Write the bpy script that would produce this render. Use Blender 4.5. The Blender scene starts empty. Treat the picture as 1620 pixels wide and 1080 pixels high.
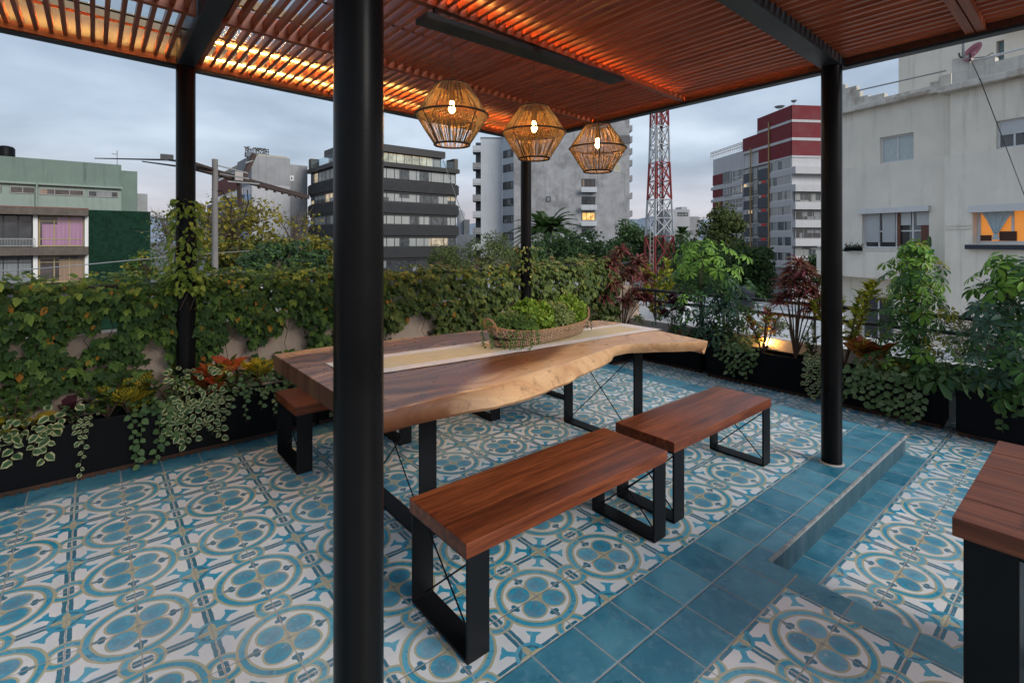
import bpy, math, random
import numpy as np
from mathutils import Vector, Matrix, noise as mnoise

# ------------------------------------------------------------------ camera
T = 0.2                      # one floor tile, in metres; u runs along the pergola, v across it
YAW = 0.87764                # heading of the camera measured from the u axis
CAM = Vector((-6.6275 * T, -6.2543 * T, 6.9115 * T))
FPX, HORY = 797.66, 380.65
cA, sA = math.cos(YAW), math.sin(YAW)
S = bpy.context.scene
COL = S.collection
cam = bpy.data.cameras.new("camera")
camo = bpy.data.objects.new("camera", cam)
COL.objects.link(camo)
camo.location = CAM
camo.rotation_euler = (math.radians(90), 0, YAW - math.radians(90))
cam.sensor_width = 36.0
cam.lens = FPX / 1620 * 36
cam.shift_y = -(540 - HORY) / 1620
cam.clip_start = 0.05
cam.clip_end = 6000
S.camera = camo

# ------------------------------------------------------------------ world, sun, exposure
W = bpy.data.worlds.new("World")
S.world = W
W.use_nodes = True
nt = W.node_tree
nt.nodes.clear()
SUN_EL, SUN_AZ = math.radians(30), math.radians(166)
def wn(t, **k):
    n = nt.nodes.new(t)
    for a, b in k.items():
        setattr(n, a, b)
    return n
sky = wn('ShaderNodeTexSky', sky_type='NISHITA', sun_disc=False, sun_elevation=SUN_EL, sun_rotation=SUN_AZ,
         air_density=1.6, dust_density=2.5, ozone_density=2.0)
tc = wn('ShaderNodeTexCoord')
sep = wn('ShaderNodeSeparateXYZ')
nt.links.new(tc.outputs['Generated'], sep.inputs[0])
# flatten the direction onto a cloud deck
addz = wn('ShaderNodeMath', operation='ADD'); addz.inputs[1].default_value = 0.22
nt.links.new(sep.outputs[2], addz.inputs[0])
mx = wn('ShaderNodeMath', operation='MAXIMUM'); mx.inputs[1].default_value = 0.05
nt.links.new(addz.outputs[0], mx.inputs[0])
div = []
for i in (0, 1):
    d = wn('ShaderNodeMath', operation='DIVIDE')
    nt.links.new(sep.outputs[i], d.inputs[0]); nt.links.new(mx.outputs[0], d.inputs[1]); div.append(d)
cmb = wn('ShaderNodeCombineXYZ')
nt.links.new(div[0].outputs[0], cmb.inputs[0]); nt.links.new(div[1].outputs[0], cmb.inputs[1])
n1 = wn('ShaderNodeTexNoise'); n1.inputs['Scale'].default_value = 1.15; n1.inputs['Detail'].default_value = 5
n1.inputs['Roughness'].default_value = 0.5; n1.inputs['Distortion'].default_value = 0.15
nt.links.new(cmb.outputs[0], n1.inputs['Vector'])
cr = wn('ShaderNodeValToRGB')
e = cr.color_ramp.elements
e[0].position, e[0].color = 0.28, (1.55, 2.0, 2.65, 1)
e[1].position, e[1].color = 0.76, (4.5, 5.1, 5.9, 1)
m = e.new(0.5); m.color = (2.7, 3.25, 4.05, 1)
nt.links.new(n1.outputs[0], cr.inputs[0])
# dusk light low on the horizon
hz = wn('ShaderNodeMapRange'); hz.inputs[1].default_value = 0.16; hz.inputs[2].default_value = 0.0
hz.inputs[3].default_value = 0.0; hz.inputs[4].default_value = 0.62
nt.links.new(sep.outputs[2], hz.inputs[0])
dk = wn('ShaderNodeMix', data_type='RGBA')
dk.inputs['B'].default_value = (4.3, 3.5, 3.6, 1)
nt.links.new(hz.outputs[0], dk.inputs['Factor']); nt.links.new(cr.outputs[0], dk.inputs['A'])
mix = wn('ShaderNodeMix', data_type='RGBA'); mix.inputs['Factor'].default_value = 0.90
nt.links.new(sky.outputs[0], mix.inputs['A']); nt.links.new(dk.outputs['Result'], mix.inputs['B'])
bg = wn('ShaderNodeBackground'); bg.inputs[1].default_value = 0.1
out = wn('ShaderNodeOutputWorld')
nt.links.new(mix.outputs['Result'], bg.inputs[0]); nt.links.new(bg.outputs[0], out.inputs[0])

sun = bpy.data.lights.new("sun", 'SUN')
sun.energy = 1.5
sun.angle = math.radians(26)
sun.color = (1.0, 0.95, 0.9)
suno = bpy.data.objects.new("sun", sun)
COL.objects.link(suno)
# Nishita: rotation measured from +Y; the lamp shines from the same direction
sd = Vector((math.sin(SUN_AZ) * math.cos(SUN_EL), math.cos(SUN_AZ) * math.cos(SUN_EL), math.sin(SUN_EL)))
suno.rotation_euler = sd.to_track_quat('Z', 'Y').to_euler()

S.view_settings.view_transform = 'Standard'
S.view_settings.look = 'None'
S.view_settings.exposure = 0.9
S.view_settings.gamma = 1.0
S.render.engine = 'CYCLES'
S.cycles.use_denoising = True
S.cycles.max_bounces = 6
S.cycles.transparent_max_bounces = 10
S.cycles.caustics_reflective = False
S.cycles.caustics_refractive = False
S.cycles.sample_clamp_indirect = 4.0

rng = np.random.default_rng(7)
random.seed(7)

# ------------------------------------------------------------------ helpers
def G(u, v, h=0.0):
    return Vector((u * T, v * T, h * T))
def ray(x, y):
    dx, dy = (x - 810) / FPX, (HORY - y) / FPX
    return Vector((cA + dx * sA, sA - dx * cA, dy))
def px(x, y, z):
    return CAM + ray(x, y) * z
def ground_hit(x, y, h):          # h in metres
    r = ray(x, y)
    return CAM + r * ((h - CAM.z) / r.z)

def tag(o, label=None, cat=None, group=None, kind=None):
    if label: o['label'] = label
    if cat: o['category'] = cat
    if group: o['group'] = group
    if kind: o['kind'] = kind
    return o
def thing(name, label, cat, loc, group=None):
    o = bpy.data.objects.new(name, None)
    o.empty_display_size = 0.1
    COL.objects.link(o)
    o.location = loc
    return tag(o, label, cat, group)
def wloc(o):
    p = Vector((0, 0, 0))
    while o is not None:
        p = p + o.location
        o = o.parent
    return p
def copy_tree(o, parent=None):
    c = o.copy()
    COL.objects.link(c)
    if parent is not None:
        c.parent = parent
    for ch in list(o.children):
        copy_tree(ch, c)
    return c
def link_mesh(me, name, mats, parent=None, loc=None):
    o = bpy.data.objects.new(name, me)
    COL.objects.link(o)
    for m in (mats if isinstance(mats, (list, tuple)) else [mats]):
        me.materials.append(m)
    if parent is not None:
        o.parent = parent
        off = wloc(parent)
    else:
        off = Vector(loc) if loc is not None else Vector((0, 0, 0))
        o.location = off
    if off.length > 0:
        me.transform(Matrix.Translation(-off))
    return o

class MB:
    def __init__(s):
        s.v, s.f, s.m = [], [], []
    def add(s, vs, fs, mi=0):
        b = len(s.v)
        s.v += [tuple(p) for p in vs]
        s.f += [tuple(b + i for i in f) for f in fs]
        s.m += [mi] * len(fs)
        return s
    def hexa(s, p, mi=0):            # 8 points, bottom ring then top ring
        return s.add(p, [(3, 2, 1, 0), (4, 5, 6, 7), (0, 1, 5, 4), (1, 2, 6, 5), (2, 3, 7, 6), (3, 0, 4, 7)], mi)
    def box(s, x0, x1, y0, y1, z0, z1, mi=0):
        return s.hexa([(x0, y0, z0), (x1, y0, z0), (x1, y1, z0), (x0, y1, z0),
                       (x0, y0, z1), (x1, y0, z1), (x1, y1, z1), (x0, y1, z1)], mi)
    def tbox(s, u0, u1, v0, v1, h0, h1, mi=0):
        return s.box(u0 * T, u1 * T, v0 * T, v1 * T, h0 * T, h1 * T, mi)
    def bar(s, a, b, w, d, up=(0, 0, 1), mi=0):   # straight bar a->b with section w x d
        a, b = Vector(a), Vector(b)
        t = (b - a).normalized()
        up = Vector(up)
        x = t.cross(up)
        if x.length < 1e-5:
            x = t.cross(Vector((1, 0, 0)))
        x.normalize()
        y = x.cross(t).normalized()
        q = []
        for c in (a, b):
            for i, j in ((-1, -1), (1, -1), (1, 1), (-1, 1)):
                q.append(c + x * (i * w / 2) + y * (j * d / 2))
        return s.add(q, [(0, 1, 2, 3), (7, 6, 5, 4), (0, 4, 5, 1), (1, 5, 6, 2), (2, 6, 7, 3), (3, 7, 4, 0)], mi)
    def tube(s, pts, r, n=8, mi=0, closed=False):
        pts = [Vector(p) for p in pts]
        k = len(pts)
        rs = r if isinstance(r, (list, tuple)) else [r] * k
        b = len(s.v)
        ref = None
        for i, p in enumerate(pts):
            if closed:
                t = (pts[(i + 1) % k] - pts[i - 1]).normalized()
            else:
                t = (pts[min(i + 1, k - 1)] - pts[max(i - 1, 0)]).normalized()
            if ref is None:
                ref = Vector((0, 0, 1)) if abs(t.z) < 0.9 else Vector((1, 0, 0))
            x = t.cross(ref)
            if x.length < 1e-4:
                x = t.cross(Vector((0.3, 1, 0.2)))
            x.normalize()
            y = x.cross(t).normalized()
            ref = y if abs(t.z) < 0.999 else ref
            for j in range(n):
                an = 2 * math.pi * j / n
                s.v.append(tuple(p + x * (rs[i] * math.cos(an)) + y * (rs[i] * math.sin(an))))
        rng_ = k if closed else k - 1
        for i in range(rng_):
            for j in range(n):
                i2 = (i + 1) % k
                s.f.append((b + i * n + j, b + i * n + (j + 1) % n, b + i2 * n + (j + 1) % n, b + i2 * n + j))
                s.m.append(mi)
        if not closed:
            s.f.append(tuple(b + j for j in reversed(range(n)))); s.m.append(mi)
            s.f.append(tuple(b + (k - 1) * n + j for j in range(n))); s.m.append(mi)
        return s
    def lathe(s, c, prof, n=24, mi=0, sx=1.0, sy=1.0, caps=True):
        c = Vector(c)
        b = len(s.v)
        for r, z in prof:
            for j in range(n):
                an = 2 * math.pi * j / n
                s.v.append((c.x + r * sx * math.cos(an), c.y + r * sy * math.sin(an), c.z + z))
        for i in range(len(prof) - 1):
            for j in range(n):
                s.f.append((b + i * n + j, b + i * n + (j + 1) % n, b + (i + 1) * n + (j + 1) % n, b + (i + 1) * n + j)); s.m.append(mi)
        if caps:
            s.f.append(tuple(b + j for j in reversed(range(n)))); s.m.append(mi)
            s.f.append(tuple(b + (len(prof) - 1) * n + j for j in range(n))); s.m.append(mi)
        return s
    def quad(s, a, b, c, d, mi=0):
        return s.add([a, b, c, d], [(0, 1, 2, 3)], mi)
    def poly_prism(s, pts, z0, z1, mi=0):
        n = len(pts)
        vs = [(p[0], p[1], z0) for p in pts] + [(p[0], p[1], z1) for p in pts]
        fs = [tuple(reversed(range(n))), tuple(range(n, 2 * n))] + [(i, (i + 1) % n, n + (i + 1) % n, n + i) for i in range(n)]
        return s.add(vs, fs, mi)
    def build(s, name, mats, parent=None, loc=None, smooth=False, bevel=0.0):
        me = bpy.data.meshes.new(name)
        me.from_pydata(s.v, [], s.f)
        o = link_mesh(me, name, mats, parent, loc)
        if any(s.m):
            me.polygons.foreach_set('material_index', s.m)
        if smooth:
            me.polygons.foreach_set('use_smooth', [True] * len(me.polygons))
            try:
                me.set_sharp_from_angle(angle=math.radians(38))
            except Exception:
                pass
        me.update()
        if bevel:
            md = o.modifiers.new('edge', 'BEVEL')
            md.width = bevel; md.segments = 2; md.limit_method = 'ANGLE'
        return o

def np_mesh(name, verts, loops, totals, mats, parent=None, loc=None, attr=None, mat_idx=None, smooth=False):
    me = bpy.data.meshes.new(name)
    verts = np.asarray(verts, np.float32); loops = np.asarray(loops, np.int32); totals = np.asarray(totals, np.int32)
    me.vertices.add(len(verts)); me.vertices.foreach_set('co', verts.ravel())
    me.loops.add(len(loops)); me.loops.foreach_set('vertex_index', loops)
    me.polygons.add(len(totals))
    st = np.zeros(len(totals), np.int32); st[1:] = np.cumsum(totals)[:-1]
    me.polygons.foreach_set('loop_start', st); me.polygons.foreach_set('loop_total', totals)
    if mat_idx is not None:
        me.polygons.foreach_set('material_index', np.asarray(mat_idx, np.int32))
    if smooth:
        me.polygons.foreach_set('use_smooth', np.ones(len(totals), bool))
    me.update(calc_edges=True)
    if attr is not None:
        a = me.attributes.new('lv', 'FLOAT_VECTOR', 'POINT')
        a.data.foreach_set('vector', np.asarray(attr, np.float32).ravel())
    return link_mesh(me, name, mats, parent, loc)

# ------------------------------------------------------------------ node expressions
class X:
    def __init__(s, nt, k):
        s.nt, s.k = nt, k
    def _m(s, op, *o, clamp=False):
        n = s.nt.nodes.new('ShaderNodeMath'); n.operation = op; n.use_clamp = clamp
        for i, q in enumerate((s,) + o):
            if isinstance(q, X): s.nt.links.new(q.k, n.inputs[i])
            else: n.inputs[i].default_value = q
        return X(s.nt, n.outputs[0])
    def __add__(s, o): return s._m('ADD', o)
    __radd__ = __add__
    def __sub__(s, o): return s._m('SUBTRACT', o)
    def __rsub__(s, o): return (s * -1.0)._m('ADD', o)
    def __mul__(s, o): return s._m('MULTIPLY', o)
    __rmul__ = __mul__
    def __truediv__(s, o): return s._m('DIVIDE', o)
    def abs(s): return s._m('ABSOLUTE')
    def sqrt(s): return s._m('SQRT')
    def min(s, o): return s._m('MINIMUM', o)
    def max(s, o): return s._m('MAXIMUM', o)
    def lt(s, o): return s._m('LESS_THAN', o)
    def gt(s, o): return s._m('GREATER_THAN', o)
    def floor(s): return s._m('FLOOR')
    def wrap(s, a, b): return s._m('WRAP', b, a)
    def ss(s, a, b):
        n = s.nt.nodes.new('ShaderNodeMapRange'); n.interpolation_type = 'SMOOTHSTEP'
        s.nt.links.new(s.k, n.inputs[0]); n.inputs[1].default_value = a; n.inputs[2].default_value = b
        return X(s.nt, n.outputs[0])
    def lin(s, a, b, c=0.0, d=1.0):
        n = s.nt.nodes.new('ShaderNodeMapRange')
        s.nt.links.new(s.k, n.inputs[0]); n.inputs[1].default_value = a; n.inputs[2].default_value = b
        n.inputs[3].default_value = c; n.inputs[4].default_value = d
        return X(s.nt, n.outputs[0])
def cmix(nt, f, a, b, blend='MIX'):
    n = nt.nodes.new('ShaderNodeMix'); n.data_type = 'RGBA'; n.blend_type = blend
    for s_, q in (('Factor', f), ('A', a), ('B', b)):
        if isinstance(q, X): q = q.k
        if hasattr(q, 'node'): nt.links.new(q, n.inputs[s_])
        elif s_ == 'Factor': n.inputs[s_].default_value = q
        else: n.inputs[s_].default_value = (*q[:3], 1)
    return n.outputs['Result']
def noise_x(nt, vec, scale, detail=3, rough=0.5, dist=0.0, dim='3D'):
    n = nt.nodes.new('ShaderNodeTexNoise'); n.noise_dimensions = dim
    n.inputs['Scale'].default_value = scale; n.inputs['Detail'].default_value = detail
    n.inputs['Roughness'].default_value = rough; n.inputs['Distortion'].default_value = dist
    if vec is not None: nt.links.new(vec, n.inputs['Vector'])
    return X(nt, n.outputs[0])
def xyz(nt, vec):
    n = nt.nodes.new('ShaderNodeSeparateXYZ'); nt.links.new(vec, n.inputs[0])
    return [X(nt, o) for o in n.outputs]
def comb(nt, *a):
    n = nt.nodes.new('ShaderNodeCombineXYZ')
    for i, q in enumerate(a):
        if isinstance(q, X): nt.links.new(q.k, n.inputs[i])
        else: n.inputs[i].default_value = q
    return n.outputs[0]
def new_mat(name):
    m = bpy.data.materials.new(name); m.use_nodes = True
    nt = m.node_tree
    b = nt.nodes['Principled BSDF']
    return m, nt, b
def pos_vec(nt, obj=False):
    if obj:
        return nt.nodes.new('ShaderNodeTexCoord').outputs['Object']
    return nt.nodes.new('ShaderNodeNewGeometry').outputs['Position']
def bump(nt, b, h, strength=0.3, dist=0.01):
    n = nt.nodes.new('ShaderNodeBump'); n.inputs['Strength'].default_value = strength; n.inputs['Distance'].default_value = dist
    nt.links.new(h.k, n.inputs['Height']); nt.links.new(n.outputs[0], b.inputs['Normal'])

def surf(name, col, rough=0.6, metal=0.0, var=0.15, scale=3.0, bmp=0.0, bscale=60.0, streak=0.0, alt=None, spec=None, emit=None):
    """plain material with mottling, optional vertical streaks and fine bump"""
    m, nt, b = new_mat(name)
    p = pos_vec(nt)
    nz = noise_x(nt, p, scale, 5, 0.6)
    c = cmix(nt, nz.lin(0.25, 0.75), [k * (1 - var) for k in col], [min(1, k * (1 + var)) for k in col])
    if alt is not None:
        n2 = noise_x(nt, p, scale * 0.45, 6, 0.65, 0.4)
        c = cmix(nt, n2.ss(0.48, 0.68), c, alt)
    if streak:
        x, y, z = xyz(nt, p)
        sv = comb(nt, x * 2.2, y * 2.2, z * 0.12)
        n3 = noise_x(nt, sv, 1.6, 6, 0.7)
        c = cmix(nt, n3.ss(0.5, 0.78) * streak, c, [k * 0.35 for k in col])
    nt.links.new(c, b.inputs['Base Color'])
    nt.links.new(nz.lin(0.3, 0.7, rough * 0.85, min(1, rough * 1.15)).k, b.inputs['Roughness'])
    b.inputs['Metallic'].default_value = metal
    if spec is not None: b.inputs['Specular IOR Level'].default_value = spec
    if bmp: bump(nt, b, noise_x(nt, p, bscale, 4), bmp, 0.01)
    if emit:
        b.inputs['Emission Color'].default_value = (*emit[0], 1); b.inputs['Emission Strength'].default_value = emit[1]
    return m

def wood(name, dark, mid, light, axis=0, scale=1.0, rough=0.38, plank=None, cross=1, coat=0.0):
    """grain running along an axis; plank = board width in metres across the grain"""
    m, nt, b = new_mat(name)
    p = pos_vec(nt, True)
    c3 = xyz(nt, p)
    info = nt.nodes.new('ShaderNodeObjectInfo')
    rnd = X(nt, info.outputs['Random'])
    g = c3[axis]
    o = [c3[i] for i in range(3) if i != axis]
    off = rnd * 37.0
    if plank:
        pid = (c3[cross] / plank + 0.37).floor()
        wn_ = nt.nodes.new('ShaderNodeTexWhiteNoise'); wn_.noise_dimensions = '2D'
        nt.links.new(comb(nt, pid, rnd * 91.0, 0.0), wn_.inputs['Vector'])
        pr = X(nt, wn_.outputs[0])
        off = off + pr * 23.0
    v1 = comb(nt, g * (1.5 * scale) + off, o[0] * (24 * scale) + off, o[1] * (24 * scale))
    n1 = noise_x(nt, v1, 1.0, 6, 0.6, 1.1)
    v2 = comb(nt, g * (5 * scale) + off, o[0] * (110 * scale), o[1] * (110 * scale))
    n2 = noise_x(nt, v2, 1.0, 3, 0.6, 0.2)
    t = n1 * 0.66 + n2 * 0.34
    if plank: t = t + (pr - 0.5) * 0.16
    r = nt.nodes.new('ShaderNodeValToRGB')
    e = r.color_ramp.elements
    e[0].position, e[0].color = 0.3, (*dark, 1)
    e[1].position, e[1].color = 0.72, (*light, 1)
    q = e.new(0.5); q.color = (*mid, 1)
    nt.links.new(t.k, r.inputs[0])
    c = r.outputs[0]
    if plank:
        fr = (c3[cross] / plank + 0.37).wrap(0.0, 1.0)
        seam = fr.min(1.0 - fr).lt(0.006)
        c = cmix(nt, seam * 0.6, c, [k * 0.4 for k in dark])
    nt.links.new(c, b.inputs['Base Color'])
    nt.links.new((n2 * 0.12 + (rough - 0.06)).k, b.inputs['Roughness'])
    b.inputs['Coat Weight'].default_value = coat
    b.inputs['Coat Roughness'].default_value = 0.18
    b.inputs['Specular IOR Level'].default_value = 0.32
    bump(nt, b, n2, 0.12, 0.004)
    return m

def glow(name, col, strength):
    m, nt, b = new_mat(name)
    b.inputs['Base Color'].default_value = (*[min(1, k) for k in col], 1)
    b.inputs['Emission Color'].default_value = (*col, 1)
    b.inputs['Emission Strength'].default_value = strength
    return m

M = {}
M['black'] = surf('black_steel', (0.007, 0.0075, 0.009), 0.42, 0.0, 0.15, 6, 0.03, 140, spec=0.16)
M['column'] = surf('column_paint', (0.007, 0.0065, 0.0065), 0.30, 0.0, 0.2, 5, 0.0, 90, spec=0.12)
M['planter'] = surf('planter_paint', (0.006, 0.0065, 0.008), 0.4, 0.0, 0.3, 3, 0.05, 40, spec=0.07)
M['beam'] = surf('beam_paint', (0.022, 0.025, 0.029), 0.45, 0.0, 0.15, 4, 0.03, 90)
M['rust'] = surf('rusty_base', (0.05, 0.022, 0.012), 0.85, 0.0, 0.6, 9, 0.4, 60)
M['bench_wood'] = wood('bench_wood', (0.034, 0.008, 0.004), (0.135, 0.033, 0.012), (0.32, 0.088, 0.030), 0, 1.0, 0.31, plank=0.135, cross=1, coat=0.0)
M['plank_wood'] = wood('plank_wood', (0.045, 0.012, 0.006), (0.15, 0.042, 0.019), (0.29, 0.092, 0.040), 1, 1.0, 0.42, plank=None, cross=0, coat=0.0)
M['slat_wood'] = wood('slat_wood', (0.20, 0.042, 0.017), (0.41, 0.10, 0.042), (0.60, 0.18, 0.075), 1, 0.8, 0.36, coat=0.1)
M['joist_wood'] = wood('joist_wood', (0.18, 0.04, 0.017), (0.36, 0.086, 0.036), (0.50, 0.145, 0.06), 0, 0.8, 0.4)
M['ledger_wood'] = wood('ledger_wood', (0.05, 0.013, 0.007), (0.10, 0.027, 0.014), (0.15, 0.045, 0.022), 0, 0.8, 0.6)
M['soil'] = surf('soil', (0.03, 0.021, 0.014), 0.95, 0, 0.5, 30, 0.8, 80)
M['led_soft'] = glow('led_light_soft', (1.0, 0.42, 0.09), 50.0)
M['led'] = glow('led_light', (1.0, 0.50, 0.12), 110.0)
M['bulb'] = glow('bulb_light', (1.0, 0.58, 0.18), 62.0)

# ------------------------------------------------------------------ floor tiles
BLUE, TEAL, GOLD, WHITE, GROUT = (0.006, 0.27, 0.425), (0.018, 0.15, 0.215), (0.40, 0.385, 0.24), (0.68, 0.685, 0.68), (0.36, 0.33, 0.30)
def tile_pattern(name, ou, ov):
    """printed cement tiles: medallions at ou + 2i, ov + 2j (tile units)"""
    m, nt, b = new_mat(name)
    p = pos_vec(nt)
    wob = noise_x(nt, p, 28, 2)
    wob2 = noise_x(nt, p, 19, 2)
    X0, Y0, _ = xyz(nt, p)
    u = X0 / T
    v = Y0 / T
    uj = u + (wob - 0.5) * 0.035
    vj = v + (wob2 - 0.5) * 0.035
    ax = (uj - ou).wrap(-1.0, 1.0).abs()
    ay = (vj - ov).wrap(-1.0, 1.0).abs()
    r = (ax * ax + ay * ay).sqrt()
    # per tile randomness
    wnz = nt.nodes.new('ShaderNodeTexWhiteNoise'); wnz.noise_dimensions = '2D'
    nt.links.new(comb(nt, (u - ou).floor(), (v - ov).floor(), 0.0), wnz.inputs['Vector'])
    rt = X(nt, wnz.outputs[0])
    cl = noise_x(nt, p, 11, 5, 0.65)
    fine = noise_x(nt, p, 60, 3, 0.6)
    blue = cmix(nt, ((rt * 0.55 + cl * 0.9) - 0.2).ss(0.25, 0.85), BLUE, (0.11, 0.385, 0.52))
    blue = cmix(nt, cl.ss(0.55, 0.7) * 0.5, blue, (0.012, 0.15, 0.29))
    teal = cmix(nt, rt * 0.6, TEAL, (0.05, 0.17, 0.26))
    petal = cmix(nt, noise_x(nt, p, 24, 4, 0.7, 0.6).ss(0.44, 0.58), blue, cmix(nt, rt, (0.07, 0.22, 0.33), (0.18, 0.34, 0.45)))
    gold = cmix(nt, rt * 0.6, GOLD, (0.42, 0.38, 0.27))
    white = cmix(nt, cl.lin(0.3, 0.7), (0.62, 0.64, 0.66), WHITE)
    c = white
    def over(c, mask, col): return cmix(nt, mask, c, col)
    sx, sy = 1.0 - ax, 1.0 - ay
    edge = sx.min(sy)
    rs = ((sx * sx + ay * ay).sqrt()).min((ax * ax + sy * sy).sqrt())
    stripe = edge.lt(0.083) * edge.gt(0.016)
    c = over(c, stripe, teal)
    # corner star
    rc = (sx * sx + sy * sy).sqrt()
    t = (sx + sy) * 0.7071
    w = (sx - sy).abs() * 0.7071
    arm = w.lt(t.ss(0.40, 0.53) * 0.09 + 0.05) * t.lt(0.525 + 0.0) * t.gt(0.1)
    notch = ((t - 0.575) * (t - 0.575) + w * w).sqrt().lt(0.06)
    c = over(c, arm * (1.0 - notch), blue)
    c = over(c, rc.lt(0.285), blue)
    c = over(c, rc.lt(0.225) * rc.gt(0.17 + 0.0) * cl.gt(0.45), teal)
    q1 = (sx - 0.12) / 0.115; q2 = sy / 0.06
    q3 = (sy - 0.12) / 0.115; q4 = sx / 0.06
    fl = (q1 * q1 + q2 * q2).min(q3 * q3 + q4 * q4)
    c = over(c, fl.lt(1.0).max(rc.lt(0.085)), gold)
    # big ring
    # small interlaced rings
    c = over(c, rs.lt(0.335), gold)
    c = over(c, rs.lt(0.292), blue)
    c = over(c, rs.lt(0.208), gold)
    c = over(c, rs.lt(0.168), white)
    c = over(c, rs.lt(0.15) * stripe, teal)
    c = over(c, r.lt(0.818), gold)
    c = over(c, r.lt(0.772), blue)
    dash = (noise_x(nt, p, 75, 0).gt(0.68)) * r.gt(0.68) * r.lt(0.765)
    c = over(c, dash * 0.7, teal)
    c = over(c, r.lt(0.68), gold)
    c = over(c, r.lt(0.638), white)
    # petals on the diagonals
    dx_, dy_ = ax - 0.238, ay - 0.238
    rp = (dx_ * dx_ + dy_ * dy_).sqrt()
    c = over(c, rp.lt(0.25), gold)
    c = over(c, rp.lt(0.214), petal)
    leafy = rp.lt((noise_x(nt, p, 46, 2) - 0.5) * 0.42 + 0.115)
    c = over(c, leafy * 0.5, cmix(nt, rt, (0.03, 0.16, 0.25), (0.10, 0.27, 0.37)))
    # centre
    k1 = (ax - 0.06) / 0.075; k2 = ay / 0.05
    k3 = (ay - 0.06) / 0.075; k4 = ax / 0.05
    c = over(c, (k1 * k1 + k2 * k2).min(k3 * k3 + k4 * k4).lt(1.0), gold)
    c = over(c, r.lt(0.035), teal)
    # buds on the axes
    am, an = ax.max(ay), ax.min(ay)
    b1 = ((am - 0.515) * (am - 0.515) + (an - 0.05) * (an - 0.05)).sqrt().lt(0.05)
    e1 = (am - 0.55) / 0.115; e2 = an / 0.045
    c = over(c, b1.max((e1 * e1 + e2 * e2).lt(1.0)), teal)
    # wear
    worn = (fine.ss(0.58, 0.68) * cl.ss(0.46, 0.62)) * 0.55
    c = over(c, worn, (0.5, 0.5, 0.5))
    dirt = noise_x(nt, p, 2.3, 5, 0.6)
    c = cmix(nt, dirt.ss(0.45, 0.75) * 0.16, c, (0.26, 0.25, 0.24))
    c = cmix(nt, (rt * 7.31).wrap(0.0, 1.0) * 0.22, c, (0.55, 0.62, 0.68), 'MULTIPLY')
    pale_ = noise_x(nt, p, 1.1, 4, 0.6)
    c = cmix(nt, pale_.ss(0.5, 0.75) * 0.22, c, (0.42, 0.55, 0.62))
    # grout
    gu = (u - ou + 0.5).wrap(-0.5, 0.5)
    gu = (gu + 0.0).abs(); gu = 0.5 - gu
    gv = (v - ov + 0.5).wrap(-0.5, 0.5).abs(); gv = 0.5 - gv
    gl = gu.min(gv) + (fine - 0.5) * 0.012
    gm = (gl + (cl - 0.5) * 0.016).lt(0.0115)
    c = over(c, gm * 0.9, cmix(nt, cl, (0.22, 0.2, 0.18), (0.45, 0.42, 0.38)))
    nt.links.new(c, b.inputs['Base Color'])
    rg = cl.lin(0.3, 0.7, 0.27, 0.5) + gm * 0.4
    nt.links.new(rg.k, b.inputs['Roughness'])
    bump(nt, b, gl.ss(0.0, 0.03) + fine * 0.12 + rt * 0.1, 0.35, 0.004)
    return m
def tile_plain(name, ou, ov):
    m, nt, b = new_mat(name)
    p = pos_vec(nt)
    X0, Y0, _ = xyz(nt, p)
    u, v = X0 / T - ou, Y0 / T - ov
    wnz = nt.nodes.new('ShaderNodeTexWhiteNoise'); wnz.noise_dimensions = '2D'
    nt.links.new(comb(nt, u.floor(), v.floor(), 0.0), wnz.inputs['Vector'])
    rt = X(nt, wnz.outputs[0])
    cl = noise_x(nt, p, 5.5, 6, 0.62, 0.5)
    fine = noise_x(nt, p, 55, 4, 0.65)
    big = noise_x(nt, p, 17, 5, 0.7)
    c = cmix(nt, (rt * 0.42 + cl * 1.0).ss(0.35, 1.15), (0.014, 0.13, 0.205), (0.095, 0.295, 0.385))
    c = cmix(nt, big.ss(0.48, 0.72) * 0.4, c, (0.17, 0.32, 0.40))
    c = cmix(nt, (fine.ss(0.64, 0.7) * big.ss(0.5, 0.62)) * 0.6, c, (0.5, 0.53, 0.54))
    c = cmix(nt, noise_x(nt, p, 8, 5, 0.7).ss(0.5, 0.7) * 0.4, c, (0.02, 0.09, 0.15))
    gu = 0.5 - (u + 0.5).wrap(-0.5, 0.5).abs()
    gv = 0.5 - (v + 0.5).wrap(-0.5, 0.5).abs()
    gl = gu.min(gv) + (fine - 0.5) * 0.026 + (big - 0.5) * 0.01
    gm = gl.lt(0.0155)
    c = cmix(nt, gm * 0.92, c, cmix(nt, big, (0.17, 0.175, 0.175), (0.38, 0.385, 0.38)))
    nt.links.new(c, b.inputs['Base Color'])
    nt.links.new((cl.lin(0.3, 0.7, 0.24, 0.48) + gm * 0.35).k, b.inputs['Roughness'])
    bump(nt, b, gl.ss(0.0, 0.04) + fine * 0.15 + rt * 0.15, 0.4, 0.004)
    return m
M['pat_main'] = tile_pattern('tile_pattern_main', 0, 1)
M['pat_near'] = tile_pattern('tile_pattern_near', 1, 1)
M['pat_low'] = tile_pattern('tile_pattern_low', 1.43, 0.95)
M['tile_blue'] = tile_plain('tile_blue', 0, 0)
M['tile_blue_low'] = tile_plain('tile_blue_low', 0.52, 0.97)
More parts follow.
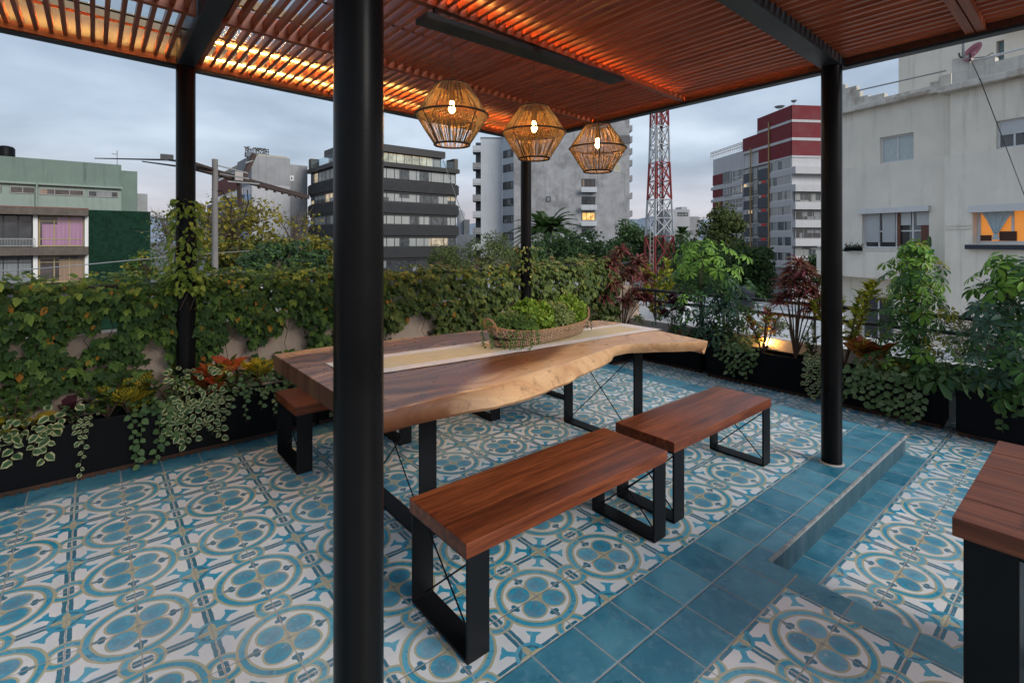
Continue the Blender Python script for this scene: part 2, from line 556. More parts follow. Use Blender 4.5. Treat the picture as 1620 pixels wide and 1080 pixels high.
def riser_mat():
    m, nt, b = new_mat('tile_riser')
    p = pos_vec(nt); x, y, z = xyz(nt, p)
    st = noise_x(nt, comb(nt, x * 26.0, y * 26.0, z * 3.0), 1.0, 5, 0.65)
    bl = noise_x(nt, p, 7, 4)
    c = cmix(nt, (st * 0.7 + bl * 0.4).ss(0.3, 0.8), (0.014, 0.045, 0.065), (0.045, 0.10, 0.13))
    j = (x / T - 0.52).wrap(0.0, 1.0); j = j.min(1.0 - j).lt(0.018)
    c = cmix(nt, j * 0.35, c, (0.14, 0.16, 0.17))
    c = cmix(nt, ((z / T) * 1.0 + 0.12 + (st - 0.5) * 0.1).gt(0.0) * 0.7, c, (0.27, 0.29, 0.30))
    nt.links.new(c, b.inputs['Base Color']); b.inputs['Roughness'].default_value = 0.5
    bump(nt, b, st, 0.2, 0.004)
    return m
M['riser'] = riser_mat()

UE, VE, NU, LOW = 15.6, -1.4, 4.6, -0.65    # platform end, step edge, notch start, lower level
f = MB()
def fl(u0, u1, v0, v1, h, mi):
    f.quad(G(u0, v0, h), G(u1, v0, h), G(u1, v1, h), G(u0, v1, h), mi)
BE = 14.55                                   # plain border at the far end of the platform
fl(-24, BE, 0, 12, 0, 0)
fl(-24, UE, -1, 0, 0, 3)
fl(BE, UE, 0, 12, 0, 3)
fl(-24, UE, 12, 15, 0, 3)
fl(NU, UE, VE, -1, 0, 3)
fl(-24, NU, VE, -1, 0, 3)
fl(-24, 4, -2, VE, 0, 3)
fl(4, NU, -14, VE, 0, 3)
fl(-24, 4, -14, -2, 0, 1)
fl(NU, 23, -14, -2.05, LOW, 2)
fl(UE, 23, -2.05, 15, LOW, 2)
fl(NU, UE, -2.05, VE, LOW, 4)
# risers with a thin worn nosing
f.quad(G(NU, VE, LOW), G(UE, VE, LOW), G(UE, VE, 0), G(NU, VE, 0), 5)
f.quad(G(UE, VE, LOW), G(UE, 15, LOW), G(UE, 15, 0), G(UE, VE, 0), 5)
f.quad(G(NU, -14, LOW), G(NU, VE, LOW), G(NU, VE, 0), G(NU, -14, 0), 5)
flo = f.build('terrace_floor', [M['pat_main'], M['pat_near'], M['pat_low'], M['tile_blue'], M['tile_blue_low'], M['riser']])
tag(flo, 'patterned blue and white cement tile terrace floor', 'floor', kind='structure')
nb = MB()
nb.bar(G(NU, VE - 0.03, -0.02), G(UE, VE - 0.03, -0.02), 0.012, 0.012)
no = nb.build('step_edge', surf('step_mortar', (0.26, 0.27, 0.27), 0.8, 0, 0.4, 20, 0.5, 80))
tag(no, 'worn grey mortar edge of the blue tiled step', 'step edge', kind='structure')
# ------------------------------------------------------------------ pergola
def hb(u): return 12.3 + 0.031 * (11.3 - u)     # underside of the steel, falling along u for drainage
def sbox(mb, u0, u1, v0, v1, a, b, mi=0):        # box that follows the fall of the roof
    q = []
    for o_ in (a, b):
        q += [G(u0, v0, hb(u0) + o_), G(u1, v0, hb(u1) + o_), G(u1, v1, hb(u1) + o_), G(u0, v1, hb(u0) + o_)]
    return mb.hexa(q, mi)
UR, VL, UL0, VN0 = 11.35, 14.15, -13.0, -9.5
perg = thing('pergola', 'red wood slat pergola on black steel columns over the dining table', 'pergola', G(3, 5))
CR = 0.285
for (u, v) in ((-4.22, -0.53), (11.08, -0.53), (11.08, 13.9), (-4.22, 13.9)):
    c = MB(); z0 = LOW if v > 12 and u > 15 else 0.0
    c.lathe(G(u, v, 0), [(CR * T, z0 * T), (CR * T, (hb(u) + 0.05) * T)], 40)
    co = c.build('column', M['column'], perg, smooth=True)
    r = MB(); r.lathe(G(u, v, 0), [(CR * T * 1.22, 0.0005), (CR * T * 1.12, 0.007), (CR * T * 1.03, 0.009)], 32, caps=False)
    r.build('base_mortar', surf('mortar_ring', (0.3, 0.29, 0.27), 0.9, 0, 0.4, 30, 0.5, 90) if 'mort' not in M else M['mort'], co, smooth=True)
fs = MB()
sbox(fs, UL0, UR + 0.32, VL, VL + 0.32, 0, 1.05)
fs.build('fascia', M['beam'], perg, bevel=0.004)
fs = MB()
sbox(fs, UR, UR + 0.32, VN0, VL - 0.01, 0, 1.05)
fs.build('fascia', M['beam'], perg, bevel=0.004)
bm_ = MB(); sbox(bm_, -3.96, UR - 0.01, -0.82, -0.24, 0.0, 1.0); bm_.build('beam', M['beam'], perg, bevel=0.004)
bm_ = MB(); sbox(bm_, UL0, -4.50, -0.82, -0.24, 0.0, 1.0); bm_.build('beam', M['beam'], perg, bevel=0.004)
bm_ = MB(); sbox(bm_, -4.48, -3.98, VN0, VL - 0.01, -0.012, 1.0); bm_.build('beam', M['beam'], perg, bevel=0.004)
slv = []
u = UL0
step = 0.318
while u < UR - 0.15:
    if not (-4.62 < u < -3.84): slv.append(u)
    u += step
for i, u in enumerate(slv):
    s_ = MB()
    j = float(rng.normal(0, 0.008)); dz = float(rng.normal(0, 0.006))
    for (v0, v1) in ((VN0, -4.06), (-3.62, -0.83), (-0.23, 4.66), (4.86, 9.41), (9.61, VL - 0.01)):
        sbox(s_, u - 0.055 + j, u + 0.055 + j, v0, v1, 0.24 + dz, 0.47 + dz)
    so = s_.build('slat', M['slat_wood'], perg)
for v in (-3.95, -3.73, 4.76, 9.51):
    for (a, b_) in ((UL0, -4.51), (-3.95, UR - 0.01)):
        s_ = MB(); w = 0.095
        sbox(s_, a, b_, v - w, v + w, 0.10, 0.62)
        s_.build('joist', M['joist_wood'], perg, bevel=0.002)
for v in (11.5, 7.0, 2.1, -2.2):
    s_ = MB()
    s_.tube([G(UL0, v, hb(UL0) + 0.40), G(UR, v, hb(UR) + 0.40)], 0.005, 6)
    s_.build('tie_rod', M['black'], perg)
# upper frame that carries the sheeting
M['frame_lit_ochre'] = surf('roof_frame_lit_ochre', (0.34, 0.23, 0.12), 0.5, 0, 0.2, 5)  # ochre holds the warm strip light, painted into the steel's colour
def upper(u0, u1, v0, v1, a=0.70, b=1.0):
    s_ = MB(); sbox(s_, u0, u1, v0, v1, a, b); s_.build('roof_frame', M['frame_lit_ochre'], perg)
upper(UL0, UR - 0.02, 13.0, 13.25); upper(UL0, UR - 0.02, 9.42, 9.6, .72, .95); upper(UL0, UR - 0.02, 4.67, 4.85, .72, .95)
upper(-3.9, -3.6, VN0, VL - .3, 0.72, 0.98); upper(3.4, 3.6, VN0, 12.9, .72, .95); upper(-8.6, -8.45, VN0, 12.9, .72, .95)
mm, nt_, b_ = new_mat('polycarbonate_sheet')
ntl = nt_
tr = ntl.nodes.new('ShaderNodeBsdfTransparent'); tr.inputs[0].default_value = (0.80, 0.84, 0.86, 1)
b_.inputs['Base Color'].default_value = (0.34, 0.34, 0.36, 1); b_.inputs['Roughness'].default_value = 0.12
mxs = ntl.nodes.new('ShaderNodeMixShader')
pn = noise_x(ntl, pos_vec(ntl), 1.4, 5, 0.65)
ntl.links.new(pn.lin(0.3, 0.7, 0.04, 0.22).k, mxs.inputs[0])
ntl.links.new(tr.outputs[0], mxs.inputs[1]); ntl.links.new(b_.outputs[0], mxs.inputs[2])
ntl.links.new(mxs.outputs[0], ntl.nodes['Material Output'].inputs[0])
s_ = MB()
for a in np.linspace(UL0, UR - 0.9, 9)[:-1]:
    d = (UR - 0.9 - UL0) / 8
    sbox(s_, a + 0.01, a + d - 0.01, VN0, VL - .02, 1.06, 1.085)
s_.build('roof_sheet', mm, perg)
# warm light strips tucked behind the steel
def led(pts, mt='led'):
    s_ = MB()
    for (u0, u1, v0, v1, a, b) in pts: sbox(s_, u0, u1, v0, v1, a, b)
    s_.build('light_strip', M[mt], perg)
led([(-3.7, UR - 0.25, VL - 0.14, VL - 0.09, 0.50, 0.53)])
led([(-3.7, UR - 0.25, 12.36, 12.41, 0.54, 0.565)])
led([(UL0, -4.6, 13.30, 13.35, 0.78, 0.81)])
led([(UR - 0.10, UR - 0.045, 0.2, VL - 0.4, 0.50, 0.52)], 'led_soft')
s_ = MB(); sbox(s_, UL0, UR - 0.08, VL - 0.07, VL - 0.012, 0.07, 0.32); s_.build('ledger', M['ledger_wood'], perg)
s_ = MB(); sbox(s_, UR - 0.07, UR - 0.012, VN0, VL - 0.08, 0.07, 0.32); s_.build('ledger', M['ledger_wood'], perg)
led([(-3.0, UR - 1.0, 4.60, 4.65, 0.655, 0.668)], 'led_soft')

# lamp rail and the three woven pendants
RB = hb(3.4) - 0.22
rail = MB(); rail.tbox(-0.4, 7.25, 4.46, 5.04, RB, RB + 0.15)
ro = rail.build('lamp_rail', M['beam'], loc=G(3.4, 4.75, RB), bevel=0.003)
tag(ro, 'long black steel ceiling rail that the three woven lamps hang from', 'lamp rail')
for k in (0.0, 3.3, 6.8):
    s_ = MB()
    s_.bar(G(k, 4.75, RB + 0.15), G(k, 4.75, hb(k) + 0.11), 0.02, 0.02); s_.build('hanger', M['black'], ro)
M['cane'] = surf('woven_cane', (0.42, 0.25, 0.09), 0.6, 0, 0.45, 40)
M['cane_dark'] = surf('cane_ring', (0.060, 0.030, 0.018), 0.6, 0, 0.3, 30)
M['cord'] = surf('lamp_cord', (0.17, 0.075, 0.03), 0.7)
mm, nt_, b_ = new_mat('bulb_glass')
M['brass'] = surf('brass_socket', (0.45, 0.26, 0.09), 0.35, 0.9)
PEND = [(0.5, 10.93, 10.14, 9.38), (3.36, 10.84, 10.08, 9.32), (6.19, 10.70, 9.95, 9.19)]
PLAB = ['biggest of the three lit cane pendant lamps, at the near end of the rail',
        'lit woven cane pendant lamp hanging at the middle of the black rail',
        'smallest looking lit cane pendant, at the far end of the rail']
for (u, t_, m_, b_), lab in zip(PEND, PLAB):
    c0 = G(u, 4.75, 0)
    p = thing('pendant_lamp', lab, 'pendant lamp', G(u, 4.75, RB), 'woven pendant lamps over the table')
    tz, mz, bz = t_ * T, m_ * T, b_ * T
    rt_, rm_, rb_ = 0.082, 0.186, 0.090
    sh = MB()
    n = 185
    ph = float(rng.uniform(0, 6))
    for i in range(n):
        a = 2 * math.pi * i / n + ph
        tw = float(rng.normal(0, 0.045)); tw2 = float(rng.normal(0, 0.05))
        rr = 0.0010 + 0.0009 * float(rng.random())
        P = lambda r_, an, z: (c0.x + r_ * math.cos(an), c0.y + r_ * math.sin(an), z)
        sh.tube([P(rt_, a + tw * 2, tz), P((rt_ + rm_) / 2 + .003, a + tw, (tz + mz) / 2), P(rm_, a, mz)], rr, 4)
        sh.tube([P(rm_, a + .02, mz), P((rb_ + rm_) / 2 + .002, a + tw2, (bz + mz) / 2), P(rb_, a + tw2 * 2, bz)], rr, 4)
    so = sh.build('woven_shade', M['cane'], p)
    def ring(name, r_, z, th, nm='cane_dark', par=p):
        k_ = MB(); k_.tube([(c0.x + r_ * math.cos(2 * math.pi * i / 40), c0.y + r_ * math.sin(2 * math.pi * i / 40), z) for i in range(40)], th, 6, closed=True)
        return k_.build(name, M[nm], par, smooth=True)
    ring('top_ring', rt_, tz, 0.004); ring('middle_ring', rm_, mz, 0.0052); ring('bottom_ring', rb_, bz, 0.0055)
    ring('inner_ring', 0.10, mz - 0.04, 0.003, 'cane')
    k_ = MB()
    for i in range(4):
        a = 2 * math.pi * i / 4 + ph
        k_.tube([(c0.x + rt_ * math.cos(a), c0.y + rt_ * math.sin(a), tz), (c0.x + rm_ * math.cos(a), c0.y + rm_ * math.sin(a), mz), (c0.x + rb_ * math.cos(a), c0.y + rb_ * math.sin(a), bz)], 0.0032, 6)
    for i in range(2):
        a = math.pi * i / 2 + ph
        k_.tube([(c0.x - rt_ * math.cos(a), c0.y - rt_ * math.sin(a), tz), (c0.x + rt_ * math.cos(a), c0.y + rt_ * math.sin(a), tz)], 0.002, 5)
    k_.build('wire_frame', M['cane_dark'], p)
    k_ = MB(); k_.tube([(c0.x, c0.y, RB * T), (c0.x, c0.y, tz + .0)], 0.0025, 6); k_.build('cord', M['cord'], p)
    k_ = MB(); k_.lathe((c0.x, c0.y, 0), [(0.008, tz), (0.013, tz - .01), (0.015, tz - .075), (0.012, tz - 0.085)], 14); k_.build('socket', M['brass'], p, smooth=True)
    zz = tz - 0.083
    k_ = MB(); k_.lathe((c0.x, c0.y, 0), [(0.008, zz), (0.010, zz - .010), (0.015, zz - .028), (0.017, zz - .043), (0.014, zz - .056), (0.006, zz - .063)], 18)
    k_.build('bulb', M['bulb'], p, smooth=True)

# ------------------------------------------------------------------ benches
def leg_frame(mb, u0, u1, v0, v1, h, wide=0.45, th=0.055, z0=0.0):
    """closed flat-bar frame standing across v"""
    mb.tbox(u0, u0 + wide, v0, v0 + th, z0, h)
    mb.tbox(u0, u0 + wide, v1 - th, v1, z0, h)
    mb.tbox(u0, u0 + wide, v0 + th, v1 - th, z0, z0 + th)
    mb.tbox(u0, u0 + wide, v0 + th, v1 - th, h - th, h)
def cross(root, u, v0, v1, h0, h1, d=0.02):
    for k, (a, b) in enumerate(((h0, h1), (h1, h0))):
        c = MB(); uu = u + (k - 0.5) * d * 1.5
        c.tube([G(uu, v0 + 0.06, a + (0.08 if a < b else -0.08)), G(uu, v1 - 0.06, b - (0.08 if a < b else -0.08))], 0.0033, 8)
        c.build('cross_rod', M['black'], root)
def bench(u0, u1, v0, v1, lab, l0, l1, h=2.0, th=0.26):
    t = thing('bench', lab, 'bench', G((u0 + u1) / 2, (v0 + v1) / 2, 0), 'wooden benches around the table')
    s_ = MB(); s_.tbox(u0, u1, v0, v1, h - th, h)
    s_.build('seat', M['bench_wood'], t, bevel=0.003)
    for l in (l0, l1):
        k = MB(); leg_frame(k, l, l + 0.45, v0 + 0.02, v1 - 0.02, h - th - 0.001)
        lo = k.build('leg_frame', M['black'], t, bevel=0.0015)
        cross(t, l + 0.22, v0 + 0.07, v1 - 0.07, 0.06, h - th - 0.06)
    return t
bench(-1.98, 3.72, 0.5, 2.42, 'near wooden bench beside the front black column, in front of the table', -1.94, 3.23)
bench(4.25, 9.62, 0.66, 2.46, 'wooden bench at the front right of the table, close to the blue step', 4.28, 9.13)
bench(-2.05, 1.80, 9.22, 11.35, 'wooden bench behind the table end, beside the wall planters', -2.0, 1.32)
bench(5.02, 9.65, 9.05, 10.9, 'wooden bench mostly hidden behind the far half of the table', 5.06, 9.1)

# ------------------------------------------------------------------ table
TH = 3.72
front = [(-2.75, 2.52), (-2.4, 2.55), (-1.26, 2.60), (-0.6, 2.62), (0.1, 2.56), (1.0, 2.66), (1.9, 2.82), (2.9, 2.95), (3.9, 3.20), (4.8, 3.36), (5.6, 3.50), (6.2, 3.42), (6.8, 3.05), (7.5, 2.55), (8.42, 2.12)]
back = [(-2.75, 8.92), (-1.5, 8.98), (-0.6, 8.96), (0.6, 8.76), (2.5, 8.48), (4.0, 8.28), (5.5, 8.05), (7.2, 7.6), (8.2, 7.30), (9.1, 7.05)]
def interp(pts, u): return float(np.interp(u, [a for a, b in pts], [b for a, b in pts]))
tab = thing('dining_table', 'long live edge wood slab dining table on black flat bar legs', 'table', G(3, 5.6, 0))
NS, NT = 120, 48
vs, at, fc = [], [], []
prof = [(0.0, 0.0), (-0.05, 0.025), (-0.20, 0.06), (-0.36, 0.02), (-0.43, -0.04)]
def ur(t): return 8.42 + 0.72 * min(1, t * 1.25) - 0.15 * max(0, t - 0.8) / 0.2
def edge_w(u):        # how far the lower rim stands out in front of the top rim
    return float(np.interp(u, [-2.8, -1.5, 0.0, 1.5, 2.4, 3.2, 4.5, 6.0, 7.0, 8.5], [0.0, 0.04, 0.28, 0.38, 0.30, 0.2, 0.16, -0.10, -0.2, -0.12]))
grid = np.zeros((NS + 1, NT + 1), int)
for i in range(NS + 1):
    for j in range(NT + 1):
        s, t = i / NS, j / NT
        u = -2.72 + s * (ur(t) + 2.72)
        uf = -2.72 + s * (8.42 + 2.72); ub = -2.72 + s * (9.1 + 2.72)
        vf = interp(front, uf) + 0.06 * mnoise.noise((uf * 1.7, 0, 3)) ; vb = interp(back, ub) + 0.05 * mnoise.noise((ub * 1.5, 7, 3))
        grid[i, j] = len(vs); vs.append(G(u, vf + t * (vb - vf), TH))
def add_quad(a, b, c, d): fc.append((a, b, c, d))
for i in range(NS):
    for j in range(NT):
        add_quad(grid[i, j], grid[i + 1, j], grid[i + 1, j + 1], grid[i, j + 1])
loop = [(i, 0) for i in range(NS)] + [(NS, j) for j in range(NT)] + [(i, NT) for i in range(NS, 0, -1)] + [(0, j) for j in range(NT, 0, -1)]
rings = [[grid[q] for q in loop]]
for d, o_ in prof[1:]:
    rg = []
    for (i, j) in loop:
        p = Vector(vs[grid[i, j]]); u = p.x / T
        nn = Vector((0, 0, 0))
        ew = 0
        if j == 0: nn += Vector((0, -1, 0)); ew = edge_w(u) * min(1, -d / 0.36)
        if j == NT: nn += Vector((0, 1, 0))
        if i == NS: nn += Vector((1, 0, 0)); 
        live = j in (0, NT) or i == NS
        k = (o_ + ew) if live else 0.0
        k += 0.02 * mnoise.noise((p.x * 6, p.y * 6, d * 3)) * (1 if live else 0)
        dd = d + (0.10 if i > NS * 0.72 and j == 0 else 0) * min(1, -d / 0.3)
        if nn.length > 0: nn.normalize()
        rg.append(len(vs)); vs.append(p + nn * (k * T) + Vector((0, 0, dd * T)))
    rings.append(rg)
n = len(loop)
for a, b in zip(rings[:-1], rings[1:]):
    for k in range(n): add_quad(a[k], b[k], b[(k + 1) % n], a[(k + 1) % n])
fc.append(tuple(reversed(rings[-1])))
me = bpy.data.meshes.new('slab_top'); me.from_pydata([tuple(p) for p in vs], [], fc)
m, nts, b = new_mat('slab_wood')
p = pos_vec(nts)
x, y, z = xyz(nts, p)
u, v = x / T, y / T
wv = noise_x(nts, comb(nts, u * 0.33, v * 0.42, 0.0), 1.0, 1.2, 0.45, 0.3)
# growth rings that follow the slab with large burls
fld = (v - 5.6) + (wv - 0.5) * 3.0 + (u * 0.05)
rn = noise_x(nts, comb(nts, fld * 3.4, u * 0.10 + fld * 0.15, 0.0), 1.0, 4, 0.55, 0.15)
fn = noise_x(nts, comb(nts, fld * 20.0, u * 0.16, 0.0), 1.0, 3, 0.6)
ra = nts.nodes.new('ShaderNodeValToRGB'); e = ra.color_ramp.elements
e[0].position, e[0].color = 0.36, (0.048, 0.018, 0.010, 1)
e[1].position, e[1].color = 0.66, (0.42, 0.21, 0.10, 1)
q = e.new(0.5); q.color = (0.17, 0.066, 0.029, 1)
nts.links.new((rn * 0.86 + fn * 0.14).k, ra.inputs[0])
rb = nts.nodes.new('ShaderNodeValToRGB'); e = rb.color_ramp.elements
e[0].position, e[0].color = 0.3, (0.46, 0.21, 0.085, 1)
e[1].position, e[1].color = 0.7, (0.80, 0.53, 0.29, 1)
nts.links.new((rn * 0.7 + fn * 0.3).k, rb.inputs[0])
# pale sapwood along the front edge and over the far end
sap = (u + 1.1) * 0.34 + 2.75 - v + (wv - 0.5) * 1.5
sap2 = (u - 5.9) * 0.5 + (wv - 0.5) * 3.0 - (v - 5.0).abs() * 0.1
s1 = (sap.ss(-0.1, 0.4) * (u + 1.0 + (rn - .5) * 1.5).ss(0.0, 0.7)).max(sap2.ss(0.0, 1.2) * 0.9)
s3 = (v * -1.0 + 2.72 + (wv - 0.5) * 1.5).ss(0.0, 0.12) * (u + 0.9 + (rn - .5) * 2.5).ss(0.0, 0.5)
s4 = (v - 8.1 + (wv - 0.5) * 2.0).ss(0.0, 0.5) * 0.8
sall = s1.max(s3).max(s4)
c = cmix(nts, sap.ss(-1.5, -0.2) * (u + 1.5).ss(0.0, 1.5) * 0.65, ra.outputs[0], (0.21, 0.060, 0.022))
c = cmix(nts, sall, c, rb.outputs[0])
bark = noise_x(nts, p, 22, 4, 0.7)
side = (z / T).lt(TH - 0.02)
c = cmix(nts, side * bark.ss(0.5, 0.75) * 0.55, c, (0.10, 0.06, 0.03))
# drying cracks near the left end
ck = noise_x(nts, comb(nts, u * 0.9, v * 5.0, 4.0), 1.0, 3, 0.5, 0.3)
cm_ = (ck - 0.5).abs().lt(0.005) * (noise_x(nts, p, 5, 2).gt(0.60)) * (1.0 - side) * u.lt(3.0)
c = cmix(nts, cm_, c, (0.012, 0.008, 0.006))
nts.links.new(c, b.inputs['Base Color'])
nts.links.new((noise_x(nts, p, 18, 3).lin(0.3, 0.7, 0.27, 0.31) + side * 0.25).k, b.inputs['Roughness'])
b.inputs['Specular IOR Level'].default_value = 0.27
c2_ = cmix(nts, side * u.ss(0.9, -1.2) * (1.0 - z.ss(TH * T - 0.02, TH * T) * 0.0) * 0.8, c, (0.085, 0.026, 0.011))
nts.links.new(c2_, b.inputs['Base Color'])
bump(nts, b, cm_ * -2.0 + side * bark * 1.5, 0.10, 0.004)
so = link_mesh(me, 'slab_top', m, tab)
me.polygons.foreach_set('use_smooth', [True] * len(me.polygons))
me.set_sharp_from_angle(angle=math.radians(40)); me.update()
for l in (-0.85, 7.2):
    k = MB(); leg_frame(k, l, l + 0.45, 4.02, 7.3, TH - 0.44, 0.45, 0.06)
    k.build('leg_frame', M['black'], tab, bevel=0.0015)
    cross(tab, l + 0.22, 4.09, 7.23, 0.08, TH - 0.52)

# runner
rn_ = MB()
Lr = [(-2.0, 6.86, 5.12), (-1.2, 6.9, 5.05), (0.3, 6.75, 4.88), (4.6, 6.35, 4.56), (7.0, 6.08, 4.42), (9.0, 5.86, 4.20)]
def rstrip(t0, t1, dz, mi, e0=0.0, e1=0.0):
    pts = []
    for k in range(41):
        u = -2.0 + e0 + (11.0 - 2.0 * 0 - e0 - e1) * k / 40
        a, b = np.interp(u, [q[0] for q in Lr], [q[1] for q in Lr]), np.interp(u, [q[0] for q in Lr], [q[2] for q in Lr])
        w = 0.010 * mnoise.noise((u * 2.1, t0, 1))
        zz = dz + 0.012 + 0.010 * (mnoise.noise((u * 1.7, 0, 5)) + 0.6)
        pts.append((G(u, b + (a - b) * t0 + w, TH + zz), G(u, b + (a - b) * t1 + w, TH + zz)))
    for p0, p1 in zip(pts[:-1], pts[1:]):
        rn_.add([p0[0], p1[0], p1[1], p0[1]], [(0, 1, 2, 3)], mi)
rstrip(0.0, 0.2, 0, 0); rstrip(0.2, 0.8, 0.0, 0, 0, 10.45); rstrip(0.2, 0.8, 0.0, 1, 0.55, 0.55); rstrip(0.2, 0.8, 0.0, 0, 10.45, 0); rstrip(0.8, 1.0, 0, 0)
M['linen'] = surf('white_linen', (0.80, 0.74, 0.70), 0.9, 0, 0.08, 30, 0.4, 500)
m, ntr, b = new_mat('straw_weave')
p = pos_vec(ntr); x, y, z = xyz(ntr, p)
w1 = noise_x(ntr, comb(ntr, x * 6.0, y * 420.0, 0.0), 1.0, 3, 0.6); w2 = noise_x(ntr, comb(ntr, x * 300.0, y * 4.0, 0.0), 1.0, 3, 0.6)
c = cmix(ntr, (w1 * 0.6 + w2 * 0.4).ss(0.35, 0.65), (0.52, 0.41, 0.21), (0.76, 0.65, 0.42))
c = cmix(ntr, noise_x(ntr, p, 7, 4).ss(0.45, 0.7) * 0.4, c, (0.62, 0.55, 0.42))
ntr.links.new(c, b.inputs['Base Color']); b.inputs['Roughness'].default_value = 0.8
bump(ntr, b, w1 + w2, 0.3, 0.002)
ro_ = rn_.build('table_runner', [M['linen'], m], loc=G(3.5, 5.6, TH))
md = ro_.modifiers.new('thick', 'SOLIDIFY'); md.thickness = 0.0016; md.offset = 1
tag(ro_, 'straw coloured table runner with white borders lying along the slab table', 'table runner')

# woven boat shaped basket
bc = G(4.55, 5.72, TH + 0.045)
bk = thing('basket', 'long woven straw basket with two loop handles on the table runner', 'basket', bc)
ang = math.atan2(6.12 - 5.35, 7.07 - 2.2) - 0.05
bx_, by_ = Vector((math.cos(ang), math.sin(ang), 0)), Vector((-math.sin(ang), math.cos(ang), 0))
LB, WB = 0.455, 0.175
def bpt(a, k, o=0.0):     # k: height 0..1
    ex = LB * (0.86 + 0.14 * k ** 0.8) + o; ey = WB * (0.72 + 0.28 * k ** 0.7) + o
    ca, sa_ = math.cos(a), math.sin(a)
    xx = math.copysign(abs(ca) ** 0.8, ca) * ex
    z = k * (0.088 + 0.036 * abs(ca) ** 3.0)
    return bc + bx_ * xx + by_ * (sa_ * ey) + Vector((0, 0, z))
body = MB(); NA = 96; ND = 12
rows = []
for o_ in (0.0, -0.008):
    for k in (range(ND + 1) if o_ == 0 else range(ND, -1, -1)):
        b0 = len(body.v)
        for i in range(NA):
            a = 2 * math.pi * i / NA
            rp = 0.0022 * math.sin(math.pi * 2 * k * 0.5) if o_ == 0 else 0
            body.v.append(tuple(bpt(a, max(k, 0.001) / ND, o_ + (0.0025 if (k % 2) and o_ == 0 else 0))))
        rows.append(b0)
for r0, r1 in zip(rows[:-1], rows[1:]):
    for i in range(NA):
        body.f.append((r0 + i, r0 + (i + 1) % NA, r1 + (i + 1) % NA, r1 + i)); body.m.append(0)
body.f.append(tuple(rows[0] + i for i in reversed(range(NA)))); body.m.append(0)
m, ntb, b = new_mat('basket_weave')
p = pos_vec(ntb, True); x, y, z = xyz(ntb, p)
along = x * bx_.x + y * bx_.y
row = (z * 92.0)
st = (along * 74.0 + row.floor() * 0.5).wrap(0.0, 1.0)
rr_ = row.wrap(0.0, 1.0)
cell = (st - 0.5).abs().ss(0.5, 0.22) * (rr_ - 0.5).abs().ss(0.52, 0.2)
nzb = noise_x(ntb, p, 45, 3)
c = cmix(ntb, cell, (0.10, 0.048, 0.024), cmix(ntb, nzb.lin(.3, .7), (0.58, 0.36, 0.21), (0.84, 0.60, 0.40)))
ntb.links.new(c, b.inputs['Base Color']); b.inputs['Roughness'].default_value = 0.75
bump(ntb, b, cell, 0.9, 0.006)
body.build('basket_body', m, bk, smooth=True)
rim = MB(); rim.tube([bpt(2 * math.pi * i / 72, 1.0, -0.003) + Vector((0, 0, 0.002)) for i in range(72)], 0.0055, 6, closed=True)
M['rope'] = surf('straw_rope', (0.46, 0.25, 0.12), 0.8, 0, 0.35, 90, 0.8, 200)
rim.build('rim', M['rope'], bk, smooth=True)
for sgn in (-1, 1):
    hd = MB(); pts = []
    for i in range(15):
        a = math.pi * i / 14
        pts.append(bc + bx_ * (sgn * (LB * 0.985 + 0.022 * math.sin(a))) + by_ * (-0.052 * math.cos(a)) + Vector((0, 0, 0.10 + 0.072 * math.sin(a) ** 0.8)))
    hd.tube(pts, 0.0072, 8); hd.build('handle', M['rope'], bk, smooth=True)
si = MB(); si.poly_prism([tuple(bpt(2 * math.pi * i / 48, 0.78, -0.012))[:2] for i in range(48)], bc.z + 0.045, bc.z + 0.07)
si.build('soil', M['soil'], bk)

# ------------------------------------------------------------------ plank table at the lower right
pt = thing('plank_table', 'table with a top of wide brown planks at the lower right corner', 'table', G(4.7, -7, LOW))
for i in range(5):
    k = MB(); u0 = 2.62 + i * 0.85
    k.tbox(u0, u0 + 0.835, -9.2, -4.76, 2.79, 3.05); k.build('plank', M['plank_wood'], pt, bevel=0.002)
k = MB()
leg = [(2.72, -5.5), (5.9, -5.5)]
for u0 in (2.74, 6.0):
    k = MB(); k.tbox(u0, u0 + 0.5, -5.42, -4.86, LOW, 2.785); k.tbox(u0, u0 + 0.5, -9.0, -8.45, LOW, 2.785)
    k.tbox(u0 + 0.02, u0 + 0.48, -8.45, -5.42, LOW, LOW + 0.08); k.tbox(u0 + 0.02, u0 + 0.48, -8.45, -5.42, 2.68, 2.784)
    k.build('leg_frame', M['black'], pt, bevel=0.003)
k = MB(); k.tbox(3.25, 5.99, -5.0, -4.90, 2.5, 2.784); k.build('apron', M['black'], pt)
k = MB(); k.tbox(3.25, 5.99, -9.0, -8.9, 2.5, 2.784); k.build('apron', M['black'], pt)
tr_ = MB(); tr_.tbox(2.95, 3.6, -6.6, -5.50, 3.054, 3.12)
to = tr_.build('slate_tray', surf('slate', (0.06, 0.065, 0.075), 0.5), loc=G(3.3, -6, 3.06), bevel=0.006)
tag(to, 'dark grey slate tray whose corner shows on the plank table', 'tray')
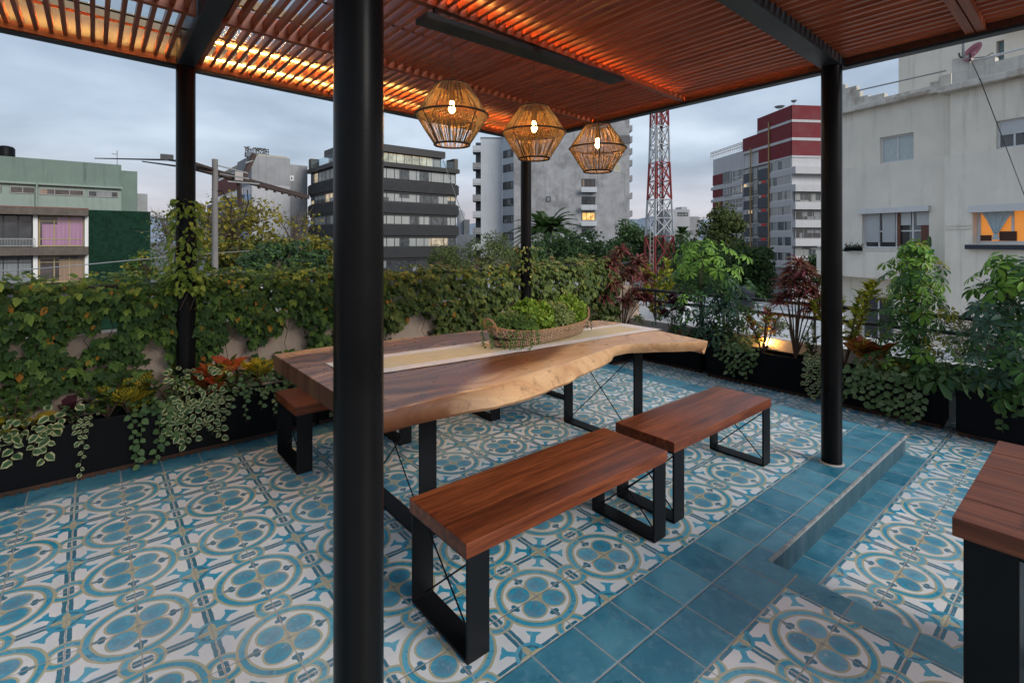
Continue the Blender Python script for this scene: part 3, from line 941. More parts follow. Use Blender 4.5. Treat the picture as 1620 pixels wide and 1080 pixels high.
# ------------------------------------------------------------------ leaves
def template(ys, ws, fold=0.10, curl=0.0):
    """midrib + two edges; returns verts (x,y,z), faces, x-attr, y-attr"""
    v, f = [], []
    n = len(ys)
    mid, L, R = [], [], []
    for y, w in zip(ys, ws):
        mid.append(len(v)); v.append((0, y, -curl * y * y, 0.0 if w > 0 else 0.6))
        if w > 0:
            L.append(len(v)); v.append((-w, y, fold * w * 2 - curl * y * y, 1.0))
            R.append(len(v)); v.append((w, y, fold * w * 2 - curl * y * y, 1.0))
        else:
            L.append(None); R.append(None)
    for i in range(n - 1):
        for E_, flip in ((R, False), (L, True)):
            q = [mid[i]] + ([E_[i]] if E_[i] is not None else []) + ([E_[i + 1]] if E_[i + 1] is not None else []) + [mid[i + 1]]
            f.append(tuple(q if not flip else q[::-1]))
    return np.array(v), f
TPL = {
    'oval': template((0, .3, .68, 1), (0, .30, .27, 0), 0.12, 0.12),
    'round': template((0, .22, .62, 1), (0, .37, .38, 0), 0.08, 0.06),
    'lance': template((0, .25, .6, 1), (0, .15, .15, 0), 0.2, 0.15),
    'obov': template((0, .35, .75, 1), (0, .16, .24, 0), 0.14, 0.18),
    'blade': template((0, .2, .5, .8, 1), (.025, .045, .05, .035, 0), 0.5, 0.0),
    'small': template((0, .5, 1), (0, .30, 0), 0.15, 0.1),
    'quad': template((0, .45, 1), (0, .42, 0), 0.1, 0.2),
}
def unit(a):
    return a / np.maximum(np.linalg.norm(a, axis=1, keepdims=True), 1e-9)
def leaf_mesh(name, P, D, L, mats, parent, tpl='oval', up=None, droop=0.0, rnd=None, wscale=1.0, mat_idx=None, loc=None, roll=0.6):
    """P base points, D directions, L lengths; one leaf each"""
    P, D, L = np.asarray(P, float), unit(np.asarray(D, float)), np.asarray(L, float)
    n = len(P)
    tv, tf = TPL[tpl]
    if up is None: up = np.tile([0, 0, 1.0], (n, 1))
    up = up + rng.normal(0, roll * 0.5, (n, 3))
    Sx = unit(np.cross(D, up))
    Nn = np.cross(Sx, D)
    k = len(tv)
    ws = wscale if not np.isscalar(wscale) else np.full(n, wscale)
    V = (P[:, None, :] + Sx[:, None, :] * (tv[None, :, 0:1] * (L * ws)[:, None, None])
         + D[:, None, :] * (tv[None, :, 1:2] * L[:, None, None]) + Nn[:, None, :] * (tv[None, :, 2:3] * L[:, None, None]))
    dr = droop if not np.isscalar(droop) else np.full(n, droop)
    V[:, :, 2] -= dr[:, None] * L[:, None] * tv[None, :, 1] ** 2
    if rnd is None: rnd = rng.random(n)
    at = np.zeros((n, k, 3)); at[:, :, 0] = tv[None, :, 3]; at[:, :, 1] = tv[None, :, 1]; at[:, :, 2] = rnd[:, None]
    loops = np.concatenate([np.array(f_) for f_ in tf]); tot = np.array([len(f_) for f_ in tf])
    allL = (loops[None, :] + (np.arange(n) * k)[:, None]).ravel()
    allT = np.tile(tot, n)
    mi = None if mat_idx is None else np.repeat(np.asarray(mat_idx), len(tf))
    return np_mesh(name, V.reshape(-1, 3), allL, allT, mats, parent, loc, at.reshape(-1, 3), mi, True)
def leaf_mat(name, cols, edge=None, vein=None, rough=0.5, trans=0.28, ed=(0.55, 0.75), wob=30):
    m, nt, b = new_mat(name)
    a = nt.nodes.new('ShaderNodeAttribute'); a.attribute_name = 'lv'
    x, y, r = xyz(nt, a.outputs['Vector'])
    ra = nt.nodes.new('ShaderNodeValToRGB'); e = ra.color_ramp.elements
    k = len(cols)
    e[0].position, e[0].color = 0.0, (*cols[0], 1)
    e[1].position, e[1].color = 1.0, (*cols[-1], 1)
    for i, c_ in enumerate(cols[1:-1]):
        q = e.new((i + 1) / (k - 1)); q.color = (*c_, 1)
    nt.links.new(r.k, ra.inputs[0])
    c = ra.outputs[0]
    p = pos_vec(nt)
    nz = noise_x(nt, p, wob, 3)
    if vein: 
        vv = (y * 6.5 + x * -1.6).wrap(0.0, 1.0)
        vm = ((vv - 0.5).abs().lt(0.13)).max(x.lt(0.10))
        c = cmix(nt, vm * (nz.gt(0.34)), c, vein)
    if edge:
        c = cmix(nt, (x + (nz - 0.5) * 0.5).ss(*ed), c, edge)
    c = cmix(nt, nz.lin(0.3, 0.7, 0.0, 0.35), c, (0.8, 0.8, 0.8), 'MULTIPLY')
    nt.links.new(c, b.inputs['Base Color'])
    b.inputs['Roughness'].default_value = rough
    b.inputs['Specular IOR Level'].default_value = 0.2
    tr = nt.nodes.new('ShaderNodeBsdfTranslucent'); nt.links.new(c, tr.inputs[0])
    ms = nt.nodes.new('ShaderNodeMixShader'); ms.inputs[0].default_value = trans
    nt.links.new(b.outputs[0], ms.inputs[1]); nt.links.new(tr.outputs[0], ms.inputs[2])
    nt.links.new(ms.outputs[0], nt.nodes['Material Output'].inputs[0])
    return m
LM = {}
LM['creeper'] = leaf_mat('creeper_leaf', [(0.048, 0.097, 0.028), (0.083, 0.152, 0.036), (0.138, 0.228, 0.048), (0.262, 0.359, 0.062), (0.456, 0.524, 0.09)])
LM['creeper_far'] = leaf_mat('creeper_leaf_olive', [(0.072, 0.108, 0.029), (0.115, 0.166, 0.041), (0.173, 0.223, 0.05), (0.245, 0.274, 0.065), (0.23, 0.144, 0.065)])
LM['orange'] = leaf_mat('creeper_leaf_autumn', [(0.45, 0.17, 0.02), (0.5, 0.30, 0.04), (0.42, 0.12, 0.04)])
LM['variegated'] = leaf_mat('variegated_leaf', [(0.05, 0.115, 0.05), (0.08, 0.15, 0.06)], edge=(0.56, 0.56, 0.30), ed=(0.45, 0.75))
LM['peperomia'] = leaf_mat('trailing_leaf', [(0.052, 0.111, 0.046), (0.098, 0.169, 0.065), (0.13, 0.208, 0.078)])
LM['pothos'] = leaf_mat('silver_trailing_leaf', [(0.085, 0.155, 0.055), (0.16, 0.25, 0.10), (0.27, 0.35, 0.18)], rough=0.5)
LM['croton_y'] = leaf_mat('croton_leaf_yellow', [(0.03, 0.06, 0.015), (0.05, 0.09, 0.02), (0.2, 0.17, 0.02)], edge=(0.36, 0.29, 0.03), vein=(0.55, 0.42, 0.03), ed=(0.75, 0.98))
LM['croton_r'] = leaf_mat('croton_leaf_red', [(0.405, 0.03, 0.024), (0.486, 0.081, 0.027), (0.108, 0.108, 0.027), (0.567, 0.068, 0.041)], vein=(0.5, 0.16, 0.03))
LM['croton_o'] = leaf_mat('croton_leaf_orange', [(0.546, 0.117, 0.026), (0.156, 0.13, 0.026), (0.52, 0.052, 0.033)], edge=(0.38, 0.05, 0.02), vein=(0.58, 0.26, 0.03), ed=(0.7, 0.95))
LM['croton_g'] = leaf_mat('croton_leaf_lime', [(0.126, 0.182, 0.028), (0.308, 0.336, 0.035), (0.476, 0.448, 0.042), (0.224, 0.238, 0.035)])
LM['gold'] = leaf_mat('golden_leaf', [(0.46, 0.322, 0.023), (0.552, 0.414, 0.034), (0.345, 0.253, 0.023)])
LM['dracaena'] = leaf_mat('red_blade_leaf', [(0.104, 0.032, 0.035), (0.208, 0.048, 0.056), (0.352, 0.096, 0.096), (0.144, 0.096, 0.04), (0.4, 0.208, 0.112)])
LM['ti'] = leaf_mat('dark_purple_leaf', [(0.036, 0.01, 0.016), (0.072, 0.018, 0.026), (0.13, 0.029, 0.039)])
LM['spider'] = leaf_mat('striped_blade_leaf', [(0.08, 0.14, 0.035), (0.14, 0.2, 0.05)], edge=(0.45, 0.44, 0.2), ed=(0.4, 0.7))
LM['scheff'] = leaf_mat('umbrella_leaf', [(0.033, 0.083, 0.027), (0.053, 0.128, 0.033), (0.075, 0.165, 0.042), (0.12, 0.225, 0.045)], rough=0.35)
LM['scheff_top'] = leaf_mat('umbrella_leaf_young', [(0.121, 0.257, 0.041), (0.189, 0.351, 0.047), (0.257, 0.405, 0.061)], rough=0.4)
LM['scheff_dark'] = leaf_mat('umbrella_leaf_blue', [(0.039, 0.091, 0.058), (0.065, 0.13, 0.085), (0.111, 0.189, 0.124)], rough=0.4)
LM['scheff_var'] = leaf_mat('umbrella_leaf_variegated', [(0.05, 0.10, 0.02), (0.38, 0.34, 0.05), (0.3, 0.28, 0.04)], edge=(0.06, 0.11, 0.02), ed=(0.7, 0.9))
LM['box'] = leaf_mat('box_leaf', [(0.12, 0.204, 0.03), (0.216, 0.348, 0.048), (0.348, 0.504, 0.072), (0.504, 0.648, 0.108)])
LM['box_pale'] = leaf_mat('box_leaf_pale', [(0.192, 0.252, 0.084), (0.324, 0.396, 0.132), (0.504, 0.552, 0.24)])
LM['box_trail'] = leaf_mat('box_leaf_trailing', [(0.063, 0.133, 0.031), (0.105, 0.196, 0.042), (0.154, 0.252, 0.056)])
M['stem'] = surf('green_stem', (0.055, 0.07, 0.025), 0.7)
M['twig'] = surf('brown_twig', (0.075, 0.045, 0.028), 0.85, 0, 0.4, 40)
M['bark'] = surf('grey_bark', (0.11, 0.085, 0.065), 0.9, 0, 0.4, 30, 0.6, 60)

def rdir(n, zmin=-1.0, zmax=1.0):
    z = rng.uniform(zmin, zmax, n); a = rng.uniform(0, 2 * np.pi, n)
    s = np.sqrt(np.maximum(0, 1 - z * z))
    return np.stack([s * np.cos(a), s * np.sin(a), z], 1)

# ------------------------------------------------------------------ walls, rails
M['stucco'] = surf('warm_stucco', (0.56, 0.43, 0.34), 0.9, 0, 0.12, 4, 0.35, 60, 0.3)
M['cream_in'] = surf('house_wall_paint', (0.42, 0.36, 0.30), 0.9, 0, 0.1, 2)
M['white_paint'] = surf('white_wall_paint', (0.66, 0.66, 0.65), 0.85, 0, 0.06, 5, 0.2, 60, 0.25)
k = MB(); k.tbox(-26, 22.2, 14.78, 15.5, -3, 3.92)
po = k.build('parapet_wall', M['stucco'], loc=G(0, 15.1, 0), bevel=0.006)
tag(po, 'low beige stucco parapet wall behind the creeper', 'wall')
for i, u in enumerate((-20, -14.5, -9, -1.6, 3.6, 8.7, 15.4)):
    pass
rl = thing('railing', 'black pipe railing overgrown by creeper on top of the beige wall', 'railing', G(-2, 15.1, 3.92))
for h in (4.78, 5.38):
    k = MB(); k.tube([G(-26, 15.05, h), G(21.6, 15.05, h)], 0.017, 10); k.build('rail', M['beam'], rl, smooth=True)
for u in (-19, -13, -7, 0.0, 6, 10, 18):
    k = MB(); k.tube([G(u, 15.05, 3.9), G(u, 15.05, 5.38)], 0.014, 8); k.build('post', M['beam'], rl, smooth=True)
k = MB(); k.tbox(21.1, 21.8, -14, 14.77, -3, 1.72)
po = k.build('kerb_wall', M['white_paint'], loc=G(21.4, 0, LOW), bevel=0.006)
tag(po, 'low white wall behind the right hand planters', 'wall')
rl2 = thing('railing', 'black pipe railing behind the planters on the open side', 'railing', G(21.4, 0, 1.72))
for h in (2.98, 3.66):
    k = MB(); k.tube([G(21.5, -14, h), G(21.5, 14.7, h)], 0.019, 10); k.build('rail', M['beam'], rl2, smooth=True)
for v in (-11, -6, -0.8, 3.6, 8.4, 13):
    k = MB(); k.tube([G(21.5, v, 1.7), G(21.5, v, 3.66)], 0.014, 8); k.build('post', M['beam'], rl2, smooth=True)

# ------------------------------------------------------------------ planters
def planter(lab, u0, u1, v0, v1, z0, h, group, tall=1.0):
    t = thing('planter_box', lab, 'planter', G((u0 + u1) / 2, (v0 + v1) / 2, z0), group)
    k = MB(); w = 0.08; b0 = z0 + 0.17
    k.tbox(u0, u1, v0, v0 + w, b0, z0 + h); k.tbox(u0, u1, v1 - w, v1, b0, z0 + h)
    k.tbox(u0, u0 + w, v0 + w, v1 - w, b0, z0 + h); k.tbox(u1 - w, u1, v0 + w, v1 - w, b0, z0 + h)
    k.tbox(u0 + w, u1 - w, v0 + w, v1 - w, b0, b0 + 0.1)
    k.build('box', M['planter'], t, bevel=0.003)
    k = MB(); k.tbox(u0 + w, u1 - w, v0 + w, v1 - w, b0 + 0.1, z0 + h - 0.22); k.build('soil', M['soil'], t)
    k = MB()
    n = int(max(u1 - u0, v1 - v0) / 0.24)
    k.tbox(u0 + 0.05, u1 - 0.05, v0 + 0.06, v1 - 0.06, z0 + 0.06, b0 - 0.003)
    for i in range(n):
        if u1 - u0 > v1 - v0:
            a = u0 + (i + 0.5) * (u1 - u0) / n; k.tbox(a - 0.06, a + 0.06, v0 + 0.07, v1 - 0.07, z0, z0 + 0.062)
        else:
            a = v0 + (i + 0.5) * (v1 - v0) / n; k.tbox(u0 + 0.07, u1 - 0.07, a - 0.06, a + 0.06, z0, z0 + 0.062)
    k.build('base_tray', M['rust'], t)
    return t
LPL = [(-17.5, -11.6, 'first black planter box along the beige wall, cut by the photo edge'),
       (-11.55, -5.55, 'long black planter box below the creeper, left of the left column'),
       (-5.5, -0.2, 'black planter box under the creeper between column and table end'),
       (-0.15, 5.2, 'black wall planter box behind the near half of the table'),
       (5.25, 10.6, 'black wall planter box behind the far half of the table'),
       (10.65, 15.5, 'black wall planter box by the far column')]
for u0, u1, lab in LPL:
    planter(lab, u0, u1, 12.85, 13.62, 0.0, 1.68, 'black planter boxes around the terrace')
planter('black planter box filling the far corner of the terrace', 16.6, 21.0, 13.2, 14.6, LOW, 1.75, 'black planter boxes around the terrace')
RPL = [(9.0, 13.1, 20.0, 'black planter box seen past the far end of the table'),
       (3.05, 8.5, 19.72, 'black planter box with the spotlight, left of the right hand column'),
       (-1.75, 2.45, 19.55, 'black planter box behind the right hand column, under the orange croton'),
       (-7.6, -2.2, 19.15, 'black planter box at the right edge of the photo')]
for v0, v1, u0, lab in RPL:
    planter(lab, u0, u0 + 1.12, v0, v1, LOW, 1.82, 'black planter boxes around the terrace')

# ------------------------------------------------------------------ creeper over the wall
def creeper(name, lab, u0, u1, count, mats, frac_or=0.035, top=5.75, seed=0, size=0.052, group='creepers on the terrace wall', dens=0.0):
    t = thing(name, lab, 'creeper', G((u0 + u1) / 2, 14.5, 3.9), group)
    r = np.random.default_rng(seed)
    nc = count // 5
    uu = r.uniform(u0, u1, nc * 3)
    # depth in the curtain: most leaves sit on the face, bulging where the stems hang
    hh = top + 0.10 - (r.random(nc * 3) ** 1.08) * 4.6
    keep = []
    for u, h in zip(uu, hh):
        nzv = mnoise.noise((u * 0.62, h * 0.55, seed * 3.1)) + 0.45 * mnoise.noise((u * 1.7, h * 1.1, 7 + seed))
        low = np.interp(h, [1.2, 2.2, 3.4, 4.4, 5.2, 6.0], [-0.05, 0.0, 0.05, 0.55, 0.9, 0.9])
        keep.append(nzv + low + dens > 0.10)
    keep = np.array(keep)
    uu, hh = uu[keep][:nc], hh[keep][:nc]
    n = len(uu)
    bul = np.array([0.5 + 0.5 * mnoise.noise((u * 0.8, h * 0.9, 11 + seed)) for u, h in zip(uu, hh)])
    ttop = np.array([0.34 * mnoise.noise((u * 0.9, 3, seed)) + 0.24 * mnoise.noise((u * 3.1, 9, seed)) for u in uu])
    hh = hh + ttop * np.clip((hh - 3.6) / 1.5, 0, 1)
    vf = np.interp(hh, [1.0, 3.6, 4.6, 5.4, 6.1], [14.55, 14.35, 14.2, 14.3, 14.9])
    back = (r.random(n) < np.clip((hh - 4.6) * 0.5, 0, 0.45))
    vv = vf - bul * 0.75 + r.random(n) ** 1.5 * 0.8 + back * r.uniform(0.2, 1.1, n)
    ctr = np.stack([uu * T, vv * T, hh * T], 1)
    # five leaflets per leaf, hanging from a petiole that points outward
    outd = unit(np.stack([r.normal(0, 0.5, n), np.where(back & (r.random(n) < .4), 0.5, -1.0), r.normal(0.1, 0.35, n) + np.clip((hh - 5.2), 0, 1) * 1.4], 1))
    P, D, U, R = [], [], [], []
    base = r.random(n) ** 1.7 * 1.15
    light = np.clip((hh - 4.9) / 1.0, 0, 1)  # leaves near the top coloured paler, light on the crest painted in
    for kx, an in enumerate((-1.25, -0.62, 0.0, 0.62, 1.25)):
        side = unit(np.cross(outd, np.tile([0, 0, 1.0], (n, 1))))
        down = -np.tile([0, 0, 1.0], (n, 1)) * (0.75 - 0.6 * light[:, None]) + outd * 0.45
        d = unit(down) * math.cos(an) + side * math.sin(an) + r.normal(0, 0.12, (n, 3))
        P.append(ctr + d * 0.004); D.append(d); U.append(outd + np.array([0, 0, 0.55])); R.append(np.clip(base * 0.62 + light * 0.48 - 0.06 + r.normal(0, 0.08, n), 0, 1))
    P, D, U, R = map(np.concatenate, (P, D, U, R))
    L = size * r.uniform(0.75, 1.15, len(P)) * np.tile(r.choice([0.62, 0.85, 1.0, 1.25], n, p=[.2, .3, .3, .2]), 5) * np.tile(np.repeat([1.0], n), 5) * np.concatenate([np.full(n, q) for q in (0.72, 0.92, 1.08, 0.92, 0.72)])
    orr = r.random(n * 5) < frac_or * 0.45
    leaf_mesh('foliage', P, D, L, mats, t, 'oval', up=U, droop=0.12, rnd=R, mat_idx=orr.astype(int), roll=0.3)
    st = MB()
    for i in range(int((u1 - u0) * 1.6)):
        u = r.uniform(u0, u1); pts = []
        h = r.uniform(1.4, 2.4); v = 14.62
        for q in range(7):
            pts.append(G(u, v, h)); u += r.normal(0, 0.22); h += r.uniform(0.35, 0.75); v = 14.62 - 0.25 * r.random()
            if h > 5.5: break
        if len(pts) > 1: st.tube(pts, 0.0022, 5)
    for h in (5.42, 4.82):
        pts = [G(u, 14.95 + 0.1 * math.sin(u * 3), h + 0.05 * math.sin(u * 2.1)) for u in np.arange(u0, u1, 0.4)]
        st.tube(pts, 0.003, 5)
    st.build('stem', M['twig'], t)
    return t
creeper('creeper', 'dark green creeper curtain left of the left column, with a few orange leaves', -15.5, -3.9, 16500, [LM['creeper'], LM['orange']], 0.04, 5.72, 1, 0.044, dens=0.06)
creeper('creeper', 'green creeper between the left column and the front column', -4.2, 3.2, 13000, [LM['creeper'], LM['orange']], 0.05, 5.72, 2, 0.044, dens=0.06)
creeper('creeper', 'olive creeper behind the basket, left of the far column', 3.0, 12.6, 11500, [LM['creeper_far'], LM['orange']], 0.03, 5.62, 3, 0.044, dens=0.12)
creeper('creeper', 'brownish olive creeper right of the far column', 12.4, 19.2, 9000, [LM['creeper_far'], LM['orange']], 0.03, 5.72, 4, 0.044, dens=0.2)
# creeper that winds up the left column
t = thing('creeper', 'yellow green creeper shoots winding up the left column', 'creeper', G(-4.22, 13.9, 5.0), 'creepers on the terrace wall')
n = 620
hq = 5.2 + (rng.random(n) ** 1.3) * 3.1
an = rng.uniform(0, 2 * np.pi, n)
rad = 0.30 + np.abs(rng.normal(0, 0.17, n)) * np.interp(hq, [5, 6.2, 7.4, 8.4], [1.0, 1.0, 0.7, 0.3])
P = np.stack([(-4.22 + rad * np.cos(an)) * T, (13.9 + rad * np.sin(an)) * T, hq * T], 1)
D = np.stack([np.cos(an), np.sin(an), rng.normal(-0.5, 0.5, n)], 1) + rng.normal(0, 0.35, (n, 3))
leaf_mesh('foliage', P, D, rng.uniform(0.03, 0.055, n), [LM['creeper']], t, 'oval', droop=0.2, rnd=rng.uniform(0.55, 1, n))
st = MB()
for q in range(6):
    pts = [G(-4.22 + 0.31 * math.cos(q + i * 0.5), 13.9 + 0.31 * math.sin(q + i * 0.5), 4.6 + i * (0.28 + .02 * q)) for i in range(11)]
    st.tube(pts, 0.003, 5)
st.build('stem', M['twig'], t)
t = thing('creeper', 'few creeper shoots climbing the foot of the far column', 'creeper', G(11.08, 13.9, 4.5), 'creepers on the terrace wall')
n = 260
hq = 4.6 + rng.random(n) * 2.1; an = rng.uniform(0, 2 * np.pi, n)
rad = 0.30 + np.abs(rng.normal(0, 0.2, n))
P = np.stack([(11.08 + rad * np.cos(an)) * T, (13.9 + rad * np.sin(an)) * T, hq * T], 1)
D = np.stack([np.cos(an), np.sin(an), rng.normal(-0.5, 0.5, n)], 1)
leaf_mesh('foliage', P, D, rng.uniform(0.03, 0.05, n), [LM['creeper_far']], t, 'oval', droop=0.2)

# ------------------------------------------------------------------ plant builders
PG = 'plants in the terrace planters'
def stems(mb, base, tips, r0, r1, mid=0.5, wob=0.02):
    for tp in tips:
        b, e = Vector(base), Vector(tp)
        m_ = b.lerp(e, mid) + Vector((random.uniform(-wob, wob), random.uniform(-wob, wob), 0)) + Vector((0, 0, abs(wob)))
        mb.tube([b, b.lerp(m_, .5) + Vector((0, 0, wob * .3)), m_, m_.lerp(e, .55), e], [r0, r0 * .9, (r0 + r1) / 2, r1 * 1.1, r1], 6)
def umbrella(lab, base, height, width, ncl, mats, leaf=0.10, leaflets=8, split=None, lean=(0, 0), nst=4, bottom=0.1, name='umbrella_plant', taper=0.6, wleaf=1.0, droop=0.25):
    base = Vector(base)
    t = thing(name, lab, 'plant', base, PG)
    ctr = []
    for i in range(ncl):
        best = None
        for _ in range(9):
            f_ = bottom + (1 - bottom) * min(1.0, (i + rng.random()) / ncl)
            w = width * (1 - taper * f_) * (0.6 + 0.4 * min(1, f_ * 3)) * (1.0 if f_ < 0.9 else 0.65)
            a = rng.uniform(0, 2 * math.pi)
            w *= max(0.35, 1.0 + 0.9 * mnoise.noise((math.cos(a) * 1.3 + base.x * 5, math.sin(a) * 1.3 + base.y * 5, f_ * 3.2)))
            rr_ = w * rng.random() ** 0.4
            q = (base.x + rr_ * math.cos(a) + lean[0] * f_, base.y + rr_ * math.sin(a) + lean[1] * f_, base.z + height * f_ * (1 - 0.04 * rng.random()), rr_ * math.cos(a), rr_ * math.sin(a), f_)
            dmin = min([(q[0] - o[0]) ** 2 + (q[1] - o[1]) ** 2 + (q[2] - o[2]) ** 2 for o in ctr], default=9)
            if best is None or dmin > best[0]: best = (dmin, q)
        ctr.append(best[1])
    ctr = np.array(ctr)
    P, D, U, R, L, MI = [], [], [], [], [], []
    for c in ctr:
        o_ = np.array([c[3], c[4], 0]); o_ = o_ / (np.linalg.norm(o_) + 1e-6)
        ax = unit((o_ * 0.8 + np.array([0, 0, 0.7]) + rng.normal(0, 0.22, 3))[None])[0]
        e1 = np.cross(ax, [0.3, 0.8, 0.1]); e1 /= np.linalg.norm(e1); e2 = np.cross(ax, e1)
        ph = rng.uniform(0, 6.3); nl = leaflets + int(rng.integers(-1, 2)); sc = rng.uniform(0.75, 1.15)
        for q in range(nl):
            a = ph + 2 * math.pi * q / nl
            d = e1 * math.cos(a) + e2 * math.sin(a) - ax * 0.12 + rng.normal(0, 0.06, 3)
            P.append(c[:3] + d * 0.012); D.append(d); U.append(ax); L.append(leaf * sc * rng.uniform(0.85, 1.1))
            R.append(min(1, max(0, rng.normal(0.45, 0.22))))
            if split is None: MI.append(0)
            else:
                pr = split(c[5]); MI.append(int(rng.choice(len(mats), p=pr)) if q == 0 or rng.random() < 0.0 else MI[-1])
    leaf_mesh('foliage', P, D, L, mats, t, 'obov', up=np.array(U), droop=droop, rnd=np.array(R), mat_idx=np.array(MI), wscale=wleaf, roll=0.15)
    st = MB()
    tops = [Vector((base.x + lean[0] + random.uniform(-.3, .3) * width * .5, base.y + lean[1] + random.uniform(-.3, .3) * width * .5, base.z + height * random.uniform(0.75, 0.97))) for _ in range(nst)]
    stems(st, base, tops, 0.009, 0.004)
    for c in ctr:
        f_ = max(0.05, c[5] - 0.10)
        tp = tops[int(rng.integers(0, nst))]
        a = base.lerp(tp, min(0.97, f_))
        st.tube([a, a.lerp(Vector(c[:3]), 0.6) + Vector((0, 0, 0.01)), Vector(c[:3])], 0.0018, 4)
    st.build('stem', M['stem'], t)
    return t
def spiky(lab, base, heads, n, length, mat, name='dracaena', droop=0.5, wscale=1.0, stem_r=0.006, up=0.25, stem=True, tpl='blade', zmax=0.95):
    base = Vector(base)
    t = thing(name, lab, 'plant', base, PG)
    P, D, L = [], [], []
    for hd in heads:
        hd = np.array(hd)
        nn = n + int(rng.integers(-4, 5))
        d = rdir(nn, -0.35, zmax); d[:, 2] += up
        P.append(hd + rng.uniform(-0.035, 0.03, (nn, 1)) * np.array([0, 0, 1.0]) + d * 0.006); D.append(d)
        L.append(length * rng.uniform(0.6, 1.15, nn))
    leaf_mesh('foliage', np.concatenate(P), np.concatenate(D), np.concatenate(L), [mat], t, tpl, droop=droop, wscale=wscale)
    if stem:
        st = MB(); stems(st, base, [Vector(h_) for h_ in heads], stem_r, stem_r * 0.6, wob=0.03); st.build('stem', M['twig'], t)
    return t
def croton(lab, base, height, spread, n, length, mats, tpl='oval', name='croton', up=0.55, wscale=0.8, nst=3, probs=None, droop=0.15):
    base = Vector(base)
    t = thing(name, lab, 'plant', base, PG)
    P, D, L = [], [], []
    st = MB()
    for q in range(nst):
        a = 2 * math.pi * q / nst + rng.uniform(0, 1)
        tip = base + Vector((spread * 0.5 * math.cos(a) * (nst > 1), spread * 0.5 * math.sin(a) * (nst > 1), height * rng.uniform(0.6, 0.9)))
        st.tube([base, base.lerp(tip, .5) + Vector((0, 0, .01)), tip], [0.007, 0.006, 0.004], 6)
        for i in range(n // nst):
            f_ = (rng.random() ** 0.6) * 0.8 + 0.2
            p = base.lerp(tip, f_); an = rng.uniform(0, 6.28)
            e_ = up + 0.6 * f_
            d = np.array([math.cos(an), math.sin(an), e_ + rng.normal(0, 0.15)])
            P.append(np.array(p)); D.append(d); L.append(length * rng.uniform(0.7, 1.15))
    mi = rng.choice(len(mats), len(P), p=probs)
    leaf_mesh('foliage', P, D, L, mats, t, tpl, droop=droop, wscale=wscale, mat_idx=mi)
    st.build('stem', M['twig'], t)
    return t
def trailing(lab, base, strands, mat, leaf=0.035, sp=0.022, name='trailing_plant', tpl='round', bush=40, brad=0.10, bh=0.08, out=(0, -1), wscale=1.0):
    """strands: (start offset along edge m, drop m, reach m) spilling over a planter edge"""
    base = Vector(base); o_ = Vector((out[0], out[1], 0)); al = Vector((-out[1], out[0], 0))
    t = thing(name, lab, 'plant', base, PG)
    P, D, U, L = [], [], [], []
    st = MB()
    for (s_, drop, reach) in strands:
        a = base + al * (s_ * 0.5)
        pts = [a, a + al * (s_ * 0.25) + o_ * (reach * 0.7) + Vector((0, 0, 0.035))]
        z = 0.03; k = 0
        p = a + al * (s_ * 0.5) + o_ * reach
        pts.append(p + Vector((0, 0, 0.01)))
        while z > -drop:
            z -= 0.03
            p = p + al * random.uniform(-.008, .008) + o_ * random.uniform(-.003, .003)
            pts.append(Vector((p.x, p.y, base.z + z)))
        st.tube(pts, 0.0016, 4)
        for i in range(len(pts) - 1):
            seg = (pts[i + 1] - pts[i]).length; m_ = max(1, int(seg / sp))
            for q in range(m_):
                c = pts[i].lerp(pts[i + 1], q / m_)
                sd_ = 1 if (k % 2) else -1; k += 1
                d = al * (sd_ * random.uniform(0.5, 1.0)) + o_ * random.uniform(0.2, 0.9) + Vector((0, 0, random.uniform(-0.7, 0.25)))
                P.append(tuple(c)); D.append(tuple(d)); U.append(tuple(o_ * 1.0 + Vector((0, 0, 0.6)))); L.append(leaf * random.uniform(0.7, 1.15))
    for i in range(bush):
        a = random.uniform(0, 6.28); r_ = brad * math.sqrt(random.random())
        c = base + al * (r_ * 1.5 * math.cos(a)) + o_ * (r_ * math.sin(a)) + Vector((0, 0, bh * random.random()))
        P.append(tuple(c)); D.append((random.gauss(0, 1), random.gauss(0, 1), random.gauss(0.3, .5))); U.append((o_.x, o_.y, 1.0)); L.append(leaf * random.uniform(0.7, 1.15))
    leaf_mesh('foliage', P, D, L, [mat], t, tpl, up=np.array(U), droop=0.15, wscale=wscale, roll=0.4)
    st.build('stem', M['stem'], t)
    return t

def on_v(x, v, h):     # point above pixel column x on the line v = const (tile units)
    r = ray(x, HORY); t_ = (v * T - CAM.y) / r.y
    p = CAM + r * t_
    return Vector((p.x, p.y, h * T))
def on_u(x, u, h):
    r = ray(x, HORY); t_ = (u * T - CAM.x) / r.x
    p = CAM + r * t_
    return Vector((p.x, p.y, h * T))
def zof(p): return (p.x - CAM.x) * cA + (p.y - CAM.y) * sA
def hpx(p, y):         # height (m) of image row y at the depth of p
    return CAM.z + (HORY - y) * zof(p) / FPX

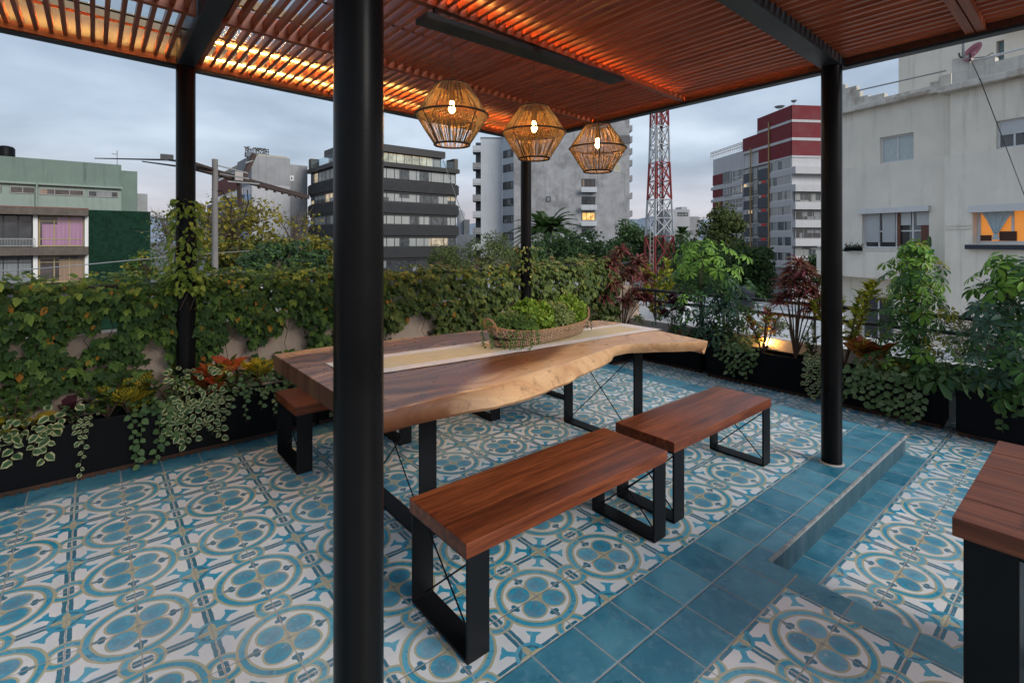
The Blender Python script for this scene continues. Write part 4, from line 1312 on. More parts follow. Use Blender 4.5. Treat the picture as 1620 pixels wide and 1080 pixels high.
# --- planters along the beige wall
SL = 1.46                                       # soil level (tiles)
b = on_v(55, 12.95, SL + .15); trailing('cream edged trailing plant, first in the wall planters from the photo edge', b, [(-.16, .06, .05), (-.08, .13, .05), (0.02, .10, .055), (.07, .16, .045), (-.2, .12, .05)], LM['variegated'], 0.052, 0.026, bush=34, brad=.13, bh=.13, name='variegated_trailing_plant')
b = on_v(112, 13.2, SL); croton('dark purple leaved plant between two cream edged trailers', b, 0.14, 0.10, 14, 0.10, [LM['ti']], 'oval', 'purple_leaf_plant', wscale=1.0)
b = on_v(128, 13.2, SL); croton('broad green leaved plant low in the wall planter', b, 0.12, 0.16, 16, 0.11, [LM['peperomia']], 'oval', 'broad_leaf_plant', wscale=1.0)
b = on_v(132, 12.92, SL + .18); trailing('single long cream edged strand hanging down the planter front', b, [(0.0, .30, .05), (-.03, .10, .05), (.03, .06, .05)], LM['variegated'], 0.030, 0.040, bush=6, brad=.05, bh=.05, name='variegated_trailing_plant')
b = on_v(207, 13.15, SL); croton('croton with yellow veined leaves in the wall planter', b, 0.22, 0.17, 34, 0.16, [LM['croton_y']], 'oval', wscale=0.9)
b = on_v(30, 13.1, SL); croton('low croton with yellow leaves beside the photo edge', b, 0.10, 0.12, 14, 0.12, [LM['gold'], LM['croton_y']], 'oval', wscale=0.8, up=0.2)
b = on_v(245, 12.92, SL + .2); trailing('green trailing plant spilling to the floor beside the cream edged one', b, [(-.12, .30, .05), (-.06, .33, .055), (0, .32, .05), (.06, .27, .055), (.1, .2, .05), (.15, .25, .05)], LM['peperomia'], 0.042, 0.024, bush=30, brad=.09, name='peperomia')
b = on_v(312, 12.95, SL + .2); trailing('largest cream edged trailing plant, left of the red croton', b, [(-.16, .16, .055), (-.11, .22, .06), (-.07, .27, .06), (-.02, .24, .065), (.03, .16, .065), (.08, .19, .07), (.12, .26, .06), (.15, .12, .06)], LM['variegated'], 0.044, 0.021, bush=110, brad=.14, bh=.22, name='variegated_trailing_plant')
b = on_v(345, 13.25, SL); croton('red croton beside the cream edged trailing plant at the wall', b, 0.26, 0.22, 56, 0.165, [LM['croton_r'], LM['croton_y']], 'oval', wscale=0.65, probs=[.75, .25])
b = on_v(412, 13.25, SL + .3); croton('golden yellow croton left of the table end', b, 0.20, 0.18, 54, 0.14, [LM['gold'], LM['croton_y']], 'lance', wscale=1.0, probs=[.7, .3])
b = on_v(400, 12.93, SL + .2); trailing('small leaved green trailer below the golden croton', b, [(-.14, .12, .05), (-.05, .16, .055), (.05, .12, .05), (.12, .17, .05), (.18, .1, .05)], LM['pothos'], 0.034, 0.022, bush=60, brad=.13, bh=.12)
b = on_v(470, 12.95, SL + .25); trailing('dark green trailing plant over the planter beside the rear bench', b, [(-.1, .1, .05), (0, .15, .05), (.1, .12, .05), (.2, .2, .05)], LM['peperomia'], 0.036, 0.022, bush=90, brad=.17, bh=.22)
b = on_v(515, 12.93, SL + .2); trailing('cream edged trailer half hidden by the rear bench', b, [(-.05, .18, .05), (.03, .27, .055), (.1, .2, .05), (.17, .25, .05)], LM['variegated'], 0.036, 0.024, bush=30, brad=.1, name='variegated_trailing_plant')
for x_, lb_ in ((170, 'leafy green filler plant between the single strand and the yellow veined croton'), (275, 'leafy green filler plant behind the peperomia'), (375, 'leafy green filler plant between the red and the golden croton'), (20, 'leafy green filler plant at the photo edge')):
    b = on_v(x_, 13.3, SL + .1); croton(lb_, b, 0.24, 0.26, 70, 0.06, [LM['creeper'], LM['peperomia']], 'oval', 'leafy_plant', nst=5, wscale=1.0)
b = on_v(650, 13.2, SL + .2); croton('small golden leaved plant behind the table, below the creeper', b, 0.2, 0.2, 30, 0.09, [LM['croton_g'], LM['orange']], 'oval', probs=[.7, .3])
b = on_v(985, 14.0, LOW + 1.6)
HD = []
for q, (x_, y_, dv) in enumerate([(982, 400, 0), (958, 425, .3), (1000, 432, -.2), (1018, 440, .2), (972, 452, -.4), (1002, 466, .3), (955, 470, .1), (990, 480, -.3), (1022, 470, -.4), (968, 415, .2), (1010, 415, .4), (985, 440, .2)]):
    p_ = on_v(x_, 14.1 + dv, 0); HD.append((p_.x, p_.y, hpx(p_, y_)))
spiky('red bladed dracaena cluster against the creeper at the far corner', b, HD, 70, 0.2, LM['dracaena'], droop=0.55, wscale=1.3)
b = on_v(1040, 14.0, LOW + 1.6)
croton('tall yellow green croton right of the red dracaena', b, hpx(b, 400) - b.z, 0.42, 520, 0.105, [LM['croton_g']], 'lance', nst=12, wscale=1.3)
b = on_v(968, 13.0, 1.75); spiky('pale striped spider plant behind the far table end', b, [tuple(b + Vector((0, 0, 0.06)))], 34, 0.20, LM['spider'], 'spider_plant', 0.75, 1.2, stem=False, up=.5)
b = on_v(1010, 13.0, 1.70); spiky('yellow striped spider plant by the tip of the table', b, [tuple(b + Vector((0, 0, 0.05)))], 30, 0.17, LM['spider'], 'spider_plant', 0.75, 1.2, stem=False, up=.5)
b = on_v(943, 13.0, 1.70); spiky('small yellow grassy plant next to the basket handle', b, [tuple(b + Vector((0, 0, 0.05)))], 24, 0.15, LM['gold'], 'grass_plant', 0.75, 1.0, stem=False, up=.5)
b = on_u(1062, 20.4, LOW + 1.6)
HD = []
for x_, y_, du in [(1060, 472, 0), (1044, 485, .2), (1075, 470, -.2), (1055, 498, .1), (1078, 492, .2), (1066, 482, -.1)]:
    p_ = on_u(x_, 20.5 + du, 0); HD.append((p_.x, p_.y, hpx(p_, y_)))
spiky('dark purple ti plant between the lime croton and the tall umbrella plant', b, HD, 16, 0.17, LM['ti'], 'ti_plant', 0.4, 2.6)
b = on_u(1080, 20.4, LOW + 1.6); croton('orange tinted low plant under the dark purple ti plant', b, .12, .2, 26, .09, [LM['gold'], LM['croton_r']], 'lance', probs=[.6, .4])

# --- planters on the open side
RS = LOW + 1.58
b = on_u(1112, 20.5, RS)
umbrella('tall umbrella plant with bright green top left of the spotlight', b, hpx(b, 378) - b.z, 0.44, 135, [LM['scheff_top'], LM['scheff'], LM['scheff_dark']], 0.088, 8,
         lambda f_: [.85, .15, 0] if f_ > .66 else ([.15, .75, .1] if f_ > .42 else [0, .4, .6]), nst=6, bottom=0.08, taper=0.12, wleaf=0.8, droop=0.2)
b = on_u(1152, 20.6, RS)
umbrella('second umbrella plant, drooping blue green leaves beside the tank', b, hpx(b, 440) - b.z, 0.27, 56, [LM['scheff'], LM['scheff_dark']], 0.09, 8, lambda f_: [.3, .7], nst=4, wleaf=0.8, taper=.25, droop=0.35)
b = on_u(1133, 20.2, RS); spiky('dark red ti plant in front of the umbrella plants', b, [tuple(b + Vector((0, 0, .10))), tuple(b + Vector((0.01, 0.02, .17)))], 14, 0.17, LM['ti'], 'ti_plant', 0.35, 2.4)
b = on_u(1165, 19.85, RS + .2)
trailing('silvery green trailing plant over the planter left of the spotlight', b, [(-.2, .1, .06), (-.13, .14, .06), (-.06, .26, .07), (0.0, .30, .06), (.06, .22, .06), (.12, .28, .05), (.18, .2, .06), (.24, .14, .06)], LM['pothos'], 0.05, 0.026, bush=90, brad=.16, bh=.14, out=(-1, 0))
b = on_u(1122, 19.9, RS + .3); croton('small plant with two golden leaves over the planter end', b, .06, .08, 8, .1, [LM['gold'], LM['scheff']], 'oval', up=-.2, probs=[.5, .5])
b = on_u(1207, 20.35, RS)
croton('red and yellow croton glowing in front of the spotlight', b, hpx(b, 478) - b.z, 0.30, 150, 0.105, [LM['croton_r'], LM['croton_g'], LM['dracaena']], 'lance', nst=7, probs=[.35, .4, .25])
b = on_u(1258, 20.6, RS)
HD = []
for x_, y_, du in [(1262, 418, 0), (1250, 430, .2), (1278, 432, -.2), (1265, 440, .2), (1240, 447, 0), (1256, 452, -.2), (1275, 452, .1), (1288, 462, .2), (1298, 475, 0), (1245, 468, .2), (1266, 466, .3), (1284, 488, -.1), (1232, 478, .1)]:
    p_ = on_u(x_, 20.7 + du, 0); HD.append((p_.x, p_.y, hpx(p_, y_)))
spiky('tall red dracaena with bare woody stems left of the right hand column', b, HD, 64, 0.155, LM['dracaena'], droop=0.5, wscale=1.1, stem_r=0.008)
b = on_u(1290, 20.4, RS)
croton('dark leaved shrub at the foot of the right hand column planter', b, 0.28, 0.22, 60, 0.085, [LM['ti'], LM['scheff']], 'lance', nst=5, probs=[.35, .65], name='dark_shrub')
b = on_u(1282, 20.2, RS); spiky('thin grey leaved plant beside the woody dracaena stems', b, [tuple(b + Vector((0.01 * q, 0.03 * (q % 2), .08 * q))) for q in range(1, 5)], 12, 0.075, LM['pothos'], 'grey_leaf_plant', 0.2, 2.2)
b = on_u(1292, 19.55, RS + .2)
trailing('cream edged trailing plant left of the right hand column', b, [(-.08, .2, .05), (-.03, .28, .05), (.02, .32, .05), (.06, .25, .05), (.1, .3, .05)], LM['variegated'], 0.045, 0.022, bush=40, brad=.07, bh=.07, out=(-1, 0), name='variegated_trailing_plant')
b = on_u(1335, 20.5, RS)
croton('tall yellow green croton behind the right hand column', b, hpx(b, 412) - b.z, 0.5, 460, 0.10, [LM['croton_g'], LM['croton_y']], 'lance', nst=9, wscale=1.2, probs=[.8, .2])
b = on_u(1376, 20.0, RS + .45)
croton('croton with orange and red leaves right of the right hand column', b, 0.22, 0.22, 56, 0.175, [LM['croton_o'], LM['croton_r']], 'oval', wscale=0.85, probs=[.72, .28])
b = on_u(1402, 20.2, RS); spiky('small white striped grass plant beside the orange croton', b, [tuple(b + Vector((0, 0, .05)))], 26, 0.15, LM['spider'], 'spider_plant', 0.7, 0.9, stem=False, up=.6)
b = on_u(1392, 19.5, RS + .2)
trailing('green trailing plant spilling onto the floor right of the column', b, [(-.28, .28, .05), (-.2, .22, .05), (-.13, .18, .06), (-.07, .26, .06), (0, .3, .07), (.06, .33, .07), (.12, .28, .08), (.18, .31, .07), (.24, .34, .07), (.3, .3, .06)], LM['pothos'], 0.058, 0.034, bush=60, brad=.18, bh=.08, out=(-1, 0))
b = on_u(1445, 20.2, RS)
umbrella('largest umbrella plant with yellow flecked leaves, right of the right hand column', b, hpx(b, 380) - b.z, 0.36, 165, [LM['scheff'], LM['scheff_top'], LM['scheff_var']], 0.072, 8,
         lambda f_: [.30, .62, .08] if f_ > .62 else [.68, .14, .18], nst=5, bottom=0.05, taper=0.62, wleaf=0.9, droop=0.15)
b = on_u(1522, 19.9, RS)
umbrella('low green plant with arching stems between the two umbrella plants', b, 0.20, 0.24, 34, [LM['scheff'], LM['peperomia']], 0.10, 5, lambda f_: [.4, .6], nst=7, bottom=0.45, taper=-0.3, name='philodendron', wleaf=1.0, droop=0.35)
b = on_u(1602, 19.6, RS)
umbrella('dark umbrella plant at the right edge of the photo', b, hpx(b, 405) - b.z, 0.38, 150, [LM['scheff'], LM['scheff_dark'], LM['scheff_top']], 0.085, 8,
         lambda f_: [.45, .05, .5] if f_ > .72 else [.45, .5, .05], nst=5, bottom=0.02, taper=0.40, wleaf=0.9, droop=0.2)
b = on_u(1612, 19.1, RS + .2); trailing('few trailing shoots under the umbrella plant at the right edge', b, [(-.1, .22, .05), (0, .12, .05), (.1, .2, .05)], LM['peperomia'], 0.05, 0.04, bush=20, brad=.1, out=(-1, 0))

# spotlight in the planter
sp = on_u(1211, 20.75, RS + .25)
t = thing('spotlight', 'small lit spotlight among the plants left of the right hand column', 'spotlight', sp)
k = MB(); k.tube([sp + Vector((0, 0, -.06)), sp], 0.006, 8); k.build('stake', M['black'], t)
k = MB(); k.lathe(sp, [(0.012, 0), (0.024, 0.012), (0.026, 0.045), (0.022, 0.046)], 16); k.build('housing', M['black'], t, smooth=True)
k = MB(); k.lathe(sp, [(0.021, 0.0465), (0.017, 0.056), (0.006, 0.060)], 16); k.build('lens', glow('spot_lens', (1.0, 0.45, 0.09), 230.0), t, smooth=True)

# --- box plants in the basket
def mound(lab, c, rx, ry, rz, n, mat, leaf, name='box_plant', tpl='oval', out=1.0):
    c = Vector(c)
    t = thing(name, lab, 'plant', c, 'small plants in the basket')
    d = rdir(n, -0.25, 1.0)
    rr_ = rng.uniform(0.55, 1.06, n) ** 0.6
    nz = np.array([1 + 0.22 * mnoise.noise((q[0] * 2.2, q[1] * 2.2, q[2] * 2.2 + c.x * 9)) for q in d])
    P = np.array(c) + d * np.array([rx, ry, rz]) * (rr_ * nz)[:, None]
    D = d * 0.45 + np.array([0, 0, 0.5]) + rng.normal(0, 0.55, (n, 3))
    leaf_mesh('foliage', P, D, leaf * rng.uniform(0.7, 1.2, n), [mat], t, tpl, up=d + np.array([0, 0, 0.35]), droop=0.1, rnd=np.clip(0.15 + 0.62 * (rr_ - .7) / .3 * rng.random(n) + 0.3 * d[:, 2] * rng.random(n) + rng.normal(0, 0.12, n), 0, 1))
    k = MB()
    for i in range(14):
        q = d[i] * np.array([rx, ry, rz]) * 0.7
        k.tube([c + Vector((q[0] * .2, q[1] * .2, -.03)), c + Vector(q)], 0.0014, 4)
    k.build('stem', M['twig'], t)
    return t
top = bc + Vector((0, 0, 0.085))
def bpos(a, b_=0.0, z=0.0): return top + bx_ * a + by_ * b_ + Vector((0, 0, z))
mound('dense green box plant in the middle of the basket', bpos(-0.10, 0, .015), 0.155, 0.125, 0.135, 3600, LM['box'], 0.033)
mound('pale leaved small plant between the two green box plants', bpos(0.09, -0.045, .01), 0.125, 0.115, 0.125, 3600, LM['box_pale'], 0.018, tpl='oval', name='pale_box_plant')
mound('green box plant at the far handle of the basket', bpos(0.27, 0.0, .02), 0.135, 0.105, 0.125, 2800, LM['box'], 0.032)
mound('pale fine leaved plant at the near handle of the basket', bpos(-0.26, 0.02, .0), 0.10, 0.10, 0.115, 2600, LM['box_pale'], 0.016, name='pale_box_plant')
b = bpos(-0.30, -0.06, 0.03); trailing('small leaved trailer hanging over the near end of the basket', b, [(-.16, .10, .06), (-.10, .11, .075), (-.05, .12, .085), (0, .12, .09), (.04, .11, .09), (.08, .12, .085), (.12, .07, .08), (-.2, .1, .04)], LM['box_trail'], 0.017, 0.0085, bush=420, brad=.085, bh=.075, out=tuple((-by_ * 0.75 - bx_ * .65).normalized())[:2], tpl='oval', wscale=1.2)
b = bpos(0.395, 0.0, 0.07); trailing('small leaved trailer hanging over the far end of the basket', b, [(-.06, .14, .06), (-.02, .15, .065), (.02, .12, .06), (.05, .08, .05)], LM['box_trail'], 0.016, 0.0085, bush=90, brad=.04, bh=.03, out=tuple((bx_ * .9 - by_ * .3).normalized())[:2], tpl='oval', wscale=1.2)
# ------------------------------------------------------------------ the city around
GZ = -10.0
FW, RT = Vector((cA, sA, 0)), Vector((sA, -cA, 0))
class Fac:
    """a vertical facade plane; a runs along it, d into the building"""
    def __init__(s, x, z, bearing, O=None):
        s.O = (px(x, HORY, z) if O is None else Vector(O)); s.O.z = 0
        b = math.radians(bearing)
        s.e = FW * math.cos(b) + RT * math.sin(b)
        n = Vector((-s.e.y, s.e.x, 0))
        if n.dot(Vector((CAM.x, CAM.y, 0)) - s.O) < 0: n = -n
        s.n = n
    def hit(s, x, y):
        r = ray(x, y)
        den = r.x * s.n.x + r.y * s.n.y
        t = ((s.O - CAM).x * s.n.x + (s.O - CAM).y * s.n.y) / den
        p = CAM + r * t
        return (p - s.O).dot(s.e), p.z
    def a(s, x): return s.hit(x, HORY)[0]
    def P(s, a, d, h): return s.O + s.e * a - s.n * d + Vector((0, 0, h))
    def box(s, mb, a0, a1, d0, d1, h0, h1, mi=0):
        q = [(a0, d0), (a1, d0), (a1, d1), (a0, d1)]
        c = (s.e.cross(-s.n)).z
        if c < 0: q = q[::-1]
        return mb.hexa([s.P(a, d, h0) for a, d in q] + [s.P(a, d, h1) for a, d in q], mi)
    def shifted(s, d):
        f = Fac(0, 1, 0, s.O + s.n * d); f.e, f.n = s.e, s.n
        return f
def glass(name, dark, pale, ppale, cell=1.3, lit=None, plit=0.0, emis=0.6, rough=0.08):
    m, nt, b = new_mat(name)
    p = pos_vec(nt); x, y, z = xyz(nt, p)
    wn_ = nt.nodes.new('ShaderNodeTexWhiteNoise')
    nt.links.new(comb(nt, (x / cell).floor(), (y / cell).floor(), (z / 2.6).floor()), wn_.inputs['Vector'])
    r = X(nt, wn_.outputs[0])
    fold = noise_x(nt, comb(nt, x * 9.0, y * 9.0, z * 0.3), 1.0, 2)
    inn = noise_x(nt, p, 1.7, 3)
    pc = cmix(nt, fold.lin(.3, .7), [k * 0.75 for k in pale], pale)
    dk = cmix(nt, inn.lin(.3, .7), [k * 0.5 for k in dark], [k * 1.6 for k in dark])
    c = cmix(nt, r.lt(ppale), dk, pc)
    nt.links.new(c, b.inputs['Base Color'])
    b.inputs['Roughness'].default_value = rough
    b.inputs['Specular IOR Level'].default_value = 0.7
    if lit:
        b.inputs['Emission Color'].default_value = (*lit, 1)
        ee = (r.gt(1.0 - plit) * (inn.lin(0.25, 0.75, 0.35, 1.2))) * emis
        nt.links.new(ee.k, b.inputs['Emission Strength'])
    return m
M['gl_office'] = glass('office_glass', (0.06, 0.07, 0.075), (0.34, 0.36, 0.35), 0.55, 1.7, (1.0, 0.78, 0.5), 0.16, 0.28)
M['gl_office_lit'] = glass('office_glass_lit', (0.1, 0.09, 0.07), (0.40, 0.38, 0.32), 0.5, 1.7, (1.0, 0.80, 0.50), 0.6, 0.3)
M['gl_dark'] = glass('dark_glass', (0.035, 0.04, 0.045), (0.22, 0.24, 0.25), 0.35, 1.1)
M['gl_flat'] = glass('flat_glass', (0.05, 0.06, 0.065), (0.30, 0.31, 0.30), 0.5, 1.0, (1.0, 0.62, 0.25), 0.07, 0.5)
M['gl_pink'] = glass('boarded_pink_glass', (0.05, 0.045, 0.05), (0.36, 0.20, 0.31), 0.62, 0.85)
M['gl_brown'] = glass('boarded_brown_glass', (0.06, 0.05, 0.05), (0.30, 0.21, 0.15), 0.5, 1.1)
M['gl_red'] = glass('reddish_glass', (0.05, 0.045, 0.04), (0.26, 0.06, 0.05), 0.2, 2.0)
M['gl_amber'] = glass('amber_interior', (0.2, 0.1, 0.03), (0.4, 0.22, 0.08), 0.5, 1.0, (1.0, 0.55, 0.18), 0.7, 0.8)
M['fr_dark'] = surf('dark_window_frame', (0.02, 0.021, 0.023), 0.5)
M['fr_white'] = surf('white_window_frame', (0.62, 0.62, 0.62), 0.5, 0, 0.06)
M['fr_grey'] = surf('grey_window_frame', (0.24, 0.25, 0.25), 0.5)
def window(par, F, a0, a1, h0, h1, frame, pane, n=2, fw=0.06, d=0.0, rows=(), wts=None):
    if a0 > a1: a0, a1 = a1, a0
    k = MB()
    F.box(k, a0, a1, d - 0.05, d + 0.03, h0, h0 + fw); F.box(k, a0, a1, d - 0.05, d + 0.03, h1 - fw, h1)
    F.box(k, a0, a0 + fw, d - 0.05, d + 0.03, h0 + fw, h1 - fw); F.box(k, a1 - fw, a1, d - 0.05, d + 0.03, h0 + fw, h1 - fw)
    cs = np.cumsum(wts)[:-1] / np.sum(wts) if wts else [i / n for i in range(1, n)]
    for q in cs:
        c = a0 + (a1 - a0) * q; F.box(k, c - fw * .4, c + fw * .4, d - 0.045, d + 0.025, h0 + fw, h1 - fw)
    for q in rows:
        c = h0 + (h1 - h0) * q; F.box(k, a0 + fw, a1 - fw, d - 0.042, d + 0.02, c - fw * .35, c + fw * .35)
    w = k.build('window', M[frame] if isinstance(frame, str) else frame, par)
    k = MB(); F.box(k, a0 + fw, a1 - fw, d - 0.012, d + 0.012, h0 + fw, h1 - fw)
    k.build('pane', M[pane] if isinstance(pane, str) else pane, w)
    return w
def fpart(par, name, F, boxes, mat, bevel=0.0):
    k = MB()
    for b_ in boxes: F.box(k, *b_)
    return k.build(name, M[mat] if isinstance(mat, str) else mat, par, bevel=bevel)
def rect(F, x0, y0, x1, y1):
    """facade rectangle from its top left and bottom right photo pixels"""
    a0, h1 = F.hit(x0, y0); a1, h0 = F.hit(x1, y1)
    return min(a0, a1), max(a0, a1), h0, h1

# ground, hills
k = MB()
R_ = 5500
k.quad((-R_, -R_, GZ), (R_, -R_, GZ), (R_, R_, GZ), (-R_, R_, GZ))
tag(k.build('ground', surf('street_ground', (0.07, 0.07, 0.068), 0.95, 0, 0.3, 0.2)), 'grey city ground far below the terrace', 'ground', kind='structure')
vs, fs = [], []
NHL = 90
for i in range(NHL + 1):
    b = math.radians(-70 + 140 * i / NHL)
    d = (FW * math.cos(b) + RT * math.sin(b))
    hgt = 190 + 70 * mnoise.noise((i * 0.23, 1, 0)) + 25 * mnoise.noise((i * 0.9, 2, 0))
    for rr_, hh in ((3800, GZ), (4200, hgt * .6), (4700, hgt), (5300, GZ)):
        p = CAM + d * rr_; vs.append((p.x, p.y, hh))
for i in range(NHL):
    for j in range(3):
        a = i * 4 + j; fs.append((a, a + 4, a + 5, a + 1))
k = MB(); k.add(vs, fs)
tag(k.build('hills', surf('hazy_hill_slope', (0.17, 0.21, 0.26), 1.0, 0, 0.15, 0.002)), 'low hills on the horizon, coloured blue for haze', 'hills', kind='structure')  # distance haze is mixed into the slope colour
# the house under the terrace
k = MB(); k.tbox(-30, 21.9, -15, 15.6, GZ / T, -0.9)
po = k.build('terrace_house', M['white_paint'], loc=G(0, 0, GZ / T))
tag(po, 'white house body that carries the tiled roof terrace', 'house')

# --- mint green building and brown slab building on the left
M['mint'] = surf('mint_render', (0.14, 0.195, 0.165), 0.9, 0, 0.14, 0.9, 0.3, 20, 0.75)
M['mint_light'] = surf('mint_render_light', (0.225, 0.285, 0.25), 0.9, 0, 0.1, 0.9, 0.2, 20, 0.4)
F = Fac(192, 47, 50.3)
t = thing('apartment_building', 'pale mint green building with a ribbon of small windows at the far left', 'building', F.P(F.a(90), 0, GZ))
a0, a1 = F.a(-75), F.a(192)
ht = F.hit(192, 261)[1]; hm = F.hit(192, 297)[1]
fpart(t, 'wall', F, [(a0, a1, 0.12, 9, GZ, hm + .05)], 'mint_light')
fpart(t, 'parapet', F, [(a0, a1, 0, 9, hm + 0.055, ht)], 'mint')
fpart(t, 'ledge', F, [(a0, a1 + .1, -0.2, 0.119, hm - .12, hm + .05)], 'mint_light')
ax, hx = F.hit(192, 269); ay = F.a(218)
fpart(t, 'stair_block', F, [(ax + .01, ay, .6, 7, GZ, F.hit(205, 269.5)[1])], 'mint')
fpart(t, 'stair_block', F, [(ay + .01, F.a(235), 1.2, 6, GZ, F.hit(225, 305)[1])], surf('grey_render', (0.25, 0.26, 0.26), .9, 0, .2, 1))
for x0, x1, y0, y1, g in ((-60, -2, 290, 303, 'gl_dark'), (0.5, 2.5, 293, 305, 'gl_dark'), (15, 56, 294, 307, 'gl_red'), (62, 133, 297.5, 310.5, 'gl_brown'), (139, 187.5, 301, 313, 'gl_dark')):
    q = rect(F, x0, y0, x1, y1); window(t, F, *q, 'fr_grey', g, max(1, int((x1 - x0) / 18)), .07, 0.11)
k = MB(); k.tube([F.P(F.a(59), -.2, F.hit(59, 290)[1]), F.P(F.a(58), -.12, F.hit(59, 298)[1]), F.P(F.a(58), -.12, F.hit(59, 330)[1])], .08, 8); k.build('drain_pipe', M['mint_light'], t)
ta = thing('roof_antenna', 'thin mast with one arm on the roof of the mint green building', 'antenna', F.P(F.a(186), 1, ht))
k = MB(); h1 = F.hit(186, 236)[1]; k.tube([F.P(F.a(186), 1, ht - .3), F.P(F.a(186), 1, h1)], .04, 6); k.bar(F.P(F.a(177), 1, h1 - .35), F.P(F.a(186), 1, h1 - .35), .12, .06); k.build('mast', M['fr_grey'], ta)
tw = thing('water_tank', 'dark round water tank on the mint green roof at the left edge', 'water tank', F.P(F.a(4), 2, ht + .25))
c = F.P(F.a(3), 2.2, F.hit(5, 246)[1]); hh = F.hit(5, 225)[1] - c.z
k = MB(); k.lathe(c, [(0.62, 0), (0.62, hh * .78), (0.5, hh * .93), (0.22, hh)], 20); k.build('tank_body', M['planter'], tw, smooth=True)

F = Fac(140, 39, 50.3)
M['brown_slab'] = surf('weathered_slab', (0.10, 0.082, 0.068), 0.95, 0, 0.35, 3, 0.4, 30, 0.5)
t = thing('office_block', 'two storey block with brown concrete slabs and pink boarded windows', 'building', F.P(F.a(70), 0, GZ))
a0, a1 = F.a(-75), F.a(140)
H = lambda y: F.hit(140, y)[1]
fpart(t, 'slab', F, [(a0, a1, -0.6, 7, H(342), H(331))], 'brown_slab')
fpart(t, 'slab', F, [(a0, a1, -0.6, 7, H(402.5), H(390))], 'brown_slab')
fpart(t, 'core', F, [(a0, a1 - .02, 0.35, 7, GZ, H(342) - .002)], 'fr_dark')
fpart(t, 'roof_edge', F, [(a0, a1, -0.5, 6.9, H(331) + .001, H(330))], surf('red_edge', (0.22, 0.05, 0.04), .9))
for x0, x1 in ((52.5, 60), (134, 140)):
    fpart(t, 'pillar', F, [(F.a(x0), F.a(x1) - .005, -.1, .34, H(390) + .001, H(342) - .001), (F.a(x0), F.a(x1) - .005, -.1, .34, GZ, H(402.5) - .001)], 'white_paint')
window(t, F, F.a(60) + .02, F.a(134) - .02, H(389.5), H(342.5), surf('ochre_frame', (0.3, 0.24, 0.12), .6), 'gl_pink', 3, .09, .2, (0.24, 0.82))
window(t, F, F.a(-20), F.a(52) - .02, H(389.5), H(342.5), 'fr_dark', 'gl_dark', 3, .08, .25, (0.8,))
window(t, F, F.a(60) + .02, F.a(134) - .02, H(445), H(403), surf('ochre_frame_b', (0.3, 0.24, 0.12), .6), 'gl_brown', 3, .09, .2, (0.75,))
window(t, F, F.a(-20), F.a(52) - .02, H(445), H(403), 'fr_dark', 'gl_dark', 3, .08, .25, (0.75,))
k = MB(); ar, ab = F.a(-20), F.a(57)
for h in (H(378.5), H(389)): F.box(k, ar, ab, -.62, -.56, h, h + .06)
for i in range(34): c = ar + (ab - ar) * i / 33; F.box(k, c - .012, c + .012, -.605, -.58, H(389), H(378.5))
k.build('balcony_rail', M['fr_grey'], t)
m, ntg, b = new_mat('green_mosaic')
p = pos_vec(ntg); x, y, z = xyz(ntg, p)
al = x * F.e.x + y * F.e.y
wn_ = ntg.nodes.new('ShaderNodeTexWhiteNoise'); ntg.links.new(comb(ntg, (al / .22).floor(), (z / .22).floor(), 0.0), wn_.inputs['Vector'])
r1 = X(ntg, wn_.outputs[0])
c = cmix(ntg, r1, (0.0035, 0.020, 0.0115), (0.008, 0.034, 0.020))
jl = ((al / .22).wrap(0., 1.).min((z / .22).wrap(0., 1.))).lt(.07)
c = cmix(ntg, jl * .6, c, (0.015, 0.035, 0.024)); c = cmix(ntg, noise_x(ntg, p, 2.0, 5, .7).gt(.69) * 0.5, c, (0.3, .36, .33))
ntg.links.new(c, b.inputs['Base Color']); b.inputs['Roughness'].default_value = .8; b.inputs['Specular IOR Level'].default_value = .1
t = thing('tiled_wall', 'blank dark green mosaic wall right of the pink windows', 'wall', F.P(F.a(190), 0, GZ))
fpart(t, 'mosaic_face', F, [(F.a(140) + .01, F.a(238), -.1, 5, GZ, F.hit(140, 332)[1])], m)

# --- grey apartment block with red flank
M['grey_conc'] = surf('grey_render_stained', (0.26, 0.265, 0.275), 0.92, 0, 0.2, 0.35, 0.2, 12, 0.6)
M['grey_conc_l'] = surf('grey_render_light', (0.38, 0.385, 0.40), 0.92, 0, 0.14, 0.3, 0.2, 12, 0.4)
M['brick'] = surf('red_brick_far', (0.16, 0.05, 0.04), 0.95, 0, 0.25, 1.5)
F = Fac(398, 78, 50.3); F2 = Fac(398, 78, -39.7)
t = thing('apartment_building', 'grey apartment block with a red brick flank and a rooftop sign', 'building', F.P(4, 4, GZ))
a1 = F.a(459); ht = F.hit(398, 245)[1]; hm = F.hit(398, 291)[1]
fpart(t, 'wall', F, [(0, a1, 0, 10, GZ, hm)], 'grey_conc_l')
fpart(t, 'wall', F, [(0, a1, 0, 10, hm + .001, ht)], 'grey_conc')
fpart(t, 'wall', F, [(a1 + .01, F.a(489), .8, 9, GZ, F.hit(459, 259)[1])], 'grey_conc')
q = rect(F, 460, 277, 467, 286); window(t, F, *q, 'fr_white', 'gl_dark', 1, .25, .75)
b1 = F2.a(335)
b0, b1 = (0.02, b1) if b1 > 0 else (b1, -0.02)
sgn = 1 if b1 > 0.5 else -1
h_at = lambda x, y: F2.hit(x, y)[1]
FD = a1 - .1
fpart(t, 'brick_flank', F2, [(b0, b1, .02, FD, h_at(398, 296), h_at(398, 262))], 'brick')
fpart(t, 'wall', F2, [(b0, b1, .03, FD, GZ, h_at(398, 296) - .01)], 'grey_conc_l')
mblue = surf('balcony_blue', (0.11, 0.17, 0.27), .8, 0, .15, 2)
